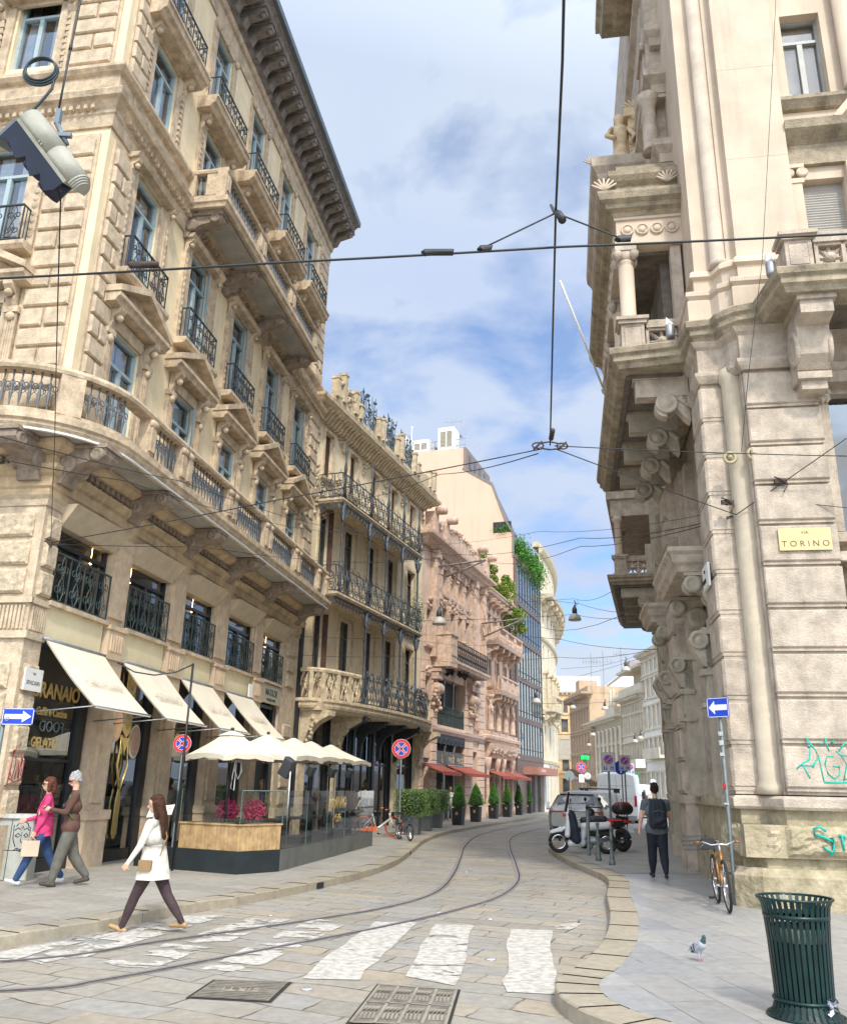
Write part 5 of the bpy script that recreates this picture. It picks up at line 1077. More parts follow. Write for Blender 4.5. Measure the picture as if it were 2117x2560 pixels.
for i in range(NF):
    T, L_ = seg_T(i); m_ = MB(); m_.T = T; m_.prism([(0,10.35),(-.3,10.35),(-.36,10.5),(0,10.5)], 'x', -.5, .5); m_.prism([(-.5,10.5),(.5,10.5),(0,10.95)], 'y', -.34, 0); m_.box(-.42,-.3,-.2,0,8.0,10.35); m_.box(.3,.42,-.2,0,8.0,10.35); m_.box(-.45,.45,-.25,0,7.55,8.0); m_.T = None; m_.build('window_surround', cr2, Fb)
    m_ = MB(); bb = MB(); big_bracket(bb, 0, 0, 16.3, .8, .28, 1.3); m_ = bake(MB(), bb, T); m_.build('cornice_bracket', cr2, Fb)
    m_ = MB(); m_.T = T; m_.add([(-.27,.12,.6),(.27,.12,.6),(.27,.12,3.4),(-.27,.12,3.4)], [(0,1,2,3)]); m_.add([(-.27,.12,8.1),(.27,.12,8.1),(.27,.12,10.2),(-.27,.12,10.2)], [(0,1,2,3)]); m_.box(-.02,.02,.05,.11,.6,3.4); m_.T = None; m_.build('window', glass, Fb)
m_ = MB(); m_.box(.3, 3.4, -1.0, 0, 7.4, 7.65); balustrade(m_, m_, .35, 3.35, -.88, 7.65, .9, .25, 9); m_.build('stone_balcony', cr2, Fb)
for x in (.7, 3.0): m_ = MB(); big_bracket(m_, x, 0, 7.4, .85, .35, .9); m_.build('balcony_bracket', cr2, Fb)
for q in range(1): m_ = MB(); [m_.lathe((*Vector(fp(random.random()*.5, .12)), 7.0+random.gauss(0,.15)), [(.01,-.14),(.16,0),(.01,.14)], 6) for _ in range(60)]; m_.build('garland_frieze', cr2, Fb)
m_ = MB(); m_.box(.15, 1.5, -.12, 0, .1, 3.5); m_.build('white_shopfront', white_p, Fb); m_ = MB(); m_.box(.25,.75,-.14,-.12,.3,3.3); m_.box(.85,1.4,-.14,-.12,.3,3.3); m_.build('shopfront_glass', glass, Fb)
# red awnings of the cafe
redc = mat('brick_red_canvas', (.38,.09,.06), .85, var=.12, scale=2)
for i, (x0, x1, lb) in enumerate([(12.3,15.2,'red cafe awning nearest the art nouveau house'),(16.3,20.4,'longest red cafe awning, under the first floor opening'),(23.2,26.6,'red cafe awning below the carved hood of the narrow pink house'),(27.0,30.6,'red cafe awning next to the salmon hotel canopy')]):
    t = thing('red_awning', lb, 'awning', (-4.116,29.278,0), BZ, 'red cafe awnings'); m_ = MB()
    m_.add([(x0,-.05,2.72),(x1,-.05,2.72),(x1,-1.1,2.36),(x0,-1.1,2.36),(x0,-.05,2.68),(x1,-.05,2.68),(x1,-1.1,2.32),(x0,-1.1,2.32)], [(0,1,2,3),(7,6,5,4),(0,3,7,4),(1,2,6,5)]); m_.box(x0, x1, -1.12, -1.1, 2.22, 2.38); m_.build('canvas', redc, t)
    m_ = MB(); m_.tube([(x0,-.08,2.74),(x1,-.08,2.74)], .04, 6); m_.tube([(x0+.05,-.1,2.4),(x0+.05,-1.05,2.32)], .015, 4); m_.tube([(x1-.05,-.1,2.4),(x1-.05,-1.05,2.32)], .015, 4); m_.build('roller_and_arms', grey_m, t)
# ---------------------------------------------------------------- H: rusticated corner palace, right
HZ = R(-9.54)
Hb = thing('rusticated_corner_palace', 'grand rusticated stone corner palace with columns and heavy balconies on the right', 'building', (4.62,13.02,0), HZ)
hs = mat('palace_stone', (.55,.465,.375), .9, var=.26, scale=3.2, bump=.6, bscale=42, stain=.42); hs2 = mat('smooth_palace_stone', (.62,.51,.395), .9, var=.12, scale=1.0, bump=.15, bscale=40, stain=.28)
hd = mat('weathered_palace_stone', (.40,.335,.24), .95, var=.35, scale=3, bump=.6, bscale=24, stain=.5); hp = mat('mossy_plinth_stone', (.44,.37,.26), .95, var=.4, scale=4, bump=1.2, bscale=11, stain=.3, col2=(.25,.22,.13))
hsh = mat('shaded_side_stone', (.47,.41,.32), .9, var=.2, scale=3, bump=.5, bscale=30, stain=.4)  # palace stone darkened for the street side, its shade put into the colour
JZ = [1.76+.677*k for k in range(11)]     # joint heights
TH = Matrix(((0,1,0,0),(1,0,0,0),(0,0,1,0),(0,0,0,1)))      # (u,y)->(y,u): street side, u runs along +y, outward is -x
def rust(m_, u0, u1, y, z0, z1, T=None, d=.10, hh=.677, c=.02, side=True):
    """coursed blocks with deep horizontal joints"""
    m_.T = T; z = z0; m_.box(u0+.02, u1-.02, y+.001, y+.1, z0, z1)
    while z+hh*.7 < z1: m_.cham(u0, u1, y-d, y+.02, z+.10, z+hh, c); m_.box(u0+.01, u1-.01, y-d*.55, y+.02, z+.05, z+.10); z += hh
    m_.T = None
# plinth courses follow the corner plan
PL = [(.06,30),(.06,.44),(.62,.44),(.62,-.02),(12,-.02)]
PLc = [(.02,1.5),(.02,.25),(.25,-.0),(12,-.0)]
m_ = MB(); m_.sweep([(.0,1.5),(.0,.3),(.3,.0),(12,.0)], [(-.6,0),(.05,0),(.05,.55),(.0,.62),(-.02,.66),(-.6,.66)]); m_.sweep([(.12,1.45),(.12,.42),(.4,.12),(12,.12)], [(-.6,.66),(0,.66),(0,.8),(-.6,.8)])
m_.build('plinth', hp, Hb)
m_ = MB()
def lumpy(mb, u0, u1, z0, z1, y, T=None, d=.10, n=9, k=6):
    """rock-faced block with real relief"""
    mb.T = T; vs = []; fs = []
    for j in range(k+1):
        for i in range(n+1):
            e = min(i, n-i, j, k-j); dd = d*(0 if e == 0 else (.75 if e == 1 else 1))*random.uniform(.6,1.15) if e else 0
            vs.append((u0+(u1-u0)*i/n, y-dd, z0+(z1-z0)*j/k))
    for j in range(k):
        for i in range(n): a = j*(n+1)+i; fs.append((a, a+1, a+n+2, a+n+1))
    mb.add(vs, fs); mb.T = None
m_.box(.1, 12, .03, .6, .8, 1.24); m_.box(.07, .6, .3, 1.45, .8, 1.24)
lumpy(m_, .66, 3.0, .82, 1.23, .03, n=34, k=9); lumpy(m_, 3.0, 6.0, .82, 1.23, .03); lumpy(m_, .32, .64, .82, 1.23, .10, n=7, k=8); lumpy(m_, .36, 1.42, .82, 1.23, .07, TH, n=14, k=8)
m_.add([(.07,.36,.8),(.32,.10,.8),(.32,.10,1.24),(.07,.36,1.24)], [(0,1,2,3)])
m_.build('rock_faced_course', hp, Hb)
m_ = MB(); m_.sweep([(.16,1.45),(.16,.5),(.52,.5),(.72,.12),(12,.12)], [(-.6,1.24),(0,1.24),(0,1.46),(-.6,1.46)])
m_.build('recessed_course', hp, Hb)
m_ = MB(); m_.sweep([(.10,1.45),(.10,.44),(.50,.44),(.70,.02),(12,.02)], [(-.6,1.45),(.02,1.45),(.05,1.49),(.05,1.60),(.0,1.64),(-.6,1.66)]); m_.build('plinth_band', hs, Hb)
# corner: left pier, round column, right pier
m_ = MB(); rust(m_, .10, .52, .52, 1.66, 8.55, d=.02); rust(m_, .52, 1.42, .12, 1.66, 8.55, TH, d=.04); m_.box(.14, .52, .56, 1.4, 1.66, 8.9)
m_.build('corner_side_pier', hs, Hb)
m_ = MB(); m_.lathe((.64,.42,1.66), [(.23,0),(.23,.12),(.19,.2),(.185,6.75),(.22,6.85),(.22,7.0),(.18,7.05)], 24); m_.build('corner_column', mat('plain_column_stone', (.58,.50,.385), .85, var=.15, scale=2.5, bump=.2, bscale=50, stain=.3), Hb)
m_ = MB(); rust(m_, .74, 1.90, .06, 1.66, 8.55, d=.08); m_.box(.78, 1.9, .14, .8, 1.66, 8.9); rust(m_, .10, .45, .72, 1.66, 8.55, TH, d=.0); m_.build('corner_front_pier', hs, Hb)
# frieze and cornice above the piers
JP = [(.12,1.6),(.12,.5),(.48,.5),(.56,.28),(.74,.16),(.74,.0),(1.3,.0),(1.3,-1.15),(12,-1.15)]
JQ = [(.10,1.5),(.10,.46),(.50,.46),(.60,.24),(.72,.12),(.72,-.02),(1.95,-.02),(1.95,.3),(12,.3)]
m_ = MB(); m_.sweep(JQ, [(-.4,8.5),(0,8.5),(.04,8.56),(.07,8.62),(.07,8.68),(0,8.72),(0,9.15),(.05,9.2),(.10,9.28),(-.4,9.3)]); m_.build('corner_frieze', hs, Hb)
SLB = [(-.5,9.28),(.0,9.28),(.04,9.36),(.10,9.40),(.10,9.5),(.16,9.54),(.18,9.64),(.14,9.68),(-.5,9.70)]
m_ = MB(); m_.sweep([(-1.2,8.3),(-1.2,1.25),(.0,1.1),(.08,.44),(.46,.40),(.54,.16),(.74,.0),(1.12,-.08),(1.28,-1.08),(12,-1.08)], SLB); m_.box(-1.19, .5, 1.4, 8.2, 9.35, 9.66); m_.box(1.3, 12, -1.07, .3, 9.35, 9.66); m_.build('balcony_cornice', hd, Hb)
# coffered soffits
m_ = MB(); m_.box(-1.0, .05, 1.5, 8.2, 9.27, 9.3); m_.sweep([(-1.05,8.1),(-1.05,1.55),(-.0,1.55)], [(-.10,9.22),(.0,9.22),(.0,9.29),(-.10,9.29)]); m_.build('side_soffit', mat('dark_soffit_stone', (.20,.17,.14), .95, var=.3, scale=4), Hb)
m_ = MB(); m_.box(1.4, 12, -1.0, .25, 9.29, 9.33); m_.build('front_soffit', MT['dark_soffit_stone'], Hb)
def scroll_bracket(mb, T, L_=1.0, w=.28, z=9.26):
    """long bracket block with a volute near the wall; local: outward -y"""
    b = MB(); b.box(-w/2, w/2, -L_, -.0, z-.42, z); b.box(-w/2-.04, w/2+.04, -L_-.05, 0, z-.06, z+.02)
    pts = [(0,z-.4),(-.46,z-.4)]+[(-.42+.0-.22*math.sin(t*math.pi/8)-.0, z-.62-.22*math.cos(t*math.pi/8)+.0) for t in range(0,9)]+[(-.1,z-.86),(0,z-.95)]
    b.prism(pts, 'x', -w/2+.02, w/2-.02)
    for s_ in (-1,1):
        b.T = Matrix.Translation((s_*w/2, -.42, z-.56)) @ Matrix.Rotation(R(90)*s_,4,'Y'); b.lathe((0,0,0), [(.21,-.05),(.21,.012),(.17,.025),(.15,.003),(.11,.003),(.09,.025),(.01,.03)], 16); b.T = None
        for q in range(3): b.lathe((s_*w/2, -.14+q*.05, z-.5-.05*q), [(.01,-.08),(.08,0),(.01,.08)], 6)
    bake(mb, b, T); return mb
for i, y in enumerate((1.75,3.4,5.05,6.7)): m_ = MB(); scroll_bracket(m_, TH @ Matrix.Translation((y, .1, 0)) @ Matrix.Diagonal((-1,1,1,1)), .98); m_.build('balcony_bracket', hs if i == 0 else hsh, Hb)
for x in (1.75, 4.2, 6.6):   # tall front console
    m_ = MB(); b = MB(); b.prism([(0,9.3),(-.95,9.3),(-.95,8.98),(-.62,8.92),(-.60,8.75),(-.55,8.45),(-.38,8.25),(-.2,8.2),(0,8.2)], 'x', x-.25, x+.25); b.box(x-.3, x+.3, -1.0, 0, 9.2, 9.3); b.box(x-.26, x+.26, -.42, 0, 8.08, 8.2); b.box(x-.2, x+.2, -.34, 0, 7.92, 8.08)
    for s_ in (-1,1): b.T = Matrix.Translation((x+s_*.25, -.36, 8.62)) @ Matrix.Rotation(R(90)*s_,4,'Y'); b.lathe((0,0,0), [(.24,-.03),(.24,.04),(.17,.05),(.15,.02),(.08,.05),(.01,.06)], 16, sx=1.3); b.T = None
    bake(m_, b, Matrix.Identity(4)); m_.build('front_console', hs, Hb)
# parapets with star-pierced panels
def star_panel(mb, x0, x1, y, z0, z1, T=None):
    mb.T = T; n = max(1, round((x1-x0)/.42)); u = (x1-x0)/n; mb.box(x0, x1, y-.08, y+.08, z0, z0+.06); mb.box(x0, x1, y-.08, y+.08, z1-.05, z1)
    for i in range(n):
        c = x0+(i+.5)*u; cz = (z0+z1)/2; r = min(u, z1-z0)/2
        for k in range(4):
            a = k*math.pi/4+math.pi/2; dx, dz = math.cos(a)*r*(1.2 if k % 2 else 1), math.sin(a)*r*(1.2 if k % 2 else 1); mb.tube([(c-dx,y,cz-dz),(c+dx,y,cz+dz)], .035, 4)
        b = Matrix.Translation((c, y-.05, cz)) @ Matrix.Rotation(R(90),4,'X'); TT = mb.T; mb.T = (T if T is not None else Matrix.Identity(4)) @ b; mb.lathe((0,0,0), [(.09,-.1),(.09,.02),(.05,.05),(.0,.07)], 10); mb.T = TT
        mb.box(x0+i*u-.03, x0+i*u+.03, y-.08, y+.08, z0, z1)
    mb.box(x1-.03, x1+.03, y-.08, y+.08, z0, z1); mb.T = None
def pedestal(mb, x0, x1, y0, y1, z0, z1):
    mb.box(x0, x1, y0, y1, z0, z1-.14); mb.box(x0-.05, x1+.05, y0-.05, y1+.05, z1-.14, z1-.07); mb.box(x0-.09, x1+.09, y0-.09, y1+.09, z1-.07, z1); mb.box(x0-.04, x1+.04, y0-.04, y1+.04, z0, z0+.08)
    mb.add([(x0+.06,y0-.012,z0+.14),(x1-.06,y0-.012,z0+.14),(x1-.06,y0-.012,z1-.2),(x0+.06,y0-.012,z1-.2),(x0+.09,y0+.02,z0+.17),(x1-.09,y0+.02,z0+.17),(x1-.09,y0+.02,z1-.23),(x0+.09,y0+.02,z1-.23)], [(0,1,5,4),(1,2,6,5),(2,3,7,6),(3,0,4,7)])
m_ = MB(); pedestal(m_, 1.36, 1.78, -1.02, -.7, 9.68, 10.42); star_panel(m_, 1.85, 6, -.9, 9.70, 10.22); m_.box(1.8, 6, -1.02, -.78, 10.22, 10.42); m_.box(1.8, 6, -1.0, -.8, 9.66, 9.72); m_.box(1.4, 1.6, -.7, .0, 9.66, 10.36)
m_.build('front_balcony_parapet', hs, Hb)
m_ = MB(); pedestal(m_, -1.10, -.66, 1.40, 1.75, 9.70, 10.46); star_panel(m_, -.60, -.05, 1.58, 9.72, 10.26); m_.box(-.62, .1, 1.46, 1.7, 10.26, 10.42); m_.box(-1.08,-.8,1.75,8.1,9.7,9.8); star_panel(m_, 1.9, 8.0, -.95, 9.72, 10.26, TH); m_.box(-1.06,-.84,1.75,8.1,10.26,10.42)
m_.build('side_balcony_parapet', hs, Hb)
# upper corner: flat pilaster, column, broad face
m_ = MB(); UPB = [(-.5,9.7),(.14,9.7),(.14,10.1),(.10,10.14),(.16,10.2),(.16,10.28),(.08,10.34),(-.5,10.36)]
m_.sweep([(.14,1.5),(.14,.50),(.48,.50),(.60,.28),(.84,.18),(.84,.10),(1.95,.10)], UPB); m_.sweep([(.16,1.5),(.16,.52),(.50,.52),(.62,.30),(.86,.20),(.86,.12),(1.95,.12)], [(-.4,10.36),(.0,10.36),(.0,10.62),(.07,10.66),(.05,10.76),(.0,10.82),(-.4,10.84)]); m_.build('upper_pedestals', hs2, Hb)
m_ = MB(); m_.box(.20, .50, .56, 3, 10.8, 26); m_.build('upper_side_pilaster', hs2, Hb)
m_ = MB(); m_.lathe((.62,.46,10.8), [(.18,0),(.18,.1),(.145,.16),(.145,15)], 20); m_.build('upper_corner_column', mat('pale_column_stone', (.54,.46,.37), .85, var=.14, scale=2, stain=.1), Hb)
m_ = MB(); z = 10.8
for h_ in (2.15,2.1,2.1,2.2,2.2,2.2,2.2): m_.box(.88, 1.98, .16, 3, z+.006, z+h_); z += h_
m_.box(.89, 1.97, .165, 3, 10.8, z); m_.box(.74, .89, .34, 3, 10.8, z); m_.build('upper_front_face', hs2, Hb)
m_ = MB(); m_.wall(1.98, 12, 9.7, 27, .42, [(2.24,2.98,10.95,12.55),(2.24,2.98,14.45,16.5),(4.4,5.4,10.95,12.6),(4.4,5.4,14.45,16.5)], .35); m_.box(1.98, 12, .78, .85, 9.7, 27); m_.build('upper_front_wall', hs2, Hb)
m_ = MB(); m_.box(2.0, 2.2, .30, .42, 10.4, 12.5); m_.box(1.98, 2.24, .28, .42, 12.4, 12.5); 
for s_ in (-1,1): m_.T = Matrix.Translation((2.1+s_*.12,.28,12.62)) @ Matrix.Rotation(R(90),4,'X'); m_.lathe((0,0,0), [(.1,-.05),(.11,0),(.07,.04),(.05,.02),(.01,.05)], 12); m_.T = None
m_.box(1.98, 2.26, .26, .42, 12.72, 12.8); m_.box(3.0, 3.25, .28, .42, 10.4, 12.8); m_.box(2.02,2.2,.32,.42,14.3,17); m_.box(1.98,2.24,.28,.42,14.3,14.42); m_.lathe((3.35,.25,14.4), [(.2,0),(.17,.1),(.16,3)], 14); bsplit(m_, 'window_pilasters', hs2, Hb)
m_ = MB(); m_.sweep([(1.98,.42),(12,.42)], [(0,12.82),(.1,12.82),(.1,13.1),(.04,13.12),(.04,13.3),(.16,13.4),(.3,13.5),(.34,13.66),(0,13.7)]); m_.sweep([(1.98,.42),(12,.42)], [(0,14.1),(.08,14.12),(.16,14.22),(.2,14.26),(.2,14.34),(0,14.38)]); m_.build('window_cornice', hd, Hb)
m_ = MB(); m_.prism([(2.85,13.7),(3.5,14.5),(3.6,14.45),(2.95,13.62)], 'y', .1, .42); m_.build('broken_pediment', hs2, Hb)
window_obj('window', .74, 2.05, Hb, (2.61, .66, 14.45), mat('grey_window_frame', (.35,.36,.35), .5), curtains=0, transom=.74, fr=.05)
o = window_obj('window', 1.0, 2.05, Hb, (4.9, .66, 14.45), MT['grey_window_frame'], curtains=0, transom=.74, fr=.05)
m_ = MB(); [m_.prism([(.60,12.5-q*.055),(.585,12.48-q*.055),(.60,12.455-q*.055)], 'x', 2.24, 2.98) for q in range(28)]; m_.box(2.24, 2.98, .60, .62, 10.95, 12.55); m_.build('roller_shutter', mat('grey_roller_shutter', (.40,.38,.35), .6, var=.1), Hb)
# lower front wall right of the pier, with window
m_ = MB(); m_.wall(1.9, 12, 1.6, 9.3, .5, [(2.16,3.2,5.7,8.2),(2.16,3.2,1.9,4.6)], .4); m_.box(1.9, 12, .92, .98, 1.6, 9.3); m_.box(1.95, 2.12, .3, .5, 5.7, 7.95); [m_.lathe((2.04+random.gauss(0,.07), .28, 8.1+random.gauss(0,.08)), [(.01,-.08),(.08,0),(.01,.08)], 6) for _ in range(12)]; m_.box(1.92, 6, .22, .5, 8.3, 8.5); m_.box(1.92, 6, .2, .5, 5.5, 5.66); m_.build('front_recess_wall', hs, Hb)
m_ = MB(); m_.add([(2.16,.7,5.7),(3.2,.7,5.7),(3.2,.7,8.2),(2.16,.7,8.2)], [(0,1,2,3)]); m_.build('window', glass, Hb)
m_ = MB(); m_.box(2.16, 3.2, .86, .9, 1.6, 8.3); m_.build('inner_shell', dark, Hb)
m_ = MB(); baluster(m_, 2.1, .2, 4.55, .6, 10, 1.6); baluster(m_, 2.45, .2, 4.55, .6, 10, 1.6); m_.box(1.92,3.5,.05,.4,5.15,5.3); m_.box(1.92,3.5,.05,.4,4.4,4.55); bsplit(m_, 'window_balustrade', hs, Hb)
# loggia above the side balcony
m_ = MB(); m_.lathe((-.92,1.62,9.7), [(.17,0),(.17,.7),(.15,.72),(.155,2.0),(.145,2.06),(.18,2.1),(.15,2.14)], 18); [m_.lathe((-.92,1.62+i*1.95+1.95,9.7), [(.17,0),(.17,.7),(.15,.72),(.155,2.0),(.18,2.1),(.15,2.14)], 12) for i in range(3)]
bsplit(m_, 'loggia_columns', hs2, Hb)
m_ = MB()
for y in (1.62,3.57,5.52,7.47):
    m_.box(-1.13,-.71,y-.21,y+.21,12.02,12.12); [m_.lathe((-.92+sx*.16, y+sy*.16, 11.93), [(.03,-.12),(.09,-.04),(.10,.05),(.04,.1)], 8) for sx in (-1,1) for sy in (-1,1)]; m_.lathe((-.92,y,11.8), [(.15,0),(.2,.1),(.2,.22)], 10)
m_.box(-.05,.15,1.5,1.75,9.7,12.1)
bsplit(m_, 'loggia_capitals', hs, Hb)
m_ = MB(); m_.box(-1.12, .2, 1.42, 8.1, 12.12, 12.26); m_.box(-1.08, .2, 1.46, 8.05, 12.26, 12.74); m_.box(-1.12, .2, 1.42, 8.1, 12.74, 12.80)
m_.build('loggia_entablature', hs2, Hb)
m_ = MB()
for i in range(4): m_.T = Matrix.Translation((-.86+i*.29, 1.45, 12.50)) @ Matrix.Rotation(R(90),4,'X'); m_.lathe((0,0,0), [(.13,-.02),(.13,.03),(.105,.035),(.10,.0),(.075,.0),(.07,.035),(.0,.05)], 18)
for i in range(14): m_.T = Matrix.Translation((-1.09, 1.8+i*.44, 12.50)) @ Matrix.Rotation(R(-90),4,'Y'); m_.lathe((0,0,0), [(.13,-.02),(.13,.03),(.1,.0),(.07,.035),(.0,.05)], 14)
m_.T = None; bsplit(m_, 'frieze_discs', hs2, Hb)
m_ = MB(); m_.sweep([(-1.08,8.1),(-1.08,1.46),(.2,1.46)], [(-.3,12.8),(.05,12.8),(.10,12.88),(.20,12.92),(.22,13.0),(.32,13.06),(.36,13.18),(.36,13.24),(-.3,13.3)]); m_.sweep([(-1.05,8.1),(-1.05,1.5),(.2,1.5)], [(-.3,13.24),(.0,13.24),(-.02,13.62),(.08,13.7),(.14,13.8),(.14,13.92),(-.3,13.94)]); m_.box(-1.1,.2,1.5,8.1,12.76,12.86); m_.box(-1.0,.2,1.6,8.0,14.0,14.2)
m_.build('loggia_cornice', hd, Hb)
def palmette(mb, x, y, z, s=1):
    for k in range(-3,4): a = k*.36; mb.tube([(x,y,z),(x+.12*s*math.sin(a),y,z+.14*s*math.cos(a)),(x+.26*s*math.sin(a*1.2),y-.03,z+.27*s*math.cos(a))], .035*s, 5, r2=.02*s)
m_ = MB(); palmette(m_, -1.3, 1.15, 13.28); palmette(m_, -.02, 1.3, 13.5, .9); palmette(m_, -1.35, 4.2, 16.5, .8); bsplit(m_, 'acroteria', hs2, Hb)
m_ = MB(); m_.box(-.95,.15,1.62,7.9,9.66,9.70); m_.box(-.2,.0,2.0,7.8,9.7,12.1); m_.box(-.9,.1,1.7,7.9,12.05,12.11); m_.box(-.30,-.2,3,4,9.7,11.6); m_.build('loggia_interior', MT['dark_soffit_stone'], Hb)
# upper storeys of the street side above the loggia
m_ = MB(); m_.sweep([(-1.0,9),(-1.0,4.2),(.2,4.2)], [(-.3,15.6),(.05,15.6),(.1,15.75),(.2,15.85),(.25,16.0),(.36,16.15),(.38,16.4),(-.3,16.5)]); m_.box(-1.0,.2,4.25,9,14.2,15.7); m_.box(-.7,-.3,4.2,4.26,14.6,15.2); m_.build('upper_bay', hs, Hb)
m_ = MB()   # stacked side mouldings against the sky
for z, o_, y0 in ((14.4,.24,1.9),(16.4,.32,2.1),(17.9,.2,2.2),(19.6,.3,2.4)): m_.sweep([(.05,12),(.05,y0),(.3,y0)], [(-.3,z),(o_*.4,z),(o_*.5,z+.2),(o_,z+.34),(o_,z+.5),(-.3,z+.55)])
m_.box(-.10,.25,2.3,12,14.2,24); m_.box(-.15,.2,2.6,3.3,16.9,19.6); m_.box(-.22,.2,2.5,3.4,18.2,18.4); m_.lathe((-.18,2.1,14.9), [(.2,0),(.16,.1),(.15,1.2),(.2,1.3),(.24,1.5)], 12); m_.box(-.25,.2,2.0,2.9,16.3,16.5)
m_.build('upper_side_storeys', hs, Hb)
m_ = MB(); m_.sweep([(.4,4.4),(-.1,4.4),(-.1,3.7),(.4,3.7)], [(-.3,21.3),(.4,21.3),(.5,21.4),(.75,21.45),(.8,21.7),(.9,21.8),(.9,22.05),(-.3,22.1)]); m_.build('roof_eaves', hd, Hb)
# statue and pylon on the upper bay: warm stone
sw = mat('warm_statue_stone', (.74,.58,.38), .9, var=.2, scale=5, bump=.4, bscale=20, stain=.2)
m_ = MB(); m_.lathe((-.5,5.4,16.9), [(.3,0),(.3,.12),(.2,.2),(.24,.6),(.17,1.1),(.22,1.45),(.24,1.6),(.09,1.75),(.14,1.85),(.15,2.0),(.05,2.12)], 12); m_.tube([(-.7,5.3,18.5),(-.85,5.2,18.2),(-.65,5.1,18.0)], .07, 6); m_.tube([(-.3,5.3,18.45),(-.15,5.15,18.1),(-.25,5.1,17.8)], .07, 6); m_.build('statue', sw, Hb)
m_ = MB(); m_.box(-.28,.3,5.3,6.4,16.6,19.0); m_.box(-.36,.3,5.2,6.5,18.8,19.05); palmette(m_, -.1, 5.3, 19.05, 1.2); [m_.lathe((-.0+random.gauss(0,.14), 5.28, 17.7+random.gauss(0,.5)), [(.01,-.1),(.12,0),(.01,.1)], 6) for _ in range(26)]; m_.build('carved_pylon', sw, Hb)
# street side walls and piers
T2 = Matrix.Translation((.1,8.3,0)) @ Matrix.Rotation(R(-5.8),4,'Z')
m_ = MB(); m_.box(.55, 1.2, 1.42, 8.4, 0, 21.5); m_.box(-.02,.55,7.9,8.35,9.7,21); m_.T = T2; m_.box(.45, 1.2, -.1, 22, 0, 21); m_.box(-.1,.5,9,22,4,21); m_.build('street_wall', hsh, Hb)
piersH = [(5.9,.9),(2.0,.9),(5.8,.9),(9.6,.9),(13.5,.9),(18,.9)]
for i, (y, w_) in enumerate(piersH):
    m_ = MB(); TT = T2 @ Matrix.Translation((-.1,0,0)) if i else Matrix.Identity(4)
    rust(m_, y, y+w_, .10, 1.6, 8.55, TT @ TH, d=.08); m_.T = TT
    m_.box(.10, .62, y, y+w_, 1.6, 8.6); m_.box(.0, .62, y-.06, y+w_+.06, 0, .62); m_.box(.05, .62, y-.03, y+w_+.03, .62, 1.45); m_.box(.0, .62, y-.06, y+w_+.06, 1.45, 1.62)
    for z in JZ: m_.box(.10, .62, y-.012, y, z+.10, z+.677)
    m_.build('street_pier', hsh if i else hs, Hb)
m_ = MB(); m_.box(.2, .6, 1.42, 8.4, 0, .62); m_.box(.3, .6, 1.42, 8.4, .62, 1.45); m_.box(.22, .6, 1.42, 8.4, 1.45, 1.62); m_.T = T2; m_.box(.1, .6, 0, 22, 0, .62); m_.box(.2, .6, 0, 22, .62, 1.45); m_.box(.12, .6, 0, 22, 1.45, 1.62); m_.build('street_plinth', hp, Hb)
m_ = MB(); m_.box(.28,.6,5.1,5.88,1.6,8.6); m_.box(.36,.6,4.6,5.1,1.6,8.6)
m_.build('street_pilaster_strip', hs, Hb)
def hood(y0, y1, z, nm):
    m_ = MB(); m_.sweep([(.5,y1),(-.28,y1),(-.28,y0),(.5,y0)], [(-.3,z),(0,z),(.03,z+.1),(.08,z+.16),(.10,z+.3),(.16,z+.36),(.16,z+.44),(-.3,z+.46)]); m_.box(-.27,.5,y0+.01,y1-.01,z+.02,z+.4)
    m_.build(nm, hs, Hb)
    for y in (y0+.2, y1-.2):
        q = MB(); b = MB(); big_bracket(b, 0, 0, z, .62, .26, .85); b.box(-.16, .16, -.28, 0, z-1.1, z-.85)
        bake(q, b, TH @ Matrix.Translation((y,.5,0))); q.build('hood_bracket', hsh, Hb)
hood(2.2, 4.8, 5.55, 'window_hood'); hood(7.2, 8.6, 5.55, 'window_hood')
for y in (1.9, 5.0, 7.2, 8.4):  # Ionic window jambs
    q = MB(); q.box(.05,.5,y-.16,y+.16,1.6,4.3); q.box(-.0,.5,y-.2,y+.2,4.3,4.42); b = MB()
    for s_ in (-1,1): b.T = Matrix.Translation((s_*.16,-.1,4.2+.0)) @ Matrix.Rotation(R(90)*s_,4,'Y'); b.lathe((0,0,0), [(.17,-.03),(.17,.03),(.12,.04),(.1,.0),(.04,.04)], 12)
    b.T = None; b.prism([(.2,3.7),(-.05,3.75),(-.2,4.0),(-.28,4.2),(-.2,4.36),(.2,4.4)], 'x', -.16, .16); [b.box(-.1+k*.08,-.06+k*.08,-.02,.1,3.2,3.65) for k in range(3)]; b.box(-.2,.2,-.1,.2,3.6,3.7); b.box(-.2,.2,-.12,.2,3.05,3.12); bake(q, b, TH @ Matrix.Translation((y,.05,0))); q.build('ionic_jamb', hsh, Hb)
for y0, y1 in ((2.1,4.8),(7.2,8.2)): m_ = MB(); m_.box(.52,.56,y0,y1,1.9,4.2); m_.build('street_window', dark, Hb)
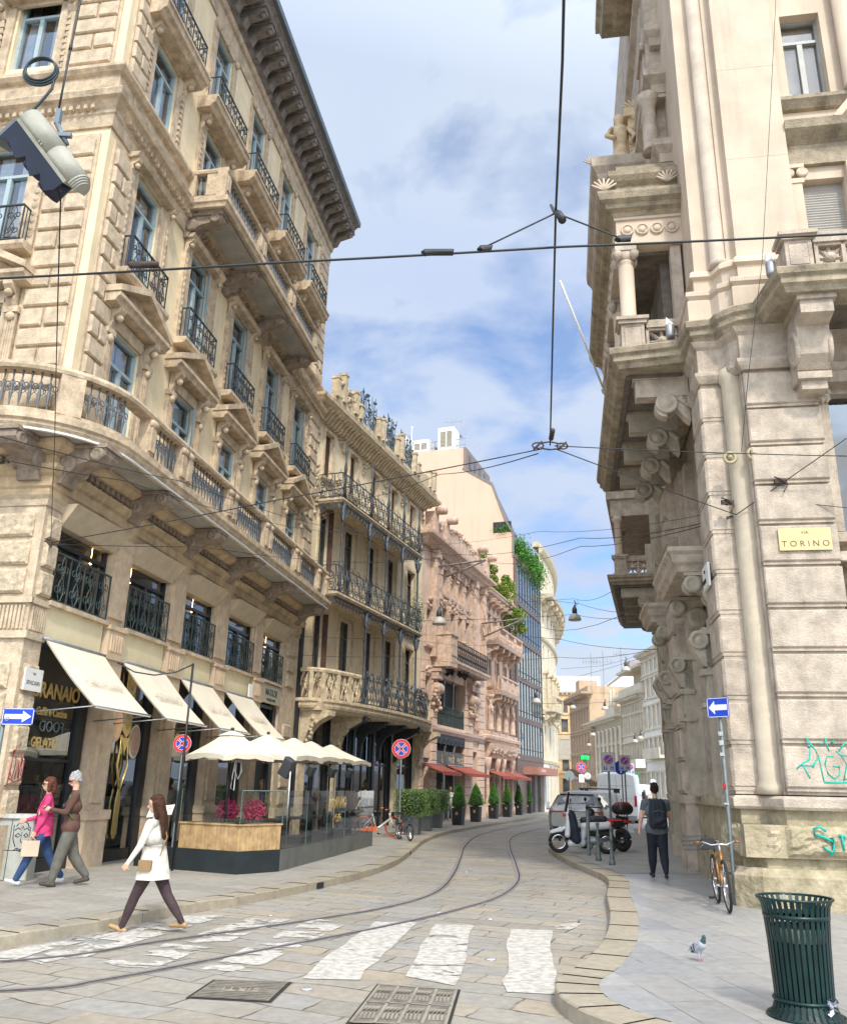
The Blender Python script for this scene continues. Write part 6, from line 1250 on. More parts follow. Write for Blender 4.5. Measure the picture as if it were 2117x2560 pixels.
# second, farther balcony with loggia, on the part that bends away
m_ = MB(); m_.T = T2; m_.sweep([(.3,20),(-1.66,20),(-1.66,10.9),(.3,10.9)], SLB[1:]+[(-.5,9.28)]); m_.box(-1.65,.5,10.92,20,9.35,9.66); m_.build('far_balcony_slab', hd, Hb)
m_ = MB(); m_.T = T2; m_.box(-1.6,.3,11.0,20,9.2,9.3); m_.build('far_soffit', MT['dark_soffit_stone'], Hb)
for y in (11.3,13.0,14.7,16.4): m_ = MB(); scroll_bracket(m_, T2 @ TH @ Matrix.Translation((y, -.1, 0)) @ Matrix.Diagonal((-1,1,1,1)), 1.25); m_.build('balcony_bracket', hsh, Hb)
m_ = MB(); m_.T = T2; pedestal(m_, -1.55, -1.1, 11.0, 11.35, 9.7, 10.5); m_.box(-1.1,.1,11.05,11.25,10.3,10.46); m_.box(-1.52,-1.3,11.3,20,10.3,10.46); m_.box(-.35,-.1,11.02,11.3,9.7,10.9); star_panel(m_, -1.08, -.2, 11.15, 9.72, 10.3, T2); star_panel(m_, 11.4, 19.5, -1.42, 9.72, 10.3, T2 @ TH); m_.build('far_parapet', hs, Hb)
m_ = MB(); m_.T = T2; m_.lathe((-1.35,11.2,10.5), [(.17,0),(.15,.1),(.14,1.35),(.2,1.42),(.24,1.6)], 14); m_.lathe((-1.35,13.4,10.5), [(.17,0),(.14,.1),(.14,1.35),(.24,1.6)], 10); bsplit(m_, 'far_loggia_columns', hs2, Hb)
m_ = MB(); m_.T = T2; m_.box(-1.6,.0,11.0,20,12.1,12.8); m_.box(-1.75,.0,10.9,20,12.8,13.2); m_.box(-.12,.1,11.0,11.6,9.7,12.1); m_.build('far_entablature', hs, Hb)
# street name plates
brass = mat('brass_plate', (.66,.50,.25), .45, metal=.25, var=.1, scale=6)
m_ = MB(); m_.box(1.0, 1.78, -.065, -.035, 5.30, 5.66); m_.build('street_name_plate', brass, Hb)
text('VIA', .075, mat('dark_engraving', (.12,.09,.05), .6), Hb, (1.39,-.067,5.56), name='plate_lettering', align='CENTER', ext=.002); text('T O R I N O', .135, MT['dark_engraving'], Hb, (1.39,-.067,5.36), name='plate_lettering', align='CENTER', ext=.002)
m_ = MB(); m_.box(.02,.06,.75,1.3,4.95,5.35); m_.build('side_name_plate', MT['white_marble_plate'], Hb)
text('VIA', .07, black_p, Hb, (.015,1.1,5.22), (R(90),0,R(-90)), 'plate_lettering'); text('SPADARI', .1, black_p, Hb, (.015,1.28,5.05), (R(90),0,R(-90)), 'plate_lettering', sx=.8)
# turquoise graffiti
tq = mat('turquoise_spray', (.0,.48,.38), .6, var=.15, scale=20)
m_ = MB(); S1 = [[(.0,.22),(.10,.30),(.22,.36),(.24,.44),(.26,.55)],[(.10,.3),(.20,.08)],[(.26,.24),(.3,.3),(.38,.44),(.42,.04)],[(.08,.27),(.26,.27),(.36,.38)],[(.2,.7),(.35,.5),(.36,.45)],[(.62,.42),(.52,.42),(.47,.3),(.5,.15),(.6,.08),(.68,.14),(.7,.26),(.6,.27)],[(.68,.5),(.76,.42),(.82,.30),(.74,.05)],[(.74,.44),(.92,.42),(.94,.2),(.86,.08),(.76,.08)],[(1.1,.5),(1.0,.4),(.94,.28),(.98,.12),(1.05,.02)],[(1.02,.35),(1.14,.33),(1.2,.38)],[(1.0,.26),(1.14,.24),(1.2,.28)],[(.42,.02),(.9,.03)],[(.52,.7),(.56,.5)],[(.85,.64),(.72,.5)],[(.44,.6),(.45,.62)],[(.24,.56),(.25,.58)],[(.63,.62),(.64,.65)],[(.88,.54),(.89,.55)]]
scrawl(m_, S1, Matrix.Translation((.90,-.018,1.82)) @ Matrix.Diagonal((.84,1,.92,1)), .013); pass
for x, z in ((.24,.57),(.44,.61),(.64,.64),(.88,.55)): m_.tube([(.90+x*.84,-.02,1.82+z*.92-.012),(.90+x*.84,-.02,1.82+z*.92+.012)], .022, 6)
m_.build('turquoise_graffiti', tq, Hb)
m_ = MB(); S2 = [[(.26,.34),(.16,.40),(.05,.36),(.06,.28),(.2,.26),(.34,.2),(.36,.08),(.30,.0)],[(.36,.26),(.38,.14),(.34,.04),(.24,.08),(.2,.12)],[(.52,.3),(.53,.08)],[(.48,.28),(.58,.27)],[(.66,.08),(.72,.24),(.82,.28),(.84,.2),(.72,.14),(.74,.05),(.88,.06)],[(.96,.05),(1.0,.26)],[(1.02,.1),(1.1,.26),(1.16,.06)],[(1.0,.14),(1.2,.18)]]
scrawl(m_, S2, Matrix.Translation((.98,-.085,.86)) @ Matrix.Diagonal((.78,1,.95,1)), .021); m_.build('turquoise_graffiti', tq, Hb)
# lamps and wire anchors on the palace
def wall_lamp(x, y, z, lb):
    t = thing('cylinder_floodlight', lb, 'floodlight', Hb.location, HZ, 'cylinder floodlights on the palace balconies'); m_ = MB(); m_.lathe((x,y,z), [(.07,-.14),(.08,-.1),(.08,.1),(.06,.14)], 14); m_.build('head', grey_m, t)
    m_ = MB(); m_.prism([(x-.075,z+.12),(x+.075,z+.12),(x-.06,z+.28)], 'y', y-.05, y+.05); m_.build('visor', white_p, t); m_ = MB(); m_.tube([(x+.05,y,z-.08),(x+.22,y+.05,z-.08)], .025, 6); m_.build('arm', grey_m, t)
wall_lamp(-.22, 1.2, 10.0, 'grey cylinder floodlight in front of the star panel of the side balcony'); wall_lamp(1.18, -.75, 9.95, 'grey cylinder floodlight at the corner of the front balcony')
for x, y, z, lb in ((.42,.12,6.95,'left small pale ceramic wire anchor on the corner column'),(.78,.05,6.98,'right ring-shaped wire anchor on the corner column')):
    m_ = MB(); m_.T = Matrix.Translation((x,y-.02,z)) @ Matrix.Rotation(R(90),4,'X'); m_.tube([(.09*math.cos(a*math.pi/6),.09*math.sin(a*math.pi/6),0) for a in range(12)], .03, 6, closed=True); m_.lathe((0,0,-.06), [(.03,0),(.04,.1),(.01,.12)], 8); m_.T = None
    o = m_.build('wire_anchor', mat('ceramic_anchor', (.42,.36,.22), .4), None); o.location = Hb.location; o.rotation_euler = (0,0,HZ); tag(o, lb, 'wire anchor', 'ring anchors on the corner column')
# ---------------------------------------------------------------- far street, right side and end
FZ = R(92+180)
fd = Vector((math.sin(R(-2)), math.cos(R(-2)), 0)); FP = Vector((33,112.5,0))
pane_me = None
def simple_block(name, lb, s0, s1, H, depth, wm, tm, rows, ncol, cornice=.8, x0=None, base=None, fpos=None, rz=FZ, ww=.5):
    """far palazzo: wall with real openings, each window its own part"""
    L_ = s1-s0; o = thing(name, lb, 'building', (FP+fd*s1) if fpos is None else fpos, rz); hol = []; u = L_/ncol
    for z, h_ in rows:
        for i in range(ncol): c = (i+.5)*u; hol.append((c-u*ww/2, c+u*ww/2, z, z+h_))
    m_ = MB(); m_.wall(0, L_, 0, H, 0, hol, .35); m_.box(0, L_, .4, depth, H-.1, H); m_.box(0, .05, .01, depth, 0, H); m_.box(L_-.05, L_, .01, depth, 0, H); m_.build('wall', wm, o)
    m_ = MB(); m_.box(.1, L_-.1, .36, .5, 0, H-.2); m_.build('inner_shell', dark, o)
    me = None
    for (a, b, c, d) in hol:
        if me is None or abs(me[1]-(d-c)) > .01:
            q = MB(); w_ = (b-a)/2; q.box(-w_, w_, -.02, .02, 0, .08); q.box(-.05, .05, -.03, .02, 0, d-c); q.box(-w_, w_, -.02, .02, (d-c)*.7, (d-c)*.7+.07); q.add([(-w_,.03,0),(w_,.03,0),(w_,.03,d-c),(-w_,.03,d-c)], [(0,1,2,3)])
            oo = q.build('window', mat('far_window', (.16,.15,.14), .25, var=.5, scale=.8), o, ((a+b)/2,.2,c)); me = (oo, d-c)
        else: copytree(me[0], ((a+b)/2,.2,c))
    m_ = MB()
    for z, h_ in rows:
        m_.box(0, L_, -.18, .0, z-.45, z-.25)
        for i in range(ncol):
            c = (i+.5)*u; m_.box(c-u*ww/2-.16, c-u*ww/2, -.12, .0, z-.2, z+h_+.1); m_.box(c+u*ww/2, c+u*ww/2+.16, -.12, .0, z-.2, z+h_+.1); m_.box(c-u*ww/2-.22, c+u*ww/2+.22, -.24, .0, z+h_+.1, z+h_+.3)
    m_.build('window_trim', tm, o)
    if cornice: m_ = MB(); m_.sweep([(0,.4),(0,0),(L_,0),(L_,.4)], [(0,H-.9),(.15,H-.9),(.3,H-.5),(cornice,H-.35),(cornice+.05,H),(0,H+.05)]); [m_.box(i*.9+.2,i*.9+.45,-cornice*.9,0,H-.8,H-.35) for i in range(int(L_/.9))]; m_.build('cornice', tm, o)
    return o
bg1 = mat('far_white_stone', (.78,.74,.66), .9, var=.1, scale=1); bg2 = mat('far_beige_stone', (.62,.55,.43), .9, var=.12, scale=1); bg3 = mat('far_tan_stone', (.54,.47,.34), .9, var=.14, scale=1); bg4 = mat('far_brown_stone', (.52,.38,.26), .9, var=.14, scale=1); bgt = mat('far_trim_stone', (.60,.53,.41), .9, var=.14, scale=1); wht = mat('white_gable', (.82,.82,.82), .9, var=.04)
a_ = simple_block('white_palazzo', 'far white palazzo with brown framed windows, closest to the rusticated palace', 3, 13.4, 21, 14, bg1, bgt, [(1,3.2),(6.2,2.6),(10.4,2.8),(14.6,2.4),(18,1.6)], 5)
m_ = MB(); m_.box(3, 10.4, -1.3, 0, 6.0, 6.4); m_.box(3,10.4,-1.3,-1.15,6.4,7.4); m_.build('long_balcony', bgt, a_); m_ = MB(); m_.box(8.5,10.5,-.6,1,21,24.2); m_.box(8.2,10.7,-.9,1,23.8,24.2); m_.build('roof_turret', bg2, a_)
a_ = simple_block('beige_palazzo', 'far beige palazzo with closely set windows and a long balustrade on top', 13.4, 25.6, 15.8, 14, bg2, bgt, [(1,3.2),(5.8,2.8),(10.2,2.6),(13.2,1.2)], 9, 1.0)
m_ = MB(); m_.box(0,12.2,-.3,0,15.8,17); m_.box(1,12.2,2,9,15.8,19.5); m_.box(0,12.2,-.5,9.5,19.4,19.8); m_.build('attic', bg2, a_)
m_ = MB(); m_.box(0,12.2,-1.0,0,5.0,5.3); m_.box(0,12.2,-1.0,-.85,5.3,6.2); m_.build('long_balcony', bgt, a_)
a_ = simple_block('columned_palazzo', 'far olive beige palazzo with tall columns and two small obelisks on its roof', 25.6, 47.5, 13.4, 12, bg3, bgt, [(.6,2.2),(4.0,1.6),(6.6,2.2),(9.6,1.8)], 8, 1.2)
m_ = MB(); [m_.lathe((i*2.74+.02,-.25,3.4), [(.35,0),(.3,.4),(.26,7.6),(.4,8.2)], 8) for i in range(9)]; bsplit(m_, 'giant_columns', bgt, a_)
m_ = MB(); m_.box(14,20,-.6,.4,13.4,14.8); [m_.lathe((x,-.1,14.6), [(.5,0),(.42,.8),(.3,2.8),(.02,3.3)], 4) for x in (16.4,18.4)]; m_.box(0,21.9,.2,.6,13.4,14.1); m_.build('roof_ornaments', bg2, a_)
a_ = simple_block('brown_palazzo', 'far brown palazzo with a heavy projecting cornice at the end of the street', 43, 60, 18.6, 12, bg4, mat('far_brown_trim', (.46,.34,.24), .9), [(1,2.6),(5.2,2.6),(8.6,3.0),(12.6,3.4)], 7, 1.8, fpos=FP+fd*60+Vector((-1.0,0,0)))
m_ = MB(); m_.box(4,7,.5,4,18.6,22); m_.box(0,17,-.2,8,18.6,19.8); m_.build('roof_structures', bg4, a_)
# white blank gable house
g_ = thing('white_gable_house', 'bright white blank gable wall rising behind the columned palazzo', 'building', (33.5,158,0), 0)
m_ = MB(); m_.prism([(0,0),(0,19.3),(5.2,23.2),(8.8,23.2),(8.8,24.6),(26,24.6),(26,0)], 'y', 0, 10); m_.build('gable_wall', wht, g_)
m_ = MB(); m_.box(5.5,8.2,1,4,23.2,25.0); m_.build('roof_hut', mat('grey_roof_hut', (.35,.3,.28), .8), g_); m_ = MB(); m_.box(12.5,16.6,1,4,24.6,27.0); m_.build('roof_tank', mat('grey_tank', (.42,.43,.43), .5, metal=.3), g_); m_ = MB(); m_.prism([(-.3,19.0),(0,19.6),(5.2,23.6),(8.8,23.6),(8.8,23.2),(5.2,23.1)], 'y', -.15, 0); m_.build('roof_edge', mat('grey_coping', (.22,.2,.18)), g_)
for i, (x, z, s) in enumerate([(31.0,22.6,1.0),(33.2,22.2,1.3),(36.5,24.2,.9)]):
    m_ = MB(); m_.tube([(0,0,-4),(0,0,3*s)], .05, 4); m_.tube([(-1.5*s,0,1.4*s),(1.5*s,0,1.5*s)], .04, 4); [m_.tube([(-1.4*s+k*.5*s,0,1.0*s),(-1.4*s+k*.5*s,0,2.0*s)], .03, 4) for k in range(6)]
    o = m_.build('television_aerial', grey_m, None, (x,155,z)); tag(o, ['far television aerial on the brown palazzo roof, leftmost','tallest far television aerial beside the white gable','far television aerial over the white gable slope'][i], 'aerial', 'aerials on the far roofs')
# orange house closing the view
a_ = simple_block('orange_house', 'orange plastered house closing the far end of the street', 0, 16, 22, 8, mat('orange_plaster', (.80,.50,.22), .9, var=.08, scale=.6), bgt, [(1,3),(5.5,2.4),(9.5,2.4),(13.5,2.6),(17.5,2.6)], 4, .7, fpos=Vector((25,186,0)), rz=R(-4), ww=.36)
m_ = MB(); m_.box(0,16,-.15,0,7.8,12.6); m_.build('grey_stone_storey', mat('grey_band', (.5,.46,.38), .9), a_); m_ = MB(); m_.box(4,14,1,6,22,25.4); m_.box(4.5,13.5,.9,1,22.6,24.8); m_.build('roof_terrace', mat('white_terrace', (.7,.72,.74), .6), a_)
# street furniture of the far street: shop awning, pharmacy cross, signs
m_ = MB(); m_.add([(0,0,0),(0,6,0),(3.0,6,-1.6),(3.0,0,-1.6)], [(0,1,2,3)]); m_.box(2.98,3.02,0,6,-1.9,-1.6); o = m_.build('shop_awning', mat('brown_awning', (.16,.10,.07), .8), None, (18.2,104,4.1)); tag(o, 'dark brown sloping shop awning beyond the curved pale palazzo', 'awning')
cx_ = thing('pharmacy_cross', 'bright green pharmacy cross sign sticking out above the far pavement', 'shop sign', (17.0,90,4.9)); gm_ = mat('green_neon', (.02,.8,.12), emit=((.01,.9,.10), .7))
m_ = MB(); m_.box(-.5,.5,-.1,.1,-.16,.16); m_.box(-.17,.17,-.09,.09,-.45,.45); m_.build('frame', mat('dark_green_frame', (.02,.12,.06), .5), cx_); m_ = MB(); [m_.lathe((x,-.06,0), [(.13,-.17),(.15,0),(.13,.17)], 12) for x in (-.27,.0,.27)]; m_.build('lit_tubes', gm_, cx_)
for nm, lb, x, y, z, w_, h_, mm, ch in (('white_shop_sign','white square shop sign on the far right pavement',23.9,95,4.6,1.0,.9,white_p,None),('fast_food_sign','green board with a yellow letter on the far right pavement',22.2,92,3.2,1.5,.8,mat('dark_green_board', (.03,.2,.08), .5),'m')):
    t = thing(nm, lb, 'shop sign', (x,y,z)); m_ = MB(); m_.box(-w_/2,w_/2,-.06,.06,-h_/2,h_/2); m_.build('board', mm, t)
    if ch: text(ch, 1.0, mat('yellow_letter', (.85,.7,.05), .5), t, (-.6,-.07,-.28), name='letter', bold=.03)
for i, (x, y, z) in enumerate([(14.9,78,2.9),(24.6,93,2.7)]):
    t = thing('street_clock', ['round white street clock above the white van','round white street clock above the green board'][i], 'clock', (x,y,z)); m_ = MB(); m_.T = Matrix.Rotation(R(90),4,'X'); m_.lathe((0,0,0), [(.27,-.1),(.3,0),(.27,.1)], 20); m_.T = None; m_.build('dial', white_p, t); m_ = MB(); m_.tube([(0,-.13,0),(0,-.13,.2)], .02, 4); m_.tube([(0,-.13,0),(.13,-.13,.06)], .02, 4); m_.tube([(0,0,-.3),(0,0,-2.8)], .04, 6); m_.build('hands_and_post', black_p, t)
# ---------------------------------------------------------------- people
def organic(name, caps, mats, parent, voxel=.012, smooth=4, relax=1):
    """one continuous surface grown from tapered capsules (p0,p1,r0,r1,material index,flatten y)"""
    m_ = MB()
    for c in caps:
        p0, p1, r0, r1 = Vector(c[0]), Vector(c[1]), c[2], c[3]; d = p1-p0; L_ = max(d.length, 1e-4); q = d.normalized() if d.length > 1e-4 else Vector((0,0,1))
        prof = []
        for k in range(1, 6): a = math.pi/2*k/5; prof.append((r0*math.sin(a), -r0*math.cos(a)))
        prof = [(r0*.05, -r0)]+prof
        for k in range(0, 5): a = math.pi/2*k/5; prof.append((r1*math.cos(a), L_+r1*math.sin(a)))
        prof.append((r1*.05, L_+r1))
        m_.T = Matrix.Translation(p0) @ q.to_track_quat('Z', 'Y').to_matrix().to_4x4(); m_.lathe((0,0,0), prof, 12)
    m_.T = None; o = m_.build('tmp', None); mo = o.modifiers.new('r', 'REMESH'); mo.mode = 'VOXEL'; mo.voxel_size = voxel; mo.use_smooth_shade = True
    s_ = o.modifiers.new('s', 'SMOOTH'); s_.iterations = smooth; s_.factor = .5
    dg = bpy.context.evaluated_depsgraph_get(); me = bpy.data.meshes.new_from_object(o.evaluated_get(dg)); bpy.data.objects.remove(o); me.materials.clear()
    for mm in mats: me.materials.append(mm)
    cc = [(Vector(c[0]), Vector(c[1])-Vector(c[0]), c[2], c[3], c[4]) for c in caps]; co = [v.co.copy() for v in me.vertices]; lab = []
    for p in co:
        b = 1e9; bi = 0
        for p0, d, r0, r1, mi in cc:
            l2 = d.length_squared; t = 0 if l2 < 1e-8 else max(0, min(1, (p-p0).dot(d)/l2)); e = (p-p0-d*t).length-(r0+(r1-r0)*t)
            if e < b: b = e; bi = mi
        lab.append(bi)
    for f in me.polygons: f.material_index = lab[f.vertices[0]]; f.use_smooth = True
    me.name = name; o = bpy.data.objects.new(name, me); COL.objects.link(o); o.parent = parent; return o
skin = mat('skin', (.62,.38,.27), .55, var=.08, scale=14)
def person(label, loc, head, H, legs, arms, cols, hair='short', hairc=(.05,.03,.02), lean=0, face=True, voxel=.014, tf=1, skirt=None, glasses=False, headturn=0, bulk=1, look=0, shoes=(.03,.03,.03), fingers=True, group=None, hold=None, extras=None, open_jacket=None, bald=False):
    """head = heading in degrees clockwise from +Y (away). legs ((swing,knee),(swing,knee)) left,right; arms ((swing,abduct,elbow)...); cols = (top, trousers)"""
    t = thing('person', label, 'person', loc, R(-head), group)
    def mk(nm, c, r=.85): return mat('cloth_%.2f_%.2f_%.2f' % c, c, r, var=.22, scale=9, bump=.35, bscale=14)
    mats = [skin, mk('top', cols[0]), mk('tr', cols[1]), mk('sh', shoes, .6)]; h = H; caps = []; low = 9
    hip = .50*h; J = {}
    for i, s_ in enumerate((-1, 1)):
        sw, kn = R(legs[i][0]), R(legs[i][1]); a = Vector((s_*.052*h, 0, hip)); k = a+Vector((s_*.004*h, math.sin(sw), -math.cos(sw)))*(.235*h); an = k+Vector((0, math.sin(sw-kn), -math.cos(sw-kn)))*(.225*h)
        ft = R(legs[i][2]) if len(legs[i]) > 2 else 0; td = Vector((s_*.12, math.cos(ft), math.sin(ft)))
        J[i] = (a, k, an, td); low = min(low, an.z-.035*h, (an+td*.11*h).z-.015*h-.02*h)
    dz = -low
    up = Vector((0,0,dz)); b = bulk
    for i in (0, 1):
        a, k, an, td = [q+up if n < 3 else q for n, q in enumerate(J[i])]
        caps += [(a, k, .056*h*b, .036*h*b*tf, 2), (k, k.lerp(an,.4), .036*h*b*tf, .034*h*b*tf, 2), (k.lerp(an,.4), an+Vector((0,0,.02*h*(tf > 1))), .034*h*b*tf, .022*h*tf**2.2, 2)]
        bt = an+Vector((0,-.012*h,-.018*h)); caps += [(bt, bt+td*.10*h, .021*h, .017*h, 3), (bt+Vector((0,-.012*h,-.004*h)), bt+td*.05*h, .020*h, .020*h, 3)]
    ln = R(lean); hp = Vector((0,0,hip+dz)); U = Vector((0, math.sin(ln), math.cos(ln))); X = Vector((1,0,0))
    pel, wai, ch, sh_, nk = hp+U*.0, hp+U*.10*h, hp+U*.21*h, hp+U*.305*h, hp+U*.35*h
    caps += [(pel-X*.045*h, pel+X*.045*h, .062*h*b, .062*h*b, 2), (pel-X*.04*h+U*.025*h, pel+X*.04*h+U*.025*h, .072*h*b, .072*h*b, 1), (pel+U*.03*h, wai, .075*h*b, .066*h*b, 1), (wai-X*.03*h, wai+X*.03*h, .06*h*b, .06*h*b, 1), (ch-X*.045*h, ch+X*.045*h, .065*h*b, .065*h*b, 1), (sh_-X*.085*h*b, sh_+X*.085*h*b, .034*h*b, .034*h*b, 1), (ch, sh_, .07*h*b, .045*h, 1), (sh_, nk, .036*h, .03*h, 1), (nk, nk+U*.05*h, .029*h, .028*h, 0)]
    hc = nk+U*.095*h+Vector((0,.012*h,0)); ht = Matrix.Rotation(R(-headturn),3,'Z') @ Matrix.Rotation(R(-look),3,'X'); V = lambda x, y, z: hc+ht @ (Vector((x,y,z))*h)
    caps += [(V(0,-.012,.018), V(0,.008,.018), .048*h, .047*h, 0), (V(0,.012,-.02), V(0,.02,-.035), .037*h, .026*h, 0), (V(0,.05,.0), V(0,.06,-.012), .008*h, .010*h, 0), (V(-.047,-.005,-.002), V(-.049,-.008,-.015), .007*h, .006*h, 0), (V(.047,-.005,-.002), V(.049,-.008,-.015), .007*h, .006*h, 0), (V(-.014,.047,-.032), V(.014,.047,-.032), .006*h, .006*h, 0)]
    HN = []
    for i, s_ in enumerate((-1, 1)):
        sw, ab, el = [R(q) for q in arms[i][:3]]; inn = R(arms[i][3]) if len(arms[i]) > 3 else 0
        S = sh_+X*s_*.095*h*b; d1 = Vector((s_*math.sin(ab), math.sin(sw)*math.cos(ab), -math.cos(sw)*math.cos(ab))); E_ = S+d1*.165*h
        d2 = Vector((s_*(math.sin(ab)*.5)-s_*math.sin(inn), math.sin(sw+el), -math.cos(sw+el))).normalized(); Wt = E_+d2*.14*h
        sl = arms[i][4] if len(arms[i]) > 4 else 1
        caps += [(S, S.lerp(E_,.5), .034*h*b, .028*h*b, 1), (S.lerp(E_,.5), E_, .028*h*b, .024*h*b, 1 if sl else 0), (E_, Wt, .023*h*b, .017*h, 1 if sl else 0)]
        pd = d2; sd = pd.cross(X*s_).normalized() if abs(pd.x) < .9 else Vector((0,0,1)); pc = Wt+pd*.045*h
        caps += [(Wt, Wt+pd*.02*h, .014*h, .015*h, 0), (Wt+pd*.02*h-sd*.010*h, pc-sd*.012*h, .012*h, .010*h, 0), (Wt+pd*.02*h+sd*.010*h, pc+sd*.012*h, .012*h, .010*h, 0)]
        if fingers:
            cur = (X*-s_)
            for q, (o_, l_) in enumerate(((-.018,.026),(-.006,.031),(.006,.029),(.018,.022))):
                f0 = pc+sd*o_*h; f1 = f0+(pd*.9+cur*.25)*l_*h*.6; f2 = f1+(pd*.6+cur*.8)*l_*h*.5; caps += [(f0,f1,.0056*h,.005*h,0),(f1,f2,.005*h,.0042*h,0)]
            tb = Wt+pd*.022*h-sd*.016*h; caps += [(tb, tb-sd*.016*h+pd*.016*h+cur*.008*h, .0068*h, .0052*h, 0)]
        HN.append(pc+pd*.02*h)
    organic('body', caps, mats, t, voxel, 3)
    hm = mat('hair_%.2f_%.2f_%.2f' % hairc, hairc, .9, var=.4, scale=30, bump=.3, bscale=60, spec=.15)
    if hair != 'none':
        hcps = [(V(0,-.016,.028), V(0,.0,.030), .050*h, .048*h, 0), (V(-.03,-.01,.01), V(-.02,-.03,-.01), .022*h, .02*h, 0), (V(.03,-.01,.01), V(.02,-.03,-.01), .022*h, .02*h, 0), (V(0,-.03,0), V(0,-.035,-.02), .03*h, .024*h, 0)]
        if hair == 'thin': hcps = [(V(-.032,-.015,.0), V(-.02,-.035,-.01), .02*h, .018*h, 0), (V(.032,-.015,.0), V(.02,-.035,-.01), .02*h, .018*h, 0), (V(0,-.035,.0), V(0,-.035,-.02), .024*h, .022*h, 0)]
        if hair == 'bob': hcps += [(V(-.045,-.008,.0), V(-.045,-.01,-.055), .022*h, .018*h, 0), (V(.045,-.008,.0), V(.045,-.01,-.055), .022*h, .018*h, 0), (V(0,-.04,0), V(0,-.045,-.06), .035*h, .03*h, 0), (V(-.03,.028,.04), V(.03,.028,.04), .016*h, .016*h, 0)]
        if hair == "short": hcps += [(V(random.uniform(-.035,.035),random.uniform(-.045,.02),.045+random.uniform(0,.03)), V(random.uniform(-.035,.035),random.uniform(-.05,.02),.05+random.uniform(0,.035)), .012*h, .006*h, 0) for _ in range(16)]
        if hair == "long":
            for q in range(12):
                x = -.045+.09*q/11; hcps.append((V(x,-.025-.02*math.cos(x*30),.01), V(x*1.5+.012*math.sin(q*2.2),-.055,-.10), .024*h, .022*h, 0)); hcps.append((V(x*1.5+.012*math.sin(q*2.2),-.055,-.10), V(x*1.6-.012*math.sin(q*2.7),-.062,-.235-.012*(q % 3)), .022*h, .010*h, 0))
            hcps += [(V(.046,.0,.01), V(.05,.0,-.10), .02*h, .014*h, 0), (V(-.046,.0,.01), V(-.05,-.01,-.10), .02*h, .014*h, 0)]
        if not bald: organic('hair', hcps, [hm], t, voxel*.8, 2)
    if glasses:
        m_ = MB()
        for s_ in (-1,1): m_.tube([V(s_*.008,.052,.006), V(s_*.032,.050,.006)], .011*h, 6, flat=.9); m_.tube([V(s_*.036,.046,.008), V(s_*.047,-.01,.004)], .003*h, 4)
        m_.build('sunglasses', black_p, t)
    if skirt:   # flared lower part of a coat, dress or skirt: (top fraction, hem z, top radius, hem radius, colour)
        z1, z0, r1, r0, c = skirt; m_ = MB(); n = 24; vs = []; k = 6
        for j in range(k+1):
            f = j/k; zz = z1+(z0-z1)*f
            for i in range(n): a = 2*math.pi*i/n; rr = (r1+(r0-r1)*f)*h*(1+.05*math.sin(a*5+f*2)*f); vs.append((math.cos(a)*rr*1.0, math.sin(a)*rr*.80+math.sin(ln)*(zz-hip-dz), zz))
        fs = [(j*n+i, j*n+(i+1) % n, (j+1)*n+(i+1) % n, (j+1)*n+i) for j in range(k) for i in range(n)]+[tuple(range(n))]
        m_.add(vs, fs, True); m_.build('coat_skirt' if c == cols[0] else 'skirt', mk('sk', c), t)
    if extras: extras(t, V, h, dict(sh=sh_, ch=ch, wai=wai, pel=pel, hands=HN, U=U, X=X, dz=dz))
    return t
def phone(t, V, h, J): m_ = MB(); p = J['hands'][0]; m_.T = Matrix.Translation(p) @ Matrix.Rotation(R(50),4,'X'); m_.box(-.035,.035,-.005,.005,-.02,.12); m_.build('phone', black_p, t); 
def girlx(t, V, h, J):
    m_ = MB(); s = J['sh']; c = J['ch']; w_ = J['wai']
    m_.tube([s+Vector((.05*h,-.02*h,.04*h)), c+Vector((.0,-.095*h,.0)), w_+Vector((-.06*h,-.075*h,-.02*h)), w_+Vector((-.105*h,.0,-.05*h))], .009, 5); m_.tube([s+Vector((.05*h,.0,.04*h)), c+Vector((-.02*h,.09*h,.0)), w_+Vector((-.09*h,.05*h,-.04*h))], .009, 5); m_.build('bag_strap', mat('tan_leather', (.30,.19,.09), .6), t)
    m_ = MB(); p = w_+Vector((-.115*h,.0,-.075*h)); m_.cham(p.x-.06,p.x+.01,p.y-.08,p.y+.07,p.z-.08,p.z+.04,.015); m_.build('small_bag', mat('tan_leather', (.30,.19,.09)), t)
    m_ = MB(); p = J['pel']; m_.box(p.x-.135,p.x-.125,p.y-.06,p.y+.05,p.z-.05,p.z+.07); m_.build('coat_pocket', mat('cloth_0.74_0.70_0.62', (.74,.70,.62)), t)
person('young woman with long brown hair striding across the crossing in a short white coat', (-3.08,10.80,0), -80, 1.54, ((25,5,14),(-28,10,-6)), ((12,20,18),(4,10,20)), ((.74,.70,.62),(.055,.032,.036)), 'long', (.075,.035,.022), lean=3, voxel=.0095, skirt=(.93,.57,.10,.15,(.74,.70,.62)), shoes=(.42,.27,.13), headturn=-14, look=8, bulk=1.08, extras=girlx)
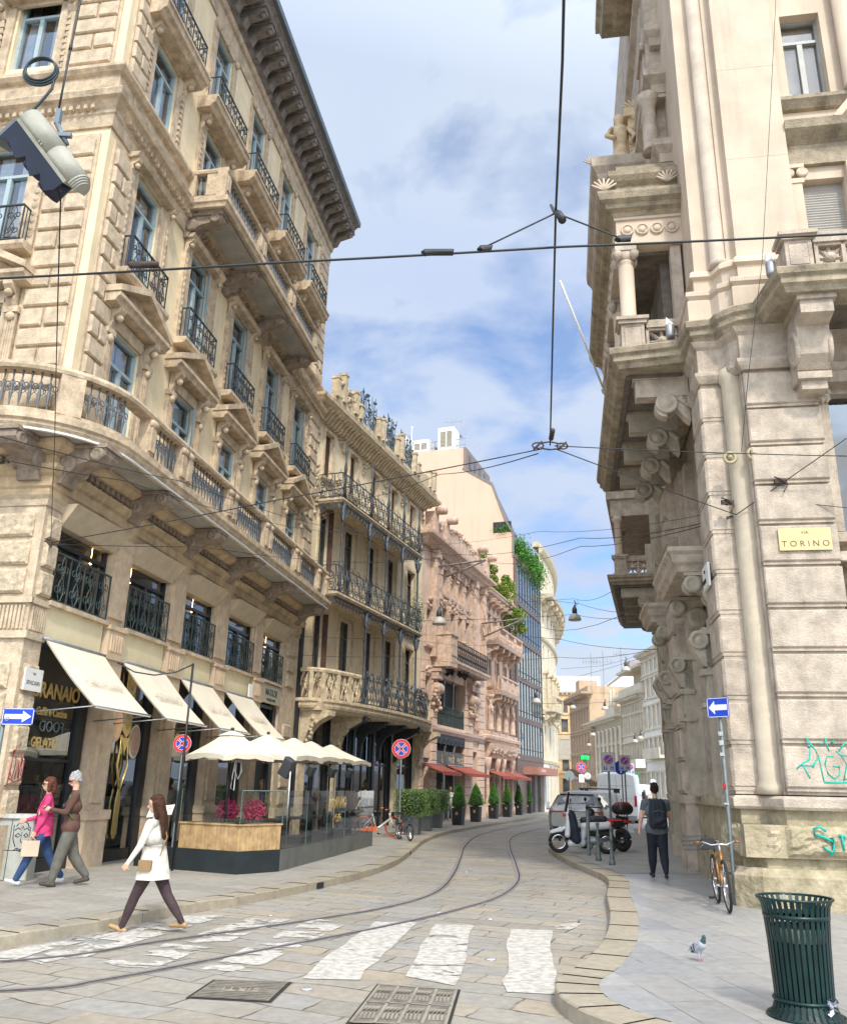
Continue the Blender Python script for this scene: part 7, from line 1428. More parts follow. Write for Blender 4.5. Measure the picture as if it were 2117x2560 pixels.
def womanx(t, V, h, J):
    m_ = MB(); p = J['hands'][0]; m_.T = Matrix.Translation(p+Vector((-.02,.0,-.10))); m_.box(-.03,.03,-.13,.11,-.16,.06); m_.tube([(0,-.08,.05),(0,0,.13),(0,.06,.05)], .008, 5); m_.T = None; m_.build('beige_bag', mat('beige_bag_leather', (.62,.45,.33), .6), t)
    m_ = MB(); [m_.tube([J['sh']+Vector((s_*.03*h,.03*h,.04*h)), J['ch']+Vector((s_*.035*h,.078*h,.0)), J['wai']+Vector((s_*.012*h,.082*h,-.02*h))], .02, 5, flat=.4) for s_ in (-1,1)]; m_.build('lapels', mat('pink_lapels', (.62,.05,.17), .8), t)
    m_ = MB(); m_.tube([J['ch']+Vector((0,.066*h,.02*h)), J['wai']+Vector((0,.066*h,.0))], .04, 6, flat=.5); m_.build('blouse', mat('pale_blouse', (.7,.55,.5), .8), t)
person('woman in a bright pink blazer and blue jeans with sunglasses, carrying a beige bag', (-5.72,13.95,.13), -112, 1.58, ((26,6,14),(-20,14,-14)), ((2,8,26,6),(14,12,60,20)), ((.72,.05,.19),(.03,.07,.18)), 'bob', (.13,.05,.03), voxel=.010, shoes=(.72,.70,.66), glasses=True, headturn=6, tf=1.15, skirt=(1.0,.70,.088,.108,(.78,.06,.22)), extras=womanx)
def manx(t, V, h, J):
    phone(t, V, h, J); m_ = MB(); m_.tube([J['ch']+Vector((0,.066*h,.03*h)), J['wai']+Vector((0,.072*h,-.03*h))], .055, 7, flat=.55); m_.build('dark_shirt', mat('dark_tshirt', (.02,.03,.03), .8), t)
    m_ = MB(); [m_.tube([J['sh']+Vector((s_*.065*h,-.03*h,.04*h)), J['sh']+Vector((s_*.07*h,.04*h,.0)), J['ch']+Vector((s_*.085*h,.06*h,-.02*h)), J['wai']+Vector((s_*.11*h,.0,0))], .016, 5, flat=.5) for s_ in (-1,1)]; m_.build('green_strap', mat('green_strap', (.06,.25,.07), .7), t)
    m_ = MB(); [m_.lathe((x*h, J['ch'].y+.086*h, J['ch'].z-.0), [(.0,-.03),(.03,-.02),(.03,.02),(0,.03)], 6, sy=.4) for x in (-.05,.05)]; m_.build('jacket_pockets', mat('brown_leather_pocket', (.10,.05,.035), .5), t)
person('grey haired man in a brown leather jacket and sunglasses looking down at his phone', (-5.30,13.9,.13), -115, 1.64, ((16,6,8),(-16,18,-16)), ((24,8,78,25),(-4,10,14)), ((.115,.055,.04),(.13,.125,.105)), 'short', (.42,.42,.43), voxel=.0105, glasses=True, look=22, tf=1.22, shoes=(.07,.045,.035), bulk=1.16, extras=manx)
def packx(t, V, h, J):
    bm = mat('black_backpack_cloth', (.012,.018,.028), .75, var=.3, bump=.3, bscale=20); organic('backpack', [(J['wai']+Vector((x*h,-.12*h,-.02*h)), J['sh']+Vector((x*h*.8,-.115*h,-.01*h)), .055*h, .05*h, 0) for x in (-.05,0,.05)]+[(J['wai']+Vector((-.04*h,-.165*h,-.0)), J['wai']+Vector((.04*h,-.165*h,.03*h)), .035*h, .035*h, 0)], [bm], t, .012, 3)
    m_ = MB(); [m_.tube([J['sh']+Vector((s_*.06*h,-.08*h,.02*h)), J['sh']+Vector((s_*.06*h,.0,.045*h)), J['ch']+Vector((s_*.075*h,.07*h,0)), J['wai']+Vector((s_*.08*h,-.05*h,.0))], .02, 5, flat=.4) for s_ in (-1,1)]; m_.build('backpack_straps', bm, t)
    m_ = MB(); c = J['ch']; m_.tube([c+Vector((-.06*h,-.185*h,.0)), c+Vector((0,-.19*h,.02*h)), c+Vector((.06*h,-.185*h,.0))], .006, 4); m_.build('backpack_zip', mat('grey_zip', (.12,.13,.14), .5), t)
person('man seen from behind in a grey T-shirt and dark jeans with a black backpack', (4.58,17.25,.13), 4, 1.68, ((12,4,4),(-10,10,-6)), ((4,16,12,0,0),(20,16,75,10,0)), ((.095,.115,.135),(.009,.012,.022)), 'short', (.03,.02,.018), voxel=.0115, bulk=1.26, tf=1.12, shoes=(.02,.018,.02), extras=packx)
def scarfx(t, V, h, J):
    m_ = MB(); m_.lathe(J['sh']+Vector((0,.01*h,.02*h)), [(.05*h,0),(.06*h,.02*h),(.045*h,.05*h)], 12); m_.tube([J['sh']+Vector((0,.06*h,.02*h)), J['ch']+Vector((0,.09*h,0))], .03, 6, flat=.6); m_.build('scarf', mat('purple_scarf', (.16,.11,.35), .8), t)
    m_ = MB(); p = J['pel']; m_.cham(p.x-.1,p.x+.16,p.y+.13,p.y+.2,p.z-.02,p.z+.14,.02); m_.build('brown_bag', mat('brown_bag_leather', (.16,.07,.04), .5), t)
person('man in a cream jacket and purple scarf behind the terrace glass', (-4.02,23.1,.13), 178, 1.60, ((4,2),(-4,4)), ((8,14,30,10),(6,12,10)), ((.70,.62,.48),(.06,.10,.12)), 'short', (.40,.36,.30), voxel=.014, shoes=(.1,.06,.04), extras=scarfx)
person('woman with a dark bob in a navy quilted vest beside the orange bicycle', (-1.80,31.1,.13), -58, 1.62, ((8,3),(-8,8)), ((10,14,20,0,0),(0,12,10,0,0)), ((.03,.04,.07),(.12,.12,.13)), 'bob', (.02,.015,.015), voxel=.015, skirt=(.9,.32,.07,.11,(.12,.12,.13)))
def suitx(c):
    def f(t, V, h, J): m_ = MB(); m_.tube([J['sh']+Vector((0,.03*h,.02*h)), J['ch']+Vector((0,.075*h,0)), J['wai']+Vector((0,.072*h,0))], .035, 6, flat=.5); m_.build('shirt', mat('shirt_%.2f' % c[2], c, .8), t)
    return f
person('balding man in sunglasses, navy blazer and blue shirt by the topiaries', (1.22,45.5,.13), 172, 1.80, ((12,4),(-10,10)), ((4,10,10),(6,14,10)), ((.02,.035,.10),(.50,.38,.24)), 'thin', (.35,.30,.26), glasses=True, voxel=.02, extras=suitx((.14,.30,.62)), fingers=False)
person('woman in a white top and white trousers beside the man in the blazer', (1.66,44.9,.13), 176, 1.60, ((14,4),(-12,12)), ((4,22,8),(6,10,10)), ((.76,.74,.72),(.78,.72,.72)), 'bob', (.25,.12,.05), glasses=True, voxel=.02, shoes=(.2,.03,.03), fingers=False)
person('bald man in a tan jacket and jeans seen from behind between the first topiaries', (2.70,51.1,.13), 15, 1.78, ((14,4),(-12,12)), ((4,10,10),(-6,10,10)), ((.58,.48,.36),(.10,.20,.38)), 'thin', (.5,.4,.35), voxel=.022, fingers=False)
person('man in a dark navy suit seen from behind near the red awnings', (4.40,58.9,.13), 20, 1.84, ((14,4),(-12,12)), ((4,10,10),(-6,10,10)), ((.03,.035,.07),(.025,.03,.05)), 'short', (.05,.03,.02), voxel=.024, fingers=False)
person('man in a grey jacket half hidden by the third topiary', (5.35,63.2,.13), 20, 1.84, ((10,4),(-8,12)), ((4,10,10),(-6,10,10)), ((.20,.22,.22),(.04,.04,.05)), 'short', (.08,.07,.06), voxel=.026, fingers=False)
person('man in a dark blue jacket and pale trousers on the far right pavement', (12.9,52.6,.13), 22, 1.76, ((14,4),(-12,12)), ((4,10,10),(-6,10,10)), ((.05,.07,.12),(.48,.45,.38)), 'short', (.3,.28,.28), voxel=.024, bulk=1.15, fingers=False)
person('man in a pale beige jacket on the far right pavement, close to the palace wall', (13.2,50.3,.13), 22, 1.80, ((14,4),(-12,12)), ((4,10,10),(-6,10,10)), ((.60,.60,.50),(.2,.2,.2)), 'short', (.05,.03,.02), voxel=.024, fingers=False)
person('person in dark purple clothes by the round grey sign', (9.35,68,.13), 190, 1.72, ((14,4),(-12,12)), ((4,10,10),(-6,10,10)), ((.08,.03,.12),(.04,.04,.06)), 'short', (.4,.2,.1), voxel=.026, fingers=False)
person('person in a pale pink top by the curved pale palazzo', (7.95,67,.13), 170, 1.66, ((14,4),(-12,12)), ((4,10,10),(-6,10,10)), ((.5,.35,.3),(.08,.07,.08)), 'bob', (.2,.1,.05), voxel=.026, fingers=False)
# ---------------------------------------------------------------- street furniture and vehicles
tyre = mat('rubber_tyre', (.018,.018,.018), .8, var=.2); chrome = mat('chrome', (.62,.62,.64), .15, metal=1, var=.05); red_p = mat('red_paint', (.62,.02,.025), .4, var=.06); blue_p = mat('sign_blue', (.01,.05,.50), .4, var=.06); postm = mat('sign_post_grey', (.16,.19,.20), .5, metal=.3, var=.2, scale=9)
def disc(mb, r, y0, y1, n=28, r0=0, a0=0, a1=2*math.pi):
    """flat disc/ring sector facing -y"""
    k = n+1; vs = [(r*math.cos(a0+(a1-a0)*i/n), y0, r*math.sin(a0+(a1-a0)*i/n)) for i in range(k)]+[(r0*math.cos(a0+(a1-a0)*i/n), y0, r0*math.sin(a0+(a1-a0)*i/n)) for i in range(k)]
    vs += [(x,y1,z) for x, _, z in vs]; fs = [(i,i+1,k+i+1,k+i) for i in range(n)]+[(2*k+i,3*k+i,3*k+i+1,2*k+i+1) for i in range(n)]+[(i,2*k+i,2*k+i+1,i+1) for i in range(n)]
    mb.add(vs, fs)
def nostop(parent, z, r, full=True, y=0):
    """round red ringed blue sign; full = crossed (no stopping), else single bar (no parking)"""
    m_ = MB(); m_.T = Matrix.Translation((0,y,z)); disc(m_, r*1.03, .0, .02); m_.build('sign_back', mat('pale_sign_rim', (.7,.7,.7), .4), parent)
    m_ = MB(); m_.T = Matrix.Translation((0,y,z)); disc(m_, r, -.006, 0, r0=r*.72); 
    for a in ((45,-45) if full else (-45,)): m_.T = Matrix.Translation((0,y,z)) @ Matrix.Rotation(R(a),4,'Y'); m_.box(-r*.72,r*.72,-.007,-.001,-r*.07,r*.07)
    m_.build('red_ring', red_p, parent)
    m_ = MB(); m_.T = Matrix.Translation((0,y,z)); disc(m_, r*.70, -.003, 0); m_.build('blue_field', blue_p, parent)
    m_ = MB()
    for a in ((45,-45) if full else (-45,)): m_.T = Matrix.Translation((0,y,z)) @ Matrix.Rotation(R(a),4,'Y'); m_.box(-r*.72,r*.72,-.0055,-.001,-r*.12,r*.12)
    m_.T = Matrix.Translation((0,y,z)); disc(m_, r*.74, -.0045, 0, r0=r*.69); m_.build('white_edging', white_p, parent)
def post(parent, x, y, z0, z1, r=.03): m_ = MB(); m_.lathe((x,y,z0), [(r*1.3,0),(r,.03),(r,z1-z0),(r*.7,z1-z0+.01)], 12); return m_.build('post', postm, parent)
t = thing('no_stopping_sign', 'big round red and blue crossed no stopping sign on its pole beside the shrub boxes', 'road sign', (-.54,28.0,0)); post(t, 0, .05, .13, 2.8); nostop(t, 2.81, .29)
t = thing('no_stopping_sign', 'small round red and blue crossed sign, a reflection in the cafe glass built solid', 'road sign', (-4.53,16.9,0)); post(t, 0, .05, .13, 2.3, .02); nostop(t, 2.36, .165)  # sign reflected in the cafe glass, added as a solid sign on a post
t = thing('no_stopping_sign', 'far small round pink looking crossed sign under the green cross', 'road sign', (12.9,70,0)); post(t, 0, .05, .13, 3.3, .04); nostop(t, 3.45, .38); m_ = MB(); m_.box(-.2,.2,-.03,0,2.3,2.9); m_.build('lower_plate', white_p, t)
def arrow_sign(lb, loc, rz, w_, h_, d_, poleh, poley=.05, px=0):
    t = thing('one_way_sign', lb, 'road sign', (*loc,0), rz); post(t, px, poley, .13, poleh+h_*.2); m_ = MB(); z = poleh
    m_.prism([(x,zz) for x, zz in ((-w_/2+.02,z-h_/2),(w_/2-.02,z-h_/2),(w_/2,z-h_/2+.02),(w_/2,z+h_/2-.02),(w_/2-.02,z+h_/2),(-w_/2+.02,z+h_/2),(-w_/2,z+h_/2-.02),(-w_/2,z-h_/2+.02))], 'y', 0, .012); m_.build('blue_plate', blue_p, t)
    a = w_*.42*d_; b = h_*.14; m_ = MB(); m_.prism([(-a,z-b),(a*.35,z-b),(a*.35,z-b*2.4),(a,z),(a*.35,z+b*2.4),(a*.35,z+b),(-a,z+b)], 'y', -.004, 0); m_.build('white_arrow', white_p, t)
    m_ = MB()
    for zz in (z-h_/2+.006, z+h_/2-.014): m_.box(-w_/2+.02, w_/2-.02, -.003, 0, zz, zz+.008)
    for xx in (-w_/2+.006, w_/2-.014): m_.box(xx, xx+.008, -.003, 0, z-h_/2+.02, z+h_/2-.02)
    m_.build('white_border', white_p, t); return t
t = arrow_sign('blue one way sign with a white arrow pointing right, at the left edge', (-5.28,11.5), R(-6), .44, .22, 1, 2.43, px=-.22)
m_ = MB(); m_.T = Matrix.Translation((-.14,-.006,2.4)); disc(m_, .03, -.003, 0, n=12, r0=.018); m_.build('sticker', grey_m, t)
t = arrow_sign('blue one way sign pointing left, on the tall pole by the palace corner', (4.60,13.35), R(-48), .36, .30, -1, 2.92)
m_ = MB(); [m_.box(-.032,.032,.012,.03,z,z+h_) for z, h_ in ((2.5,.06),(2.36,.07),(2.2,.05),(1.5,.03))]; m_.build('torn_stickers', mat('pale_sticker', (.6,.65,.68), .7, var=.4, scale=60), t); m_ = MB(); m_.box(-.025,.025,.0,.016,1.74,1.79); m_.build('red_sticker', red_p, t)
for i, (x, y, z0, w_, h_, lb) in enumerate([(6.03,28,2.54,.40,.56,'nearest grey parking plate with a no parking disc and two blue squares'),(9.53,40.8,2.92,.50,.66,'second grey parking plate with a no parking disc, in front of a round blue sign'),(12.4,51.5,2.95,.36,.62,'third and smallest parking plate near the palace corner')]):
    t = thing('parking_sign', lb, 'road sign', (x,y,0), R(-8), 'parking signs along the right pavement'); post(t, 0, .05, .13, z0+.2, .035); z = z0
    m_ = MB(); m_.box(-w_/2,w_/2,0,.015,z-h_/2,z+h_/2); m_.build('grey_plate', mat('grey_sign_plate', (.50,.53,.54), .5), t); m_ = MB(); m_.box(-w_/2-.012,-w_/2,-.003,.018,z-h_/2,z+h_/2); m_.box(w_/2,w_/2+.012,-.003,.018,z-h_/2,z+h_/2); m_.box(-w_/2,w_/2,-.003,.018,z+h_/2,z+h_/2+.012); m_.box(-w_/2,w_/2,-.003,.018,z-h_/2-.012,z-h_/2); m_.build('plate_edge', mat('dark_plate_edge', (.1,.14,.15), .5), t)
    nostop(t, z+h_*.16, w_*.36, False, -.022)
    for k, ch in ((-1,'P'),(1,'&')):
        m_ = MB(); m_.box(k*w_*.26-w_*.13,k*w_*.26+w_*.13,-.004,0,z-h_*.42,z-h_*.24); m_.build('blue_square', blue_p, t)
        if ch == 'P': text('P', h_*.2, white_p, t, (k*w_*.26-w_*.06,-.005,z-h_*.40), name='symbol', ext=.001)
        else: m_ = MB(); m_.tube([(k*w_*.26-.02,-.006,z-h_*.27),(k*w_*.26-.015,-.006,z-h_*.33),(k*w_*.26+.03,-.006,z-h_*.34)], .006, 4); m_.tube([(k*w_*.26+.03*math.cos(a),-.006,z-h_*.35+.025*math.sin(a)) for a in [2.2+q*.5 for q in range(9)]], .005, 4); m_.build('symbol', white_p, t)
t = thing('round_blue_sign', 'round blue sign seen behind the second parking plate', 'road sign', (9.62,42,0)); m_ = MB(); m_.T = Matrix.Translation((0,0,2.75)); disc(m_, .32, -.01, .01); m_.build('blue_disc', blue_p, t); post(t, .05, .05, .13, 2.7); m_ = MB(); m_.box(-.04,.04,-.02,-.01,2.5,2.9); m_.build('white_bar', white_p, t)
t = thing('round_sign_back', 'grey back of a round road sign on a pale pole on the left pavement', 'road sign', (10.25,60,0)); m_ = MB(); m_.T = Matrix.Translation((0,0,2.62)); disc(m_, .33, -.01, .01); m_.build('grey_disc', mat('grey_sign_back', (.22,.27,.29), .6), t); post(t, 0, -.06, .13, 2.5, .04)
# thin black pole with rope arm, menu stand
t = thing('rope_pole', 'thin black pole with a curved rope arm reaching back to the awnings', 'pole', (-4.40,16.6,0)); m_ = MB(); m_.tube([(0,0,.13),(.0,0,3.85)], .022, 6); m_.build('pole', black_p, t); m_ = MB(); m_.tube([(0,0,3.83),(-.3,-.1,3.66),(-.65,-.25,3.58),(-1.0,-.35,3.62),(-1.32,-.42,3.78)], .014, 5); m_.build('rope_arm', black_p, t)
t = thing('menu_stand', 'tilted white menu board on a thin black stand behind the walking woman', 'menu stand', (-4.62,16.1,.13)); m_ = MB(); m_.tube([(0,0,0),(0,0,.98)], .016, 6); m_.box(-.16,.16,-.12,.12,0,.02); m_.build('stand', black_p, t)
m_ = MB(); m_.T = Matrix.Translation((0.05,0,1.02)) @ Matrix.Rotation(R(-8),4,'Y') @ Matrix.Rotation(R(32),4,'X'); m_.box(-.22,.22,-.15,.15,0,.012); m_.build('menu_board', mat('white_menu', (.78,.74,.72), .5), t); m_ = MB(); m_.T = Matrix.Translation((0.05,0,1.034)) @ Matrix.Rotation(R(-8),4,'Y') @ Matrix.Rotation(R(32),4,'X'); [m_.box(-.18+.1*a,-.11+.1*a,-.1+.055*b,-.07+.055*b,0,.002) for a in range(4) for b in range(4) if (a+b) % 2]; m_.build('menu_print', mat('pink_print', (.6,.25,.2), .6), t)
# electrical cabinet with a painted face
t = thing('electrical_cabinet', 'grey street cabinet painted with a black line face, at the left edge', 'utility cabinet', (-6.33,14.56,.13), R(2)); m_ = MB(); m_.cham(-.36,.24,-.16,.16,.0,.92,.015); m_.build('body', mat('cabinet_grey', (.42,.44,.40), .7, var=.2, scale=4, stain=.4), t); m_ = MB(); m_.prism([(-.2,.92),(.2,.92),(.17,.985),(-.17,.985)], 'x', -.39, .27); m_.build('lid', mat('cabinet_grey', (.42,.44,.40)), t)
m_ = MB(); K = [[(-.02,.80),(.02,.86),(.09,.88),(.15,.85),(.18,.78)],[(-.04,.74),(.01,.78),(.06,.75)],[(.10,.75),(.15,.78),(.19,.74)],[(-.02,.66),(.02,.70),(.06,.67),(.02,.64),(-.02,.66)],[(.11,.67),(.15,.70),(.18,.66),(.15,.64),(.11,.67)],[(.08,.72),(.07,.58),(.10,.56)],[(-.02,.44),(.03,.48),(.08,.46),(.13,.48),(.18,.43)],[(.03,.46),(.08,.43),(.13,.46)],[(-.06,.82),(-.05,.62),(0,.5)],[(.2,.8),(.2,.62),(.17,.52)],[(.08,.81),(.06,.78),(.1,.78),(.08,.81)],[(-.3,.76),(-.2,.76),(-.22,.70)],[(-.28,.64),(-.2,.66)]]
scrawl(m_, K, Matrix.Translation((0,-.16,.0)), .0075); m_.build('face_drawing', mat('black_marker', (.02,.02,.03), .6), t); m_ = MB(); m_.box(-.36,.24,-.163,-.16,.44,.45); m_.box(-.1,-.09,-.163,-.16,.02,.9); m_.build('door_gap', dark, t)
# --- terrace
TP = [(-5.35,17.4),(-4.41,16.83),(-3.15,16.14),(-2.51,16.89),(-1.19,24.6),(-1.7,25.2)]
te = thing('cafe_terrace', 'low cafe terrace with black base, wooden planter front and clear glass screens', 'terrace', (0,0,0))
basem = mat('black_terrace_base', (.02,.028,.032), .5, var=.25, scale=3); greyb = mat('grey_terrace_base', (.15,.155,.145), .6, var=.2, scale=2)
m_ = MB(); m_.sweep(TP[1:4], [(-.18,.13),(0,.13),(0,.50),(-.18,.50)]); m_.sweep(TP[0:2], [(-.18,.13),(0,.13),(0,.50),(-.18,.50)]); m_.build('black_base', basem, te)
m_ = MB(); m_.sweep(TP[3:6], [(-.18,.13),(0.002,.13),(.002,.49),(-.18,.49)]); m_.build('grey_base', greyb, te)
planks = mat('planter_wood', (.50,.34,.17), .75, var=.3, scale=5, bump=.3, bscale=30, col2=(.28,.17,.08)); m_ = MB()
for a, b in ((TP[1],TP[2]),(TP[2],TP[3])):
    a, b = Vector(a), Vector(b); d = b-a; n = max(4, int(d.length/.085)); ang = math.atan2(d.y, d.x); m_.T = Matrix.Translation((*a,0)) @ Matrix.Rotation(ang,4,'Z'); u = d.length/n
    for i in range(n): m_.box(i*u+.003, (i+1)*u-.003, .02+random.uniform(0,.006), .30, .505, .93)
    m_.box(-.02, d.length+.02, -.0, .34, .93, .96)
m_.T = None; m_.build('wood_planter', planks, te)
m_ = MB(); m_.box(-4.3,-2.7,17.0,17.3,.5,.90); m_.T = None
def gpane(a, b, z0, z1): 
    a, b = Vector(a), Vector(b); m_ = MB(); m_.add([(*a,z0),(*b,z0),(*b,z1),(*a,z1)], [(0,1,2,3)]); m_.build('glass_screen', clearglass, te); d = (b-a).normalized()
    q = MB(); q.tube([(*b,z0),(*b,z1)], .008, 4); q.build('glass_edge', mat('green_glass_edge', (.12,.2,.18), .2), te)
for a, b in ((TP[0],TP[1]),(TP[1],TP[2]),(TP[2],TP[3])):
    gpane(a, b, .96, 1.53)
a, b = Vector(TP[3]), Vector(TP[4]); m_ = MB(); m_.tube([(*a,1.53),(*a.lerp(Vector(TP[2]),1),1.53)], .01, 4); m_.build('top_edge', mat('green_glass_edge', (.12,.2,.18)), te)
for i in range(5): gpane(a.lerp(b,i/5), a.lerp(b,(i+1)/5), .49, 1.54)
d = (b-a); an = math.atan2(d.y, d.x); p = a.lerp(b,.42)
text('GRANAIO', .36, gold, te, (p.x+.012,p.y,1.16), (R(90),0,an), 'glass_lettering', sx=.9, ext=.003, bold=.006); text('Caffè', .26, gold, te, (p.x+.09,p.y+.5,.86), (R(90),0,an), 'glass_lettering', ext=.003)
m_ = MB(); m_.add([(*TP[0],.16),(*TP[1],.16),(*TP[2],.16),(*TP[3],.16),(*TP[4],.16),(-3.3,25.3,.16)], [(0,1,2,3,4,5)]); m_.build('deck', mat('dark_deck', (.12,.09,.06), .8, var=.2), te)
for i, (x, y, w_, l_, h_, lb) in enumerate([(-3.5,19.4,.6,.6,.72,'nearest brown cafe table'),(-3.4,21.0,.7,.9,.72,'second brown cafe table'),(-3.1,22.9,.7,.9,.72,'third brown cafe table'),(-2.7,24.4,.7,.8,.72,'farthest brown cafe table')]):
    t = thing('cafe_table', lb+' behind the glass screen', 'table', (x,y,.16), R(-9.5), 'tables on the cafe terrace'); m_ = MB(); m_.box(-w_/2,w_/2,-l_/2,l_/2,h_-.05,h_); m_.build('table_top', mat('brown_table', (.19,.10,.055), .5), t); [MB().box(sx*w_*.42-.03,sx*w_*.42+.03,sy*l_*.42-.03,sy*l_*.42+.03,0,h_-.05).build('leg', MT['brown_table'], t) for sx in (-1,1) for sy in (-1,1)]
for i, (x, y, lb) in enumerate([(-3.75,17.65,'dark ribbed sofa behind the wooden planter, left one'),(-3.0,17.35,'dark ribbed sofa behind the wooden planter, right one'),(-2.65,19.6,'dark seat beside the glass screen, nearest'),(-2.35,21.6,'dark seat beside the glass screen, in the middle'),(-2.05,23.4,'dark seat beside the glass screen, farthest')]):
    t = thing('terrace_sofa', lb, 'sofa', (x,y,.16), R(20) if i < 2 else R(-100), 'dark seats on the cafe terrace'); m_ = MB(); m_.cham(-.34,.34,-.3,.3,.1,.44,.03); m_.build('seat', mat('charcoal_cushion', (.045,.05,.052), .9, var=.3), t); m_ = MB(); [m_.tube([(-.31+k*.077,-.27,.44),(-.31+k*.077,-.29,.84)], .036, 6) for k in range(9)]; m_.build('backrest', mat('charcoal_cushion', (.045,.05,.052)), t)
# parasols
for i, (x, y, z, lb) in enumerate([(-3.74,17.6,2.62,'nearest cream parasol, turned corner-first to the road'),(-3.39,19.8,2.68,'second cream parasol from the road corner'),(-3.12,22.0,2.73,'third cream parasol, in the middle of the row'),(-2.95,24.2,2.76,'fourth cream parasol, last but one of the row'),(-2.62,26.4,2.78,'farthest cream parasol of the row, beside the round sign')]):
    t = thing('cream_parasol', lb, 'parasol', (x,y,.16), R(45+4 if i == 0 else -9.5), 'cream parasols on the cafe terrace'); hw = .62 if i == 0 else 1.03; z -= .16; ze = z-.44; m_ = MB(); n = 8; rows = []
    for k in range(6):
        f = k/5; r = .12+(hw-.12)*f; row = []
        for q in range(4*n):
            s_ = q//n; u = (q % n)/n*2-1; c_ = [(u,-1),(1,u),(-u,1),(-1,-u)][s_]; sag = .05*(1-u*u)*f*math.sin(f*math.pi*.9+.3); row.append((c_[0]*r, c_[1]*r, z-.02-(z-ze)*(f**.85)-sag*0+ (.05*(1-u*u)*f)*1.0))
        rows.append(row)
    vs = [p for r_ in rows for p in r_]; N4 = 4*n; fs = [(k*N4+q, k*N4+(q+1) % N4, (k+1)*N4+(q+1) % N4, (k+1)*N4+q) for k in range(5) for q in range(N4)]
    vs += [(p[0]*.99,p[1]*.99,p[2]-.10-.015*math.sin(j*2.2)) for j, p in enumerate(rows[-1])]; fs += [(5*N4+q, 5*N4+(q+1) % N4, 6*N4+(q+1) % N4, 6*N4+q) for q in range(N4)]
    m_.add(vs, fs, False); m_.build('canopy', canvas, t)
    m_ = MB(); m_.add([(-.2,-.2,z-.06),(.2,-.2,z-.06),(.2,.2,z-.06),(-.2,.2,z-.06),(0,0,z+.05)], [(0,1,4),(1,2,4),(2,3,4),(3,0,4)]); m_.build('vent_cap', canvas, t); m_ = MB(); m_.lathe((0,0,z+.0), [(.03,0),(.04,.08),(.02,.1)], 8); m_.tube([(0,0,0),(0,0,z)], .03, 8); m_.build('pole', black_p, t)
    m_ = MB(); [m_.tube([(0,0,z-.05),(sx*hw*.97,sy*hw*.97,ze-.03)], .012, 4) for sx in (-1,1) for sy in (-1,1)]; [m_.tube([(0,0,z-.6),(sx*hw*.5,sy*hw*.5,ze+.14)], .01, 4) for sx in (-1,1) for sy in (-1,1)]; m_.build('ribs', mat('pale_wood_rib', (.5,.42,.3), .6), t)
    if i == 0: m_ = MB(); m_.tube([(-.08,-.3,ze+.02),(-.1,-.32,ze-.3),(-.02,-.33,ze-.45),(.06,-.32,ze-.3),(.03,-.3,ze)], .012, 5); m_.tube([(-.08,-.3,ze),(-.16,-.34,ze-.4),(-.18,-.34,ze-.62),(-.1,-.34,ze-.66),(-.06,-.3,ze-.1)], .01, 5); m_.build('hanging_cord', white_p, t)
for i, (x, y, z) in enumerate([(-2.51,17.5,1.98),(-2.28,19.5,1.96),(-2.01,21.5,1.97),(-1.74,23.5,1.98)]):
    t = thing('terrace_heater', ['nearest and largest dark heater head on a thin pole behind the glass','second dark heater head behind the glass','third dark heater head behind the glass','farthest dark heater head behind the glass'][i], 'heater', (x,y,.5), R(-30), 'heaters behind the terrace glass'); s_ = 1.3 if i == 0 else .8; m_ = MB(); m_.T = Matrix.Translation((-.08,0,z-.5)) @ Matrix.Rotation(R(28),4,'Y'); m_.cham(-.09*s_,.09*s_,-.08,.08,-.15*s_,.13*s_,.02); m_.build('head', mat('dark_heater', (.06,.065,.07), .5, metal=.3), t); m_ = MB(); m_.tube([(0,0,0),(0,0,z-.52)], .014, 5); m_.tube([(0,0,z-.52),(-.06,0,z-.45)], .014, 5); m_.build('pole', white_p if i == 0 else black_p, t)
pink = mat('pink_petals', (.72,.07,.20), .7, var=.4, scale=30)
for i, (x, y) in enumerate([(-3.86,18.35),(-3.32,18.35)]):
    t = thing('flower_pot', ['grey pot of pink flowers, left one','grey pot of pink flowers, right one'][i], 'flower pot', (x,y,.16)); m_ = MB(); m_.lathe((0,0,0), [(.13,0),(.2,.45),(.24,.62),(.21,.62)], 14); m_.build('pot', mat('grey_pot', (.2,.22,.21), .7), t)
    m_ = MB(); leaf_cloud(m_, 260, lambda: (random.gauss(0,.12),random.gauss(0,.12),.72+random.gauss(0,.07)), .07); m_.build('leaves', leafm, t); m_ = MB(); leaf_cloud(m_, 900, lambda: tuple(Vector((random.gauss(0,1),random.gauss(0,1),random.gauss(0,1))).normalized()*random.uniform(.12,.25)+Vector((0,0,.95))), .06); m_.build('blossoms', pink, t)
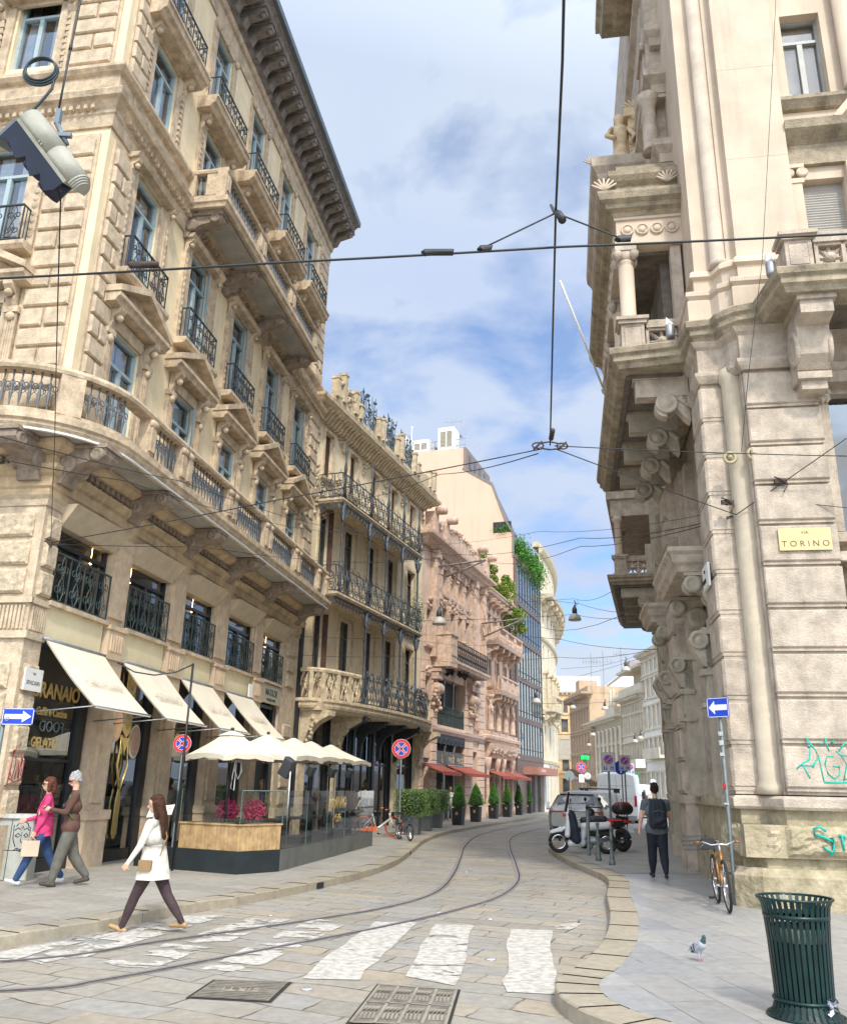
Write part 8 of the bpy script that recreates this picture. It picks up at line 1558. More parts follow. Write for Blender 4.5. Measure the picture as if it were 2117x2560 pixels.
# --- shrub boxes and topiaries
shrubm = mat('shrub_leaves', (.17,.25,.075), .6, var=.5, scale=5, col2=(.05,.11,.03)); topm = mat('topiary_leaves', (.13,.38,.04), .6, var=.5, scale=7, col2=(.02,.09,.01)); boxm = mat('slate_planter', (.10,.11,.115), .5, var=.2, scale=4); boxk = mat('black_planter', (.025,.028,.032), .45, var=.2)
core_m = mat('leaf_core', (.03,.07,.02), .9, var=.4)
for i, (x, y, lb) in enumerate([(-.15,30.6,'nearest box of clipped grey green shrub, next to the folding bicycle'),(.28,33.5,'middle box of clipped grey green shrub'),(.75,36.3,'farthest box of clipped grey green shrub')]):
    t = thing('shrub_box', lb, 'planter', (x,y,.13), R(-12), 'slate boxes with clipped shrubs'); m_ = MB(); m_.prism([(-.24,0),(.24,0),(.27,.62),(-.27,.62)], 'y', -.26, .26); m_.build('box', boxm, t)
    def cubep(rx=.50, ry=.5):
        p = Vector((random.uniform(-1,1),random.uniform(-1,1),random.uniform(-1,1))); m = max(abs(p.x),abs(p.y),abs(p.z)); p = p/m*random.uniform(.82,1.06)+Vector((random.gauss(0,.05),)*3); return (p.x*rx, p.y*ry, 1.02+p.z*.40)
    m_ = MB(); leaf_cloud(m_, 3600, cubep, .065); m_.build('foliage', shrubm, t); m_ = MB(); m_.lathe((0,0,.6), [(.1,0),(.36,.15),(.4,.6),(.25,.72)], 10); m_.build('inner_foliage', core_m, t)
for i, (x, y, h_) in enumerate([(1.81,39.4,1.78),(2.85,43.6,1.74),(4.15,48.8,1.80),(5.25,52.4,1.72),(6.45,56.9,1.78),(7.6,61.2,1.84),(8.75,65,1.72),(9.6,67.6,1.66)]):
    lb = ['first and nearest cone topiary in a black box','second cone topiary in a black box, the widest','third cone topiary, in front of the grey jacketed man','fourth cone topiary, pale green','fifth cone topiary in a black box','sixth cone topiary in a black box','seventh cone topiary in a black box','eighth and farthest cone topiary, by the parked car'][i]
    t = thing('cone_topiary', lb, 'potted tree', (x,y,.13), R(-22), 'cone topiaries along the left kerb'); m_ = MB(); m_.prism([(-.20,0),(.20,0),(.24,.70),(-.24,.70)], 'y', -.22, .22); m_.build('box', boxk, t); m_ = MB(); m_.box(-.05,.05,-.235,-.225,.42,.54); m_.build('gold_crest', gold, t)
    rr = [.36,.42,.34,.33,.32,.33,.30,.28][i]
    def cone():
        f = random.random()**.7; a = random.uniform(0,6.283); r = rr*(1-f)**.75*min(1,(f+.12)*5)*random.uniform(.85,1.1)*(1+.1*math.sin(a*3+i)); return (r*math.cos(a)+random.gauss(0,.012), r*math.sin(a), .70+f*(h_-.70)+random.gauss(0,.02))
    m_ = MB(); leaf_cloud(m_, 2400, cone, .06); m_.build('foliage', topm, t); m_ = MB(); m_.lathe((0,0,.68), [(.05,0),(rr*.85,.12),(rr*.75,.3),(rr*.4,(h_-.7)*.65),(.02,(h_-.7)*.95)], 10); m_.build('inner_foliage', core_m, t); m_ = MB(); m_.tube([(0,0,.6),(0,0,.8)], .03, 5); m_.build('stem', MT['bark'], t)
# --- litter bin
t = thing('litter_bin', 'big dark green slatted metal litter bin near the right edge', 'litter bin', (2.85,6.95,.13)); bing = mat('dark_green_enamel', (.004,.032,.031), .35, metal=.2, var=.3, scale=8)
m_ = MB(); ns = 34
for i in range(ns):
    a = 2*math.pi*i/ns; c, s_ = math.cos(a), math.sin(a); P = [(.265,0.0),(.225,.05),(.205,.11),(.208,.2),(.22,.5),(.232,.66),(.243,.74),(.268,.79)]; w_ = .0135; vs = []
    for r, z in P: vs += [(r*c-w_*s_, r*s_+w_*c, z),(r*c+w_*s_, r*s_-w_*c, z),((r-.006)*c+w_*s_, (r-.006)*s_-w_*c, z),((r-.006)*c-w_*s_, (r-.006)*s_+w_*c, z)]
    m_.add(vs, [(4*k+q, 4*k+(q+1) % 4, 4*k+4+(q+1) % 4, 4*k+4+q) for k in range(7) for q in range(4)])
m_.build('slats', bing, t)
def ringt(m_, r, z, rr): m_.tube([(r*math.cos(a*math.pi/20), r*math.sin(a*math.pi/20), z) for a in range(40)], rr, 6, closed=True)
m_ = MB(); ringt(m_, .268, .79, .010); ringt(m_, .212, .115, .013); ringt(m_, .266, .008, .009); m_.lathe((0,0,.655), [(.236,0),(.238,.03),(.232,.03),(.23,0)], 36); m_.build('rings', bing, t)
m_ = MB(); m_.lathe((0,0,.12), [(.175,0),(.19,.40),(.187,.40),(.17,.02)], 24); m_.build('inner_bucket', mat('black_bucket', (.008,.01,.012), .6), t)
m_ = MB(); m_.lathe((0,0,.50), [(.197,.0),(.2,.05),(.208,.09),(.2,.10),(.185,.08),(.18,.0)], 24); m_.build('bin_liner', mat('translucent_liner', (.5,.52,.42), .4, var=.4, scale=14), t)
m_ = MB(); leaf_cloud(m_, 16, lambda: (.10+random.gauss(0,.02),-.225+random.gauss(0,.01),.12+random.gauss(0,.03)), .06); m_.build('torn_plastic', mat('white_plastic_scrap', (.7,.72,.8), .5), t)
# --- pigeon
t = thing('pigeon', 'grey pigeon standing on the right pavement slabs', 'bird', (2.73,9.0,.13), R(200)); pg = mat('pigeon_pale_grey', (.42,.45,.50), .7, var=.2, scale=30); pd_ = mat('pigeon_neck', (.05,.11,.12), .45, var=.5, scale=30); pw = mat('pigeon_dark', (.045,.045,.055), .7); pl_ = mat('pigeon_leg', (.45,.12,.10), .6)
organic('body', [((0,-.03,.10),(0,.045,.15),.042,.042,0),((0,-.03,.10),(0,-.12,.065),.034,.012,2),((0,.05,.155),(0,.075,.20),.034,.021,1),((0,.075,.20),(0,.082,.225),.021,.017,1),((0,.092,.224),(0,.112,.218),.005,.003,2),((-.015,.0,.075),(-.016,.0,.03),.010,.006,0),((.015,.01,.075),(.016,.012,.03),.010,.006,0),((-.016,0,.03),(-.016,.004,.004),.005,.005,3),((.016,.012,.03),(.016,.016,.004),.005,.005,3),((-.016,-.006,.004),(-.016,.026,.003),.004,.003,3),((.016,.006,.004),(.016,.038,.003),.004,.003,3)], [pg,pd_,pw,pl_], t, .005, 2)
for s_ in (-1,1): m_ = MB(); m_.prism([(.035,.16),(-.02,.165),(-.10,.10),(-.135,.065),(-.08,.075),(.0,.095),(.04,.125)], 'x', s_*.036-.006, s_*.036+.006); m_.build('wing', pg, t); m_ = MB(); [m_.prism([(-.03-.04*k,.15-.03*k),(-.045-.04*k,.145-.03*k),(-.03-.03*k,.085-.005*k),(-.015-.03*k,.09-.005*k)], 'x', s_*.043-.001, s_*.043+.001) for k in (0,1)]; m_.build('wing_bar', pw, t)
# --- bicycles
def wheel(parent, c, r, tm, rimm, w_=.02, spokes=18, Tm=None, name='wheel'):
    m_ = MB(); m_.T = Tm; P = lambda rr, k, n: (c[0], c[1]+rr*math.cos(2*math.pi*k/n), c[2]+rr*math.sin(2*math.pi*k/n)); m_.tube([P(r-w_,k,30) for k in range(30)], w_, 8, closed=True); o = m_.build(name, tm, parent)
    m_ = MB(); m_.T = Tm; m_.tube([P(r-2.3*w_,k,30) for k in range(30)], w_*.6, 6, closed=True); m_.tube([(c[0]-.04,c[1],c[2]),(c[0]+.04,c[1],c[2])], .025, 8)
    for k in range(spokes): m_.tube([(c[0]+.02*(1 if k % 2 else -1),c[1],c[2]), P(r-2.3*w_,k,spokes)], .0018, 3)
    m_.build('rim', rimm, o); return o
def bicycle(label, loc, rz, r, fm, tm, rimm, wb=1.05, lean=0, group=None, step=False, basket=None, hub=False, guard=None, style=0):
    """+y = forward"""
    t = thing('bicycle', label, 'bicycle', loc, rz, group); t.rotation_euler = (0, R(lean), rz); F, Bk = Vector((0,wb/2,r)), Vector((0,-wb/2,r)); bb = Vector((0,-wb*.08,r*.85)); st = Vector((0,-wb*.22,r+.38)); hd = Vector((0,wb*.33,r+.42)); hb = Vector((0,wb*.30,r+.52)); hl = Vector((0,wb*.37,r+.24))
    wheel(t, F, r, tm, rimm); wheel(t, Bk, r, tm, rimm); m_ = MB(); a = .016+.012*step
    if step: m_.tube([hl, bb+Vector((0,.1,.02)), bb], .035, 8); m_.tube([hd, hl], .026, 8)
    else: m_.tube([hl, bb], a, 8); m_.tube([hd-Vector((0,0,.04)), st-Vector((0,0,.08))], a, 8); m_.tube([hd, hl], .02, 8)
    m_.tube([bb, st], a, 8); [m_.tube([Bk+Vector((s_*.045,0,0)), bb+Vector((s_*.02,0,0))], .010, 6) for s_ in (-1,1)]; [m_.tube([Bk+Vector((s_*.045,0,0)), st-Vector((0,0,.10))], .010, 6) for s_ in (-1,1)]; m_.build('frame', fm, t)
    m_ = MB(); [m_.tube([hl+Vector((s_*.04,.01,0)), F+Vector((s_*.048,0,0))], .012, 6) for s_ in (-1,1)]; m_.tube([hl+Vector((-.05,.01,0)),hl+Vector((.05,.01,0))], .018, 6); m_.build('fork', fm if not hub else white_p, t)
    m_ = MB(); w_ = .27 if r > .26 else .24; m_.tube([hd, hb], .014, 8); m_.tube([hb+Vector((-w_,-.13,.02)), hb+Vector((-w_*.75,-.05,.03)), hb+Vector((-.1,.02,-.01)), hb, hb+Vector((.1,.02,-.01)), hb+Vector((w_*.75,-.05,.03)), hb+Vector((w_,-.13,.02))], .0115, 6); [m_.tube([hb+Vector((s_*w_*.7,.0,.02)), hb+Vector((s_*w_*.9,-.02,-.03))], .006, 4) for s_ in (-1,1)]; m_.build('handlebar', chrome if r > .26 and not hub else black_p, t)
    for s_ in (-1,1): m_ = MB(); m_.tube([hb+Vector((s_*w_*.92,-.10,.02)), hb+Vector((s_*(w_+.03),-.19,.015))], .018, 8); m_.build('grip', mat('brown_grip', (.30,.13,.04), .6) if style == 1 else (mat('orange_plastic', (.75,.16,.04)) if hub else black_p), t)
    m_ = MB(); m_.prism([(-.16,0),(.10,.02),(.12,.045),(-.14,.07),(-.18,.04)], 'x', -.03, .03); m_.prism([(-.16,.0),(-.02,.02),(-.04,.065),(-.14,.07)], 'x', -.085, .085); m_.tube([(0,0,-.15),(0,0,.02)], .014, 6); o = m_.build('saddle', black_p, t, st+Vector((0,0,.10)))
    m_ = MB(); m_.T = Matrix.Translation(bb); m_.tube([(-.07,0,0),(.07,0,0)], .02, 8); m_.tube([(.07,0,0),(.08,.06,-.15)], .011, 6); m_.tube([(-.07,0,0),(-.08,-.06,.15)], .011, 6); m_.lathe((0,0,0), [(.001,0)]*2, 3); m_.build('crank', chrome, t)
    for s_, y, z in ((1,.06,-.15),(-1,-.06,.15)): m_ = MB(); m_.T = Matrix.Translation(bb+Vector((s_*.13,y,z))); [m_.box(-.05,.05,yy-.006,yy+.006,-.012,.012) for yy in (-.035,0,.035)]; [m_.box(xx-.006,xx+.006,-.04,.04,-.012,.012) for xx in (-.045,.045)]; m_.build('pedal', black_p, t)
    if guard:
        m_ = MB()
        for c in (F, Bk): m_.tube([(0,c.y+(r+.02)*math.cos(q),c.z+(r+.02)*math.sin(q)) for q in [(.7 if c is F else .3)+k*.22 for k in range(10)]], .022, 6, flat=.3)
        m_.build('mudguards', guard, t)
    return t
brz = mat('bronze_brown_paint', (.36,.17,.055), .35, metal=.4, var=.15)
t = bicycle('brown city bicycle with a whitewall front wheel leaning on the pole by the palace corner', (4.33,13.0,.13), R(169), .335, brz, tyre, chrome, 1.08, 3, style=1, guard=None)
m_ = MB(); 
for z in (0,.06,.12,.18): m_.tube([(-.17,-.12,z),(.17,-.12,z),(.17,.12,z),(-.17,.12,z)], .004, 4, closed=True)
for k in range(8): x = -.17+.34*k/7; m_.tube([(x,-.12,0),(x,-.12,.18)], .003, 3); m_.tube([(x,.12,0),(x,.12,.18)], .003, 3); m_.tube([(x,-.12,0),(x,.12,0)], .003, 3)
m_.build('wire_basket', iron, t, (.26,-.20,.76)); m_ = MB(); m_.cham(-.09,.09,-.08,.08,-.07,.07,.03); m_.build('black_pannier', black_p, t, (.10,-.08,.84))
org = mat('orange_paint', (.82,.15,.03), .4, var=.08); t = bicycle('orange and silver share bicycle standing beyond the terrace', (-1.22,28.8,.13), R(-72), .31, mat('silver_paint', (.62,.62,.64), .3, metal=.4), mat('orange_tyre', (.75,.13,.05), .7), black_p, 1.02, 4, step=True, hub=True)
m_ = MB(); m_.prism([(-.62,.16),(-.10,.18),(-.02,.27),(-.08,.33),(-.55,.27),(-.64,.22)], 'x', .03, .07); m_.build('chain_cover', org, t); m_ = MB(); m_.T = Matrix.Translation((0,.56,.56)); [m_.tube([(x,-.1,0),(x,.12,0),(x,.14,.18),(x,-.1,.18)], .008, 4, closed=True) for x in (-.14,-.05,.05,.14)]; m_.box(-.14,.14,-.1,.12,-.01,.01); m_.box(-.15,.15,-.11,-.09,0,.18); m_.build('front_basket', black_p, t)
bicycle('small dark folding bicycle parked beside the no stopping sign', (-.36,27.4,.13), R(-155), .24, mat('dark_blue_paint', (.03,.06,.09), .4), tyre, chrome, .82, 0)
# --- bollards
for i, (x, y, h_, lb) in enumerate([(4.3,22.69,1.06,'tall plain grey post between the scooter wheels'),(4.22,21.1,.84,'short bollard with a round head, in the middle'),(4.28,19.95,.80,'short bollard with a round head, nearest')]):
    t = thing('bollard', lb, 'bollard', (x,y,.13), 0, 'bollards on the right pavement edge'); m_ = MB()
    if i == 0: m_.lathe((0,0,0), [(.05,0),(.045,.02),(.045,h_),(.03,h_+.01)], 12); m_.build('shaft', postm, t)
    else: m_.lathe((0,0,0), [(.075,0),(.07,.05),(.055,.08),(.06,.14),(.045,.2),(.038,.22),(.034,.5),(.045,.52),(.045,.55),(.03,.57),(.028,h_-.09)], 14); m_.build('shaft', mat('bollard_green_grey', (.16,.20,.19), .5, metal=.3, var=.3, scale=14), t); m_ = MB(); m_.lathe((0,0,h_-.09), [(.03,0),(.045,.03),(.045,.06),(.02,.09)], 12); m_.build('head', postm, t)
# --- cars and vans
cg2 = mat('car_glass', (.03,.04,.06), .05, spec=.9, var=.1); lampr = mat('red_lamp', (.5,.01,.01), .25)
def carbody(name, parent, secs, mm, sub=1):
    """loft: secs = [(y, [(x,z)... half profile from bottom centre to top centre])]; mirrored, smoothed"""
    m_ = MB(); vs = []; n = len(secs[0][1])
    for y, P in secs: vs += [(-x,y,z) for x, z in P]+[(x,y,z) for x, z in P[::-1]]
    k = 2*n; fs = [(i*k+j, i*k+(j+1) % k, (i+1)*k+(j+1) % k, (i+1)*k+j) for i in range(len(secs)-1) for j in range(k)]
    m_.add(vs, fs, True); m_.add(vs[:k], [tuple(range(k))]); m_.add(vs[-k:], [tuple(range(k))[::-1]]); return m_.build(name, mm, parent)
def cwheel(parent, x, y, r, w_=.24):
    m_ = MB(); m_.T = Matrix.Translation((x,y,r)) @ Matrix.Rotation(R(90),4,'Y'); m_.lathe((0,0,0), [(r*.6,-w_/2),(r*.95,-w_/2),(r,-w_/2+.03),(r,w_/2-.03),(r*.95,w_/2),(r*.6,w_/2)], 20); o = m_.build('wheel', tyre, parent)
    m_ = MB(); m_.T = Matrix.Translation((x,y,r)) @ Matrix.Rotation(R(90),4,'Y'); m_.lathe((0,0,0), [(.02,-w_*.4),(r*.62,-w_*.42),(r*.62,w_*.42),(.02,w_*.4)], 10); m_.build('rim', grey_m, o)
def plate(parent, y, z, txt, x=0): m_ = MB(); m_.box(x-.26,x+.26,y-.012,y,z-.055,z+.055); m_.build('number_plate', white_p, parent); m_ = MB(); m_.box(x-.26,x-.21,y-.015,y,z-.055,z+.055); m_.build('plate_band', blue_p, parent); text(txt, .11, black_p, parent, (x-.19,y-.016,z-.04), name='plate_lettering', ext=.001)
# silver SUV, rear towards the camera; y forward
sv = thing('suv_car', 'silver grey sporty SUV parked with its rear to the camera', 'car', (5.72,32.6,0), R(-17)); silver = mat('silver_car_paint', (.42,.415,.40), .3, metal=.25, var=.05)
def hp_(w, z0, zb, zt, wt): return [(0,z0),(w*.92,z0),(w,z0+.14),(w*1.0,zb-.12),(w*.97,zb),(wt,(zb+zt)/2+.06),(wt*.86,zt-.05),(wt*.5,zt),(0,zt+.015)]
carbody('body', sv, [(0,hp_(.86,.42,.85,.93,.8)),(.06,hp_(.95,.32,.95,1.06,.84)),(.25,hp_(.98,.28,1.02,1.16,.82)),(.55,hp_(.99,.28,1.04,1.42,.76)),(1.0,hp_(.99,.28,1.04,1.60,.72)),(2.0,hp_(.98,.28,1.03,1.66,.72)),(2.9,hp_(.97,.28,1.02,1.60,.72)),(3.6,hp_(.97,.28,.99,1.12,.76)),(4.4,hp_(.94,.3,.92,.98,.8)),(4.85,hp_(.8,.38,.75,.8,.7))], silver)
m_ = MB(); m_.add([(-.70,.29,1.21),(.70,.29,1.21),(.60,.76,1.54),(-.60,.76,1.54)], [(0,1,2,3)]); m_.build('rear_window', cg2, sv)
for s_ in (-1,1): m_ = MB(); m_.add([(s_*.975,.75,1.07),(s_*.975,3.2,1.07),(s_*.76,2.75,1.52),(s_*.755,1.1,1.50)], [(0,1,2,3)]); m_.build('side_windows', cg2, sv); m_ = MB(); m_.cham(s_*.70-.24,s_*.70+.24,-.015,.1,.90,.955,.01); m_.build('tail_light', lampr, sv); m_ = MB(); m_.cham(s_*1.06-.1,s_*1.06+.1,2.75,2.95,1.05,1.2,.02); m_.build('mirror', silver, sv); m_ = MB(); m_.lathe((s_*.55,-.03,.35), [(.07,0),(.07,.06)], 10, sx=1.3, sy=.6); m_.build('exhaust_tip', chrome, sv)
m_ = MB(); m_.box(-.9,.9,-.012,.05,.925,.945); m_.box(-.80,.80,-.03,.2,.28,.42); m_.box(-.62,.62,.70,.9,1.52,1.545); m_.build('black_trim', black_p, sv); plate(sv, -.03, .66, 'CH 724')
for x in (-.86,.86): cwheel(sv, x, .85, .37, .27); cwheel(sv, x, 3.85, .37, .27)
def van(name, lb, loc, rz, w_, h_, L_, col, rack=False, grp=None):
    t = thing(name, lb, 'van', loc, rz, grp); vp = mat('white_van_paint', (.84,.85,.84), .35, var=.05) if col == 0 else mat('dark_red_car_paint', (.20,.03,.02), .3, var=.1)
    H = lambda k=1, wt=1: [(0,.28),(w_*.93,.28),(w_,.42),(w_,h_*.5),(w_*.985*wt,h_*.62),(w_*.93*wt,h_*k-.22),(w_*.88*wt,h_*k-.07),(w_*.6*wt,h_*k),(0,h_*k+.02)]
    carbody('body', t, [(0,H(.96,.96)),(.08,H(.99)),(.5,H()),(L_*.68,H()),(L_*.80,H(.80,.95)),(L_*.86,H(.58,.95)),(L_*.97,H(.5,.9)),(L_,H(.36,.8))], vp)
    m_ = MB(); m_.box(-.008,.008,-.01,.02,.5,h_*.93); m_.box(-w_*.88,w_*.88,-.008,.02,h_*.50,h_*.505); m_.box(-w_*.80,w_*.80,-.006,.02,h_*.74,h_*.745); m_.build('door_gaps', grey_m, t)
    for s_ in (-1,1): m_ = MB(); m_.box(s_*w_*.93-.06,s_*w_*.93+.06,-.02,.1,h_*.36,h_*.56); m_.build('tail_light', lampr, t); m_ = MB(); m_.add([(s_*(w_+.004),L_*.62,h_*.55),(s_*(w_+.004),L_*.79,h_*.55),(s_*w_*.95,L_*.76,h_*.80),(s_*w_*.95,L_*.62,h_*.82)], [(0,1,2,3)]); m_.build('side_window', cg2, t); m_ = MB(); m_.cham(s_*(w_+.13)-.1,s_*(w_+.13)+.1,L_*.74,L_*.77,h_*.5,h_*.64,.02); m_.build('mirror', black_p, t)
    m_ = MB(); m_.box(-w_*.95,w_*.95,-.07,.15,.28,.5); m_.build('bumper', grey_m, t); m_ = MB(); m_.box(-.18,.18,.02,.06,h_*.93,h_*.945); m_.build('brake_light', lampr, t); plate(t, -.07, h_*.3 if h_ < 2.1 else .75, 'FX 318')
    for x in (-w_*.88,w_*.88): cwheel(t, x, L_*.2, .32, .2); cwheel(t, x, L_*.8, .32, .2)
    if rack: m_ = MB(); [m_.tube([(-w_*.9,y,h_+.10),(w_*.95,y,h_+.10)], .025, 5) for y in (.6,1.6,2.6)]; [m_.tube([(s_*w_*.8,.4,h_+.10),(s_*w_*.8,2.8,h_+.10)], .02, 5) for s_ in (-1,1)]; [m_.box(s_*w_*.8-.04,s_*w_*.8+.1,y-.03,y+.03,h_-.08,h_+.10) for s_ in (-1,1) for y in (.6,2.6)]; m_.build('roof_rack', black_p, t)
    return t
van('white_van', 'small white van with a black roof rack parked ahead of the SUV', (7.75,38.6,0), R(-16), .90, 1.66, 4.3, 0, True, 'white vans on the right side')
van('white_van', 'tall white delivery van rising above the small van', (10.25,46.0,0), R(-17), 1.02, 2.62, 5.6, 0, False, 'white vans on the right side')
van('white_van', 'distant white van seen over the far pavement', (20.4,80,0), R(150), .98, 2.3, 5.2, 0, False, 'white vans on the right side')
van('red_car', 'dark red car parked beyond the tall white van', (13.6,55.5,0), R(-20), .85, 1.5, 4.0, 1)
# --- white scooter (side on, pointing left) and dark motor scooter with top box
scw = mat('white_scooter_paint', (.72,.74,.74), .3, var=.04); scb = mat('scooter_apron_cloth', (.02,.025,.05), .8, var=.3)
s = thing('white_scooter', 'white scooter with windscreen and dark leg cover parked across the pavement edge', 'scooter', (4.28,23.3,.13), R(86)); wheel(s, (0,.62,.27), .27, tyre, chrome, .045, 6); wheel(s, (0,-.60,.27), .27, tyre, chrome, .05, 6)
organic('body', [((0,-.62,.70),(0,-.05,.66),.10,.12,0),((0,-.05,.62),(0,.02,.30),.09,.07,0),((0,.02,.25),(0,.33,.24),.09,.09,0),((-.1,.40,.45),(.1,.40,.45),.08,.08,0),((-.08,.36,.85),(.08,.36,.85),.08,.08,0),((-.1,.40,.45),(-.08,.36,.85),.07,.07,0),((.1,.40,.45),(.08,.36,.85),.07,.07,0),((0,.55,.56),(0,.80,.50),.06,.05,0),((0,.36,.95),(0,.38,1.02),.09,.08,0),((0,-.62,.70),(0,-.72,.74),.07,.04,0),((0,.78,.52),(0,.40,.62),.045,.05,0)], [scw], s, .018, 3)
organic('leg_cover', [((-.14,.28,.92),(-.16,.18,.35),.10,.12,0),((.14,.28,.92),(.16,.18,.35),.10,.12,0),((0,.30,.92),(0,.20,.35),.12,.14,0)], [scb], s, .02, 3)
organic('seat', [((0,-.55,.83),(0,-.02,.80),.085,.09,0),((0,-.55,.84),(0,-.28,.84),.09,.09,0)], [black_p], s, .02, 2)
m_ = MB(); m_.tube([(0,-.5,.3),(0,-.1,.32)], .10, 8); m_.tube([(.14,-.2,.28),(.15,-.75,.36)], .05, 8); m_.build('engine', grey_m, s); m_ = MB(); m_.tube([(-.33,.25,1.02),(-.1,.34,1.04),(.1,.34,1.04),(.33,.25,1.02)], .018, 6); m_.tube([(0,.5,.55),(0,.62,.27)], .03, 6); [m_.tube([(s_*.2,.3,1.04),(s_*.28,.32,1.22)], .008, 4) for s_ in (-1,1)]; [m_.lathe((s_*.29,.32,1.28), [(.0,-.05),(.05,-.02),(.05,.04),(0,.06)], 8, sy=.4) for s_ in (-1,1)]; m_.tube([(0,-.3,.3),(-.1,-.1,0)], .015, 5); m_.build('handlebar_and_mirrors', black_p, s)
m_ = MB(); vs = []; [vs.append((x*.26*(1-.25*z), .42-.10*z-.05*(1-x*x)*-1, 1.0+.48*z)) for z in (0,.5,1) for x in (-1,-.5,0,.5,1)]; m_.add(vs, [(r*5+c, r*5+c+1, r*5+c+6, r*5+c+5) for r in range(2) for c in range(4)], True); m_.build('windscreen', clearglass, s); m_ = MB(); m_.cham(-.06,.06,.42,.50,.88,.96,.02); m_.cham(-.05,.05,-.78,-.70,.72,.79,.01); m_.build('lamp', lampr, s); m_ = MB(); m_.box(-.1,.1,-.80,-.79,.42,.60); m_.build('number_plate', white_p, s)
s = thing('dark_motor_scooter', 'dark motor scooter with a red topped black top box behind the white scooter', 'scooter', (5.12,24.75,.13), R(38)); wheel(s, (0,.72,.29), .29, tyre, grey_m, .06, 5); wheel(s, (0,-.62,.30), .30, tyre, black_p, .08, 5)
organic('body', [((0,-.75,.78),(0,-.1,.68),.10,.15,0),((0,-.1,.6),(0,.2,.35),.15,.12,0),((0,.5,.5),(0,.45,.95),.13,.12,0),((0,.45,.95),(0,.55,1.1),.12,.06,0),((0,.2,.35),(0,.5,.5),.12,.12,0),((0,.75,.6),(0,.5,.65),.07,.08,0)], [mat('black_scooter_paint', (.02,.02,.024), .3)], s, .02, 3)
m_ = MB(); m_.tube([(.12,-.75,.80),(.14,-.2,.76),(.12,.1,.6)], .03, 5); m_.tube([(-.12,-.75,.80),(-.14,-.2,.76),(-.12,.1,.6)], .03, 5); m_.box(-.12,.12,-.86,-.80,.74,.80); m_.build('red_side_panels', red_p, s)
organic('top_box', [((-.13,-.75,1.08),(.13,-.75,1.08),.15,.15,0),((-.12,-.58,1.08),(.12,-.58,1.08),.14,.14,0)], [black_p], s, .02, 2); organic('top_box_lid', [((-.12,-.74,1.17),(.12,-.74,1.17),.10,.10,0),((-.1,-.58,1.17),(.1,-.58,1.17),.09,.09,0)], [mat('dark_red_lid', (.30,.015,.02), .3)], s, .02, 2)
m_ = MB(); m_.tube([(0,-.85,.86),(0,-.45,.88)], .03, 6); m_.tube([(-.34,.32,1.08),(0,.42,1.1),(.34,.32,1.08)], .018, 6); [m_.lathe((s_*.3,.36,1.3), [(.0,-.06),(.06,-.02),(.06,.04),(0,.07)], 8, sy=.4) for s_ in (-1,1)]; [m_.tube([(s_*.22,.36,1.08),(s_*.3,.36,1.28)], .008, 4) for s_ in (-1,1)]; m_.build('rack_and_handlebar', black_p, s); m_ = MB(); m_.T = Matrix.Translation((0,-.93,.58)) @ Matrix.Rotation(R(-20),4,'X'); m_.box(-.1,.1,-.01,.0,-.09,.09); m_.build('number_plate', white_p, s)
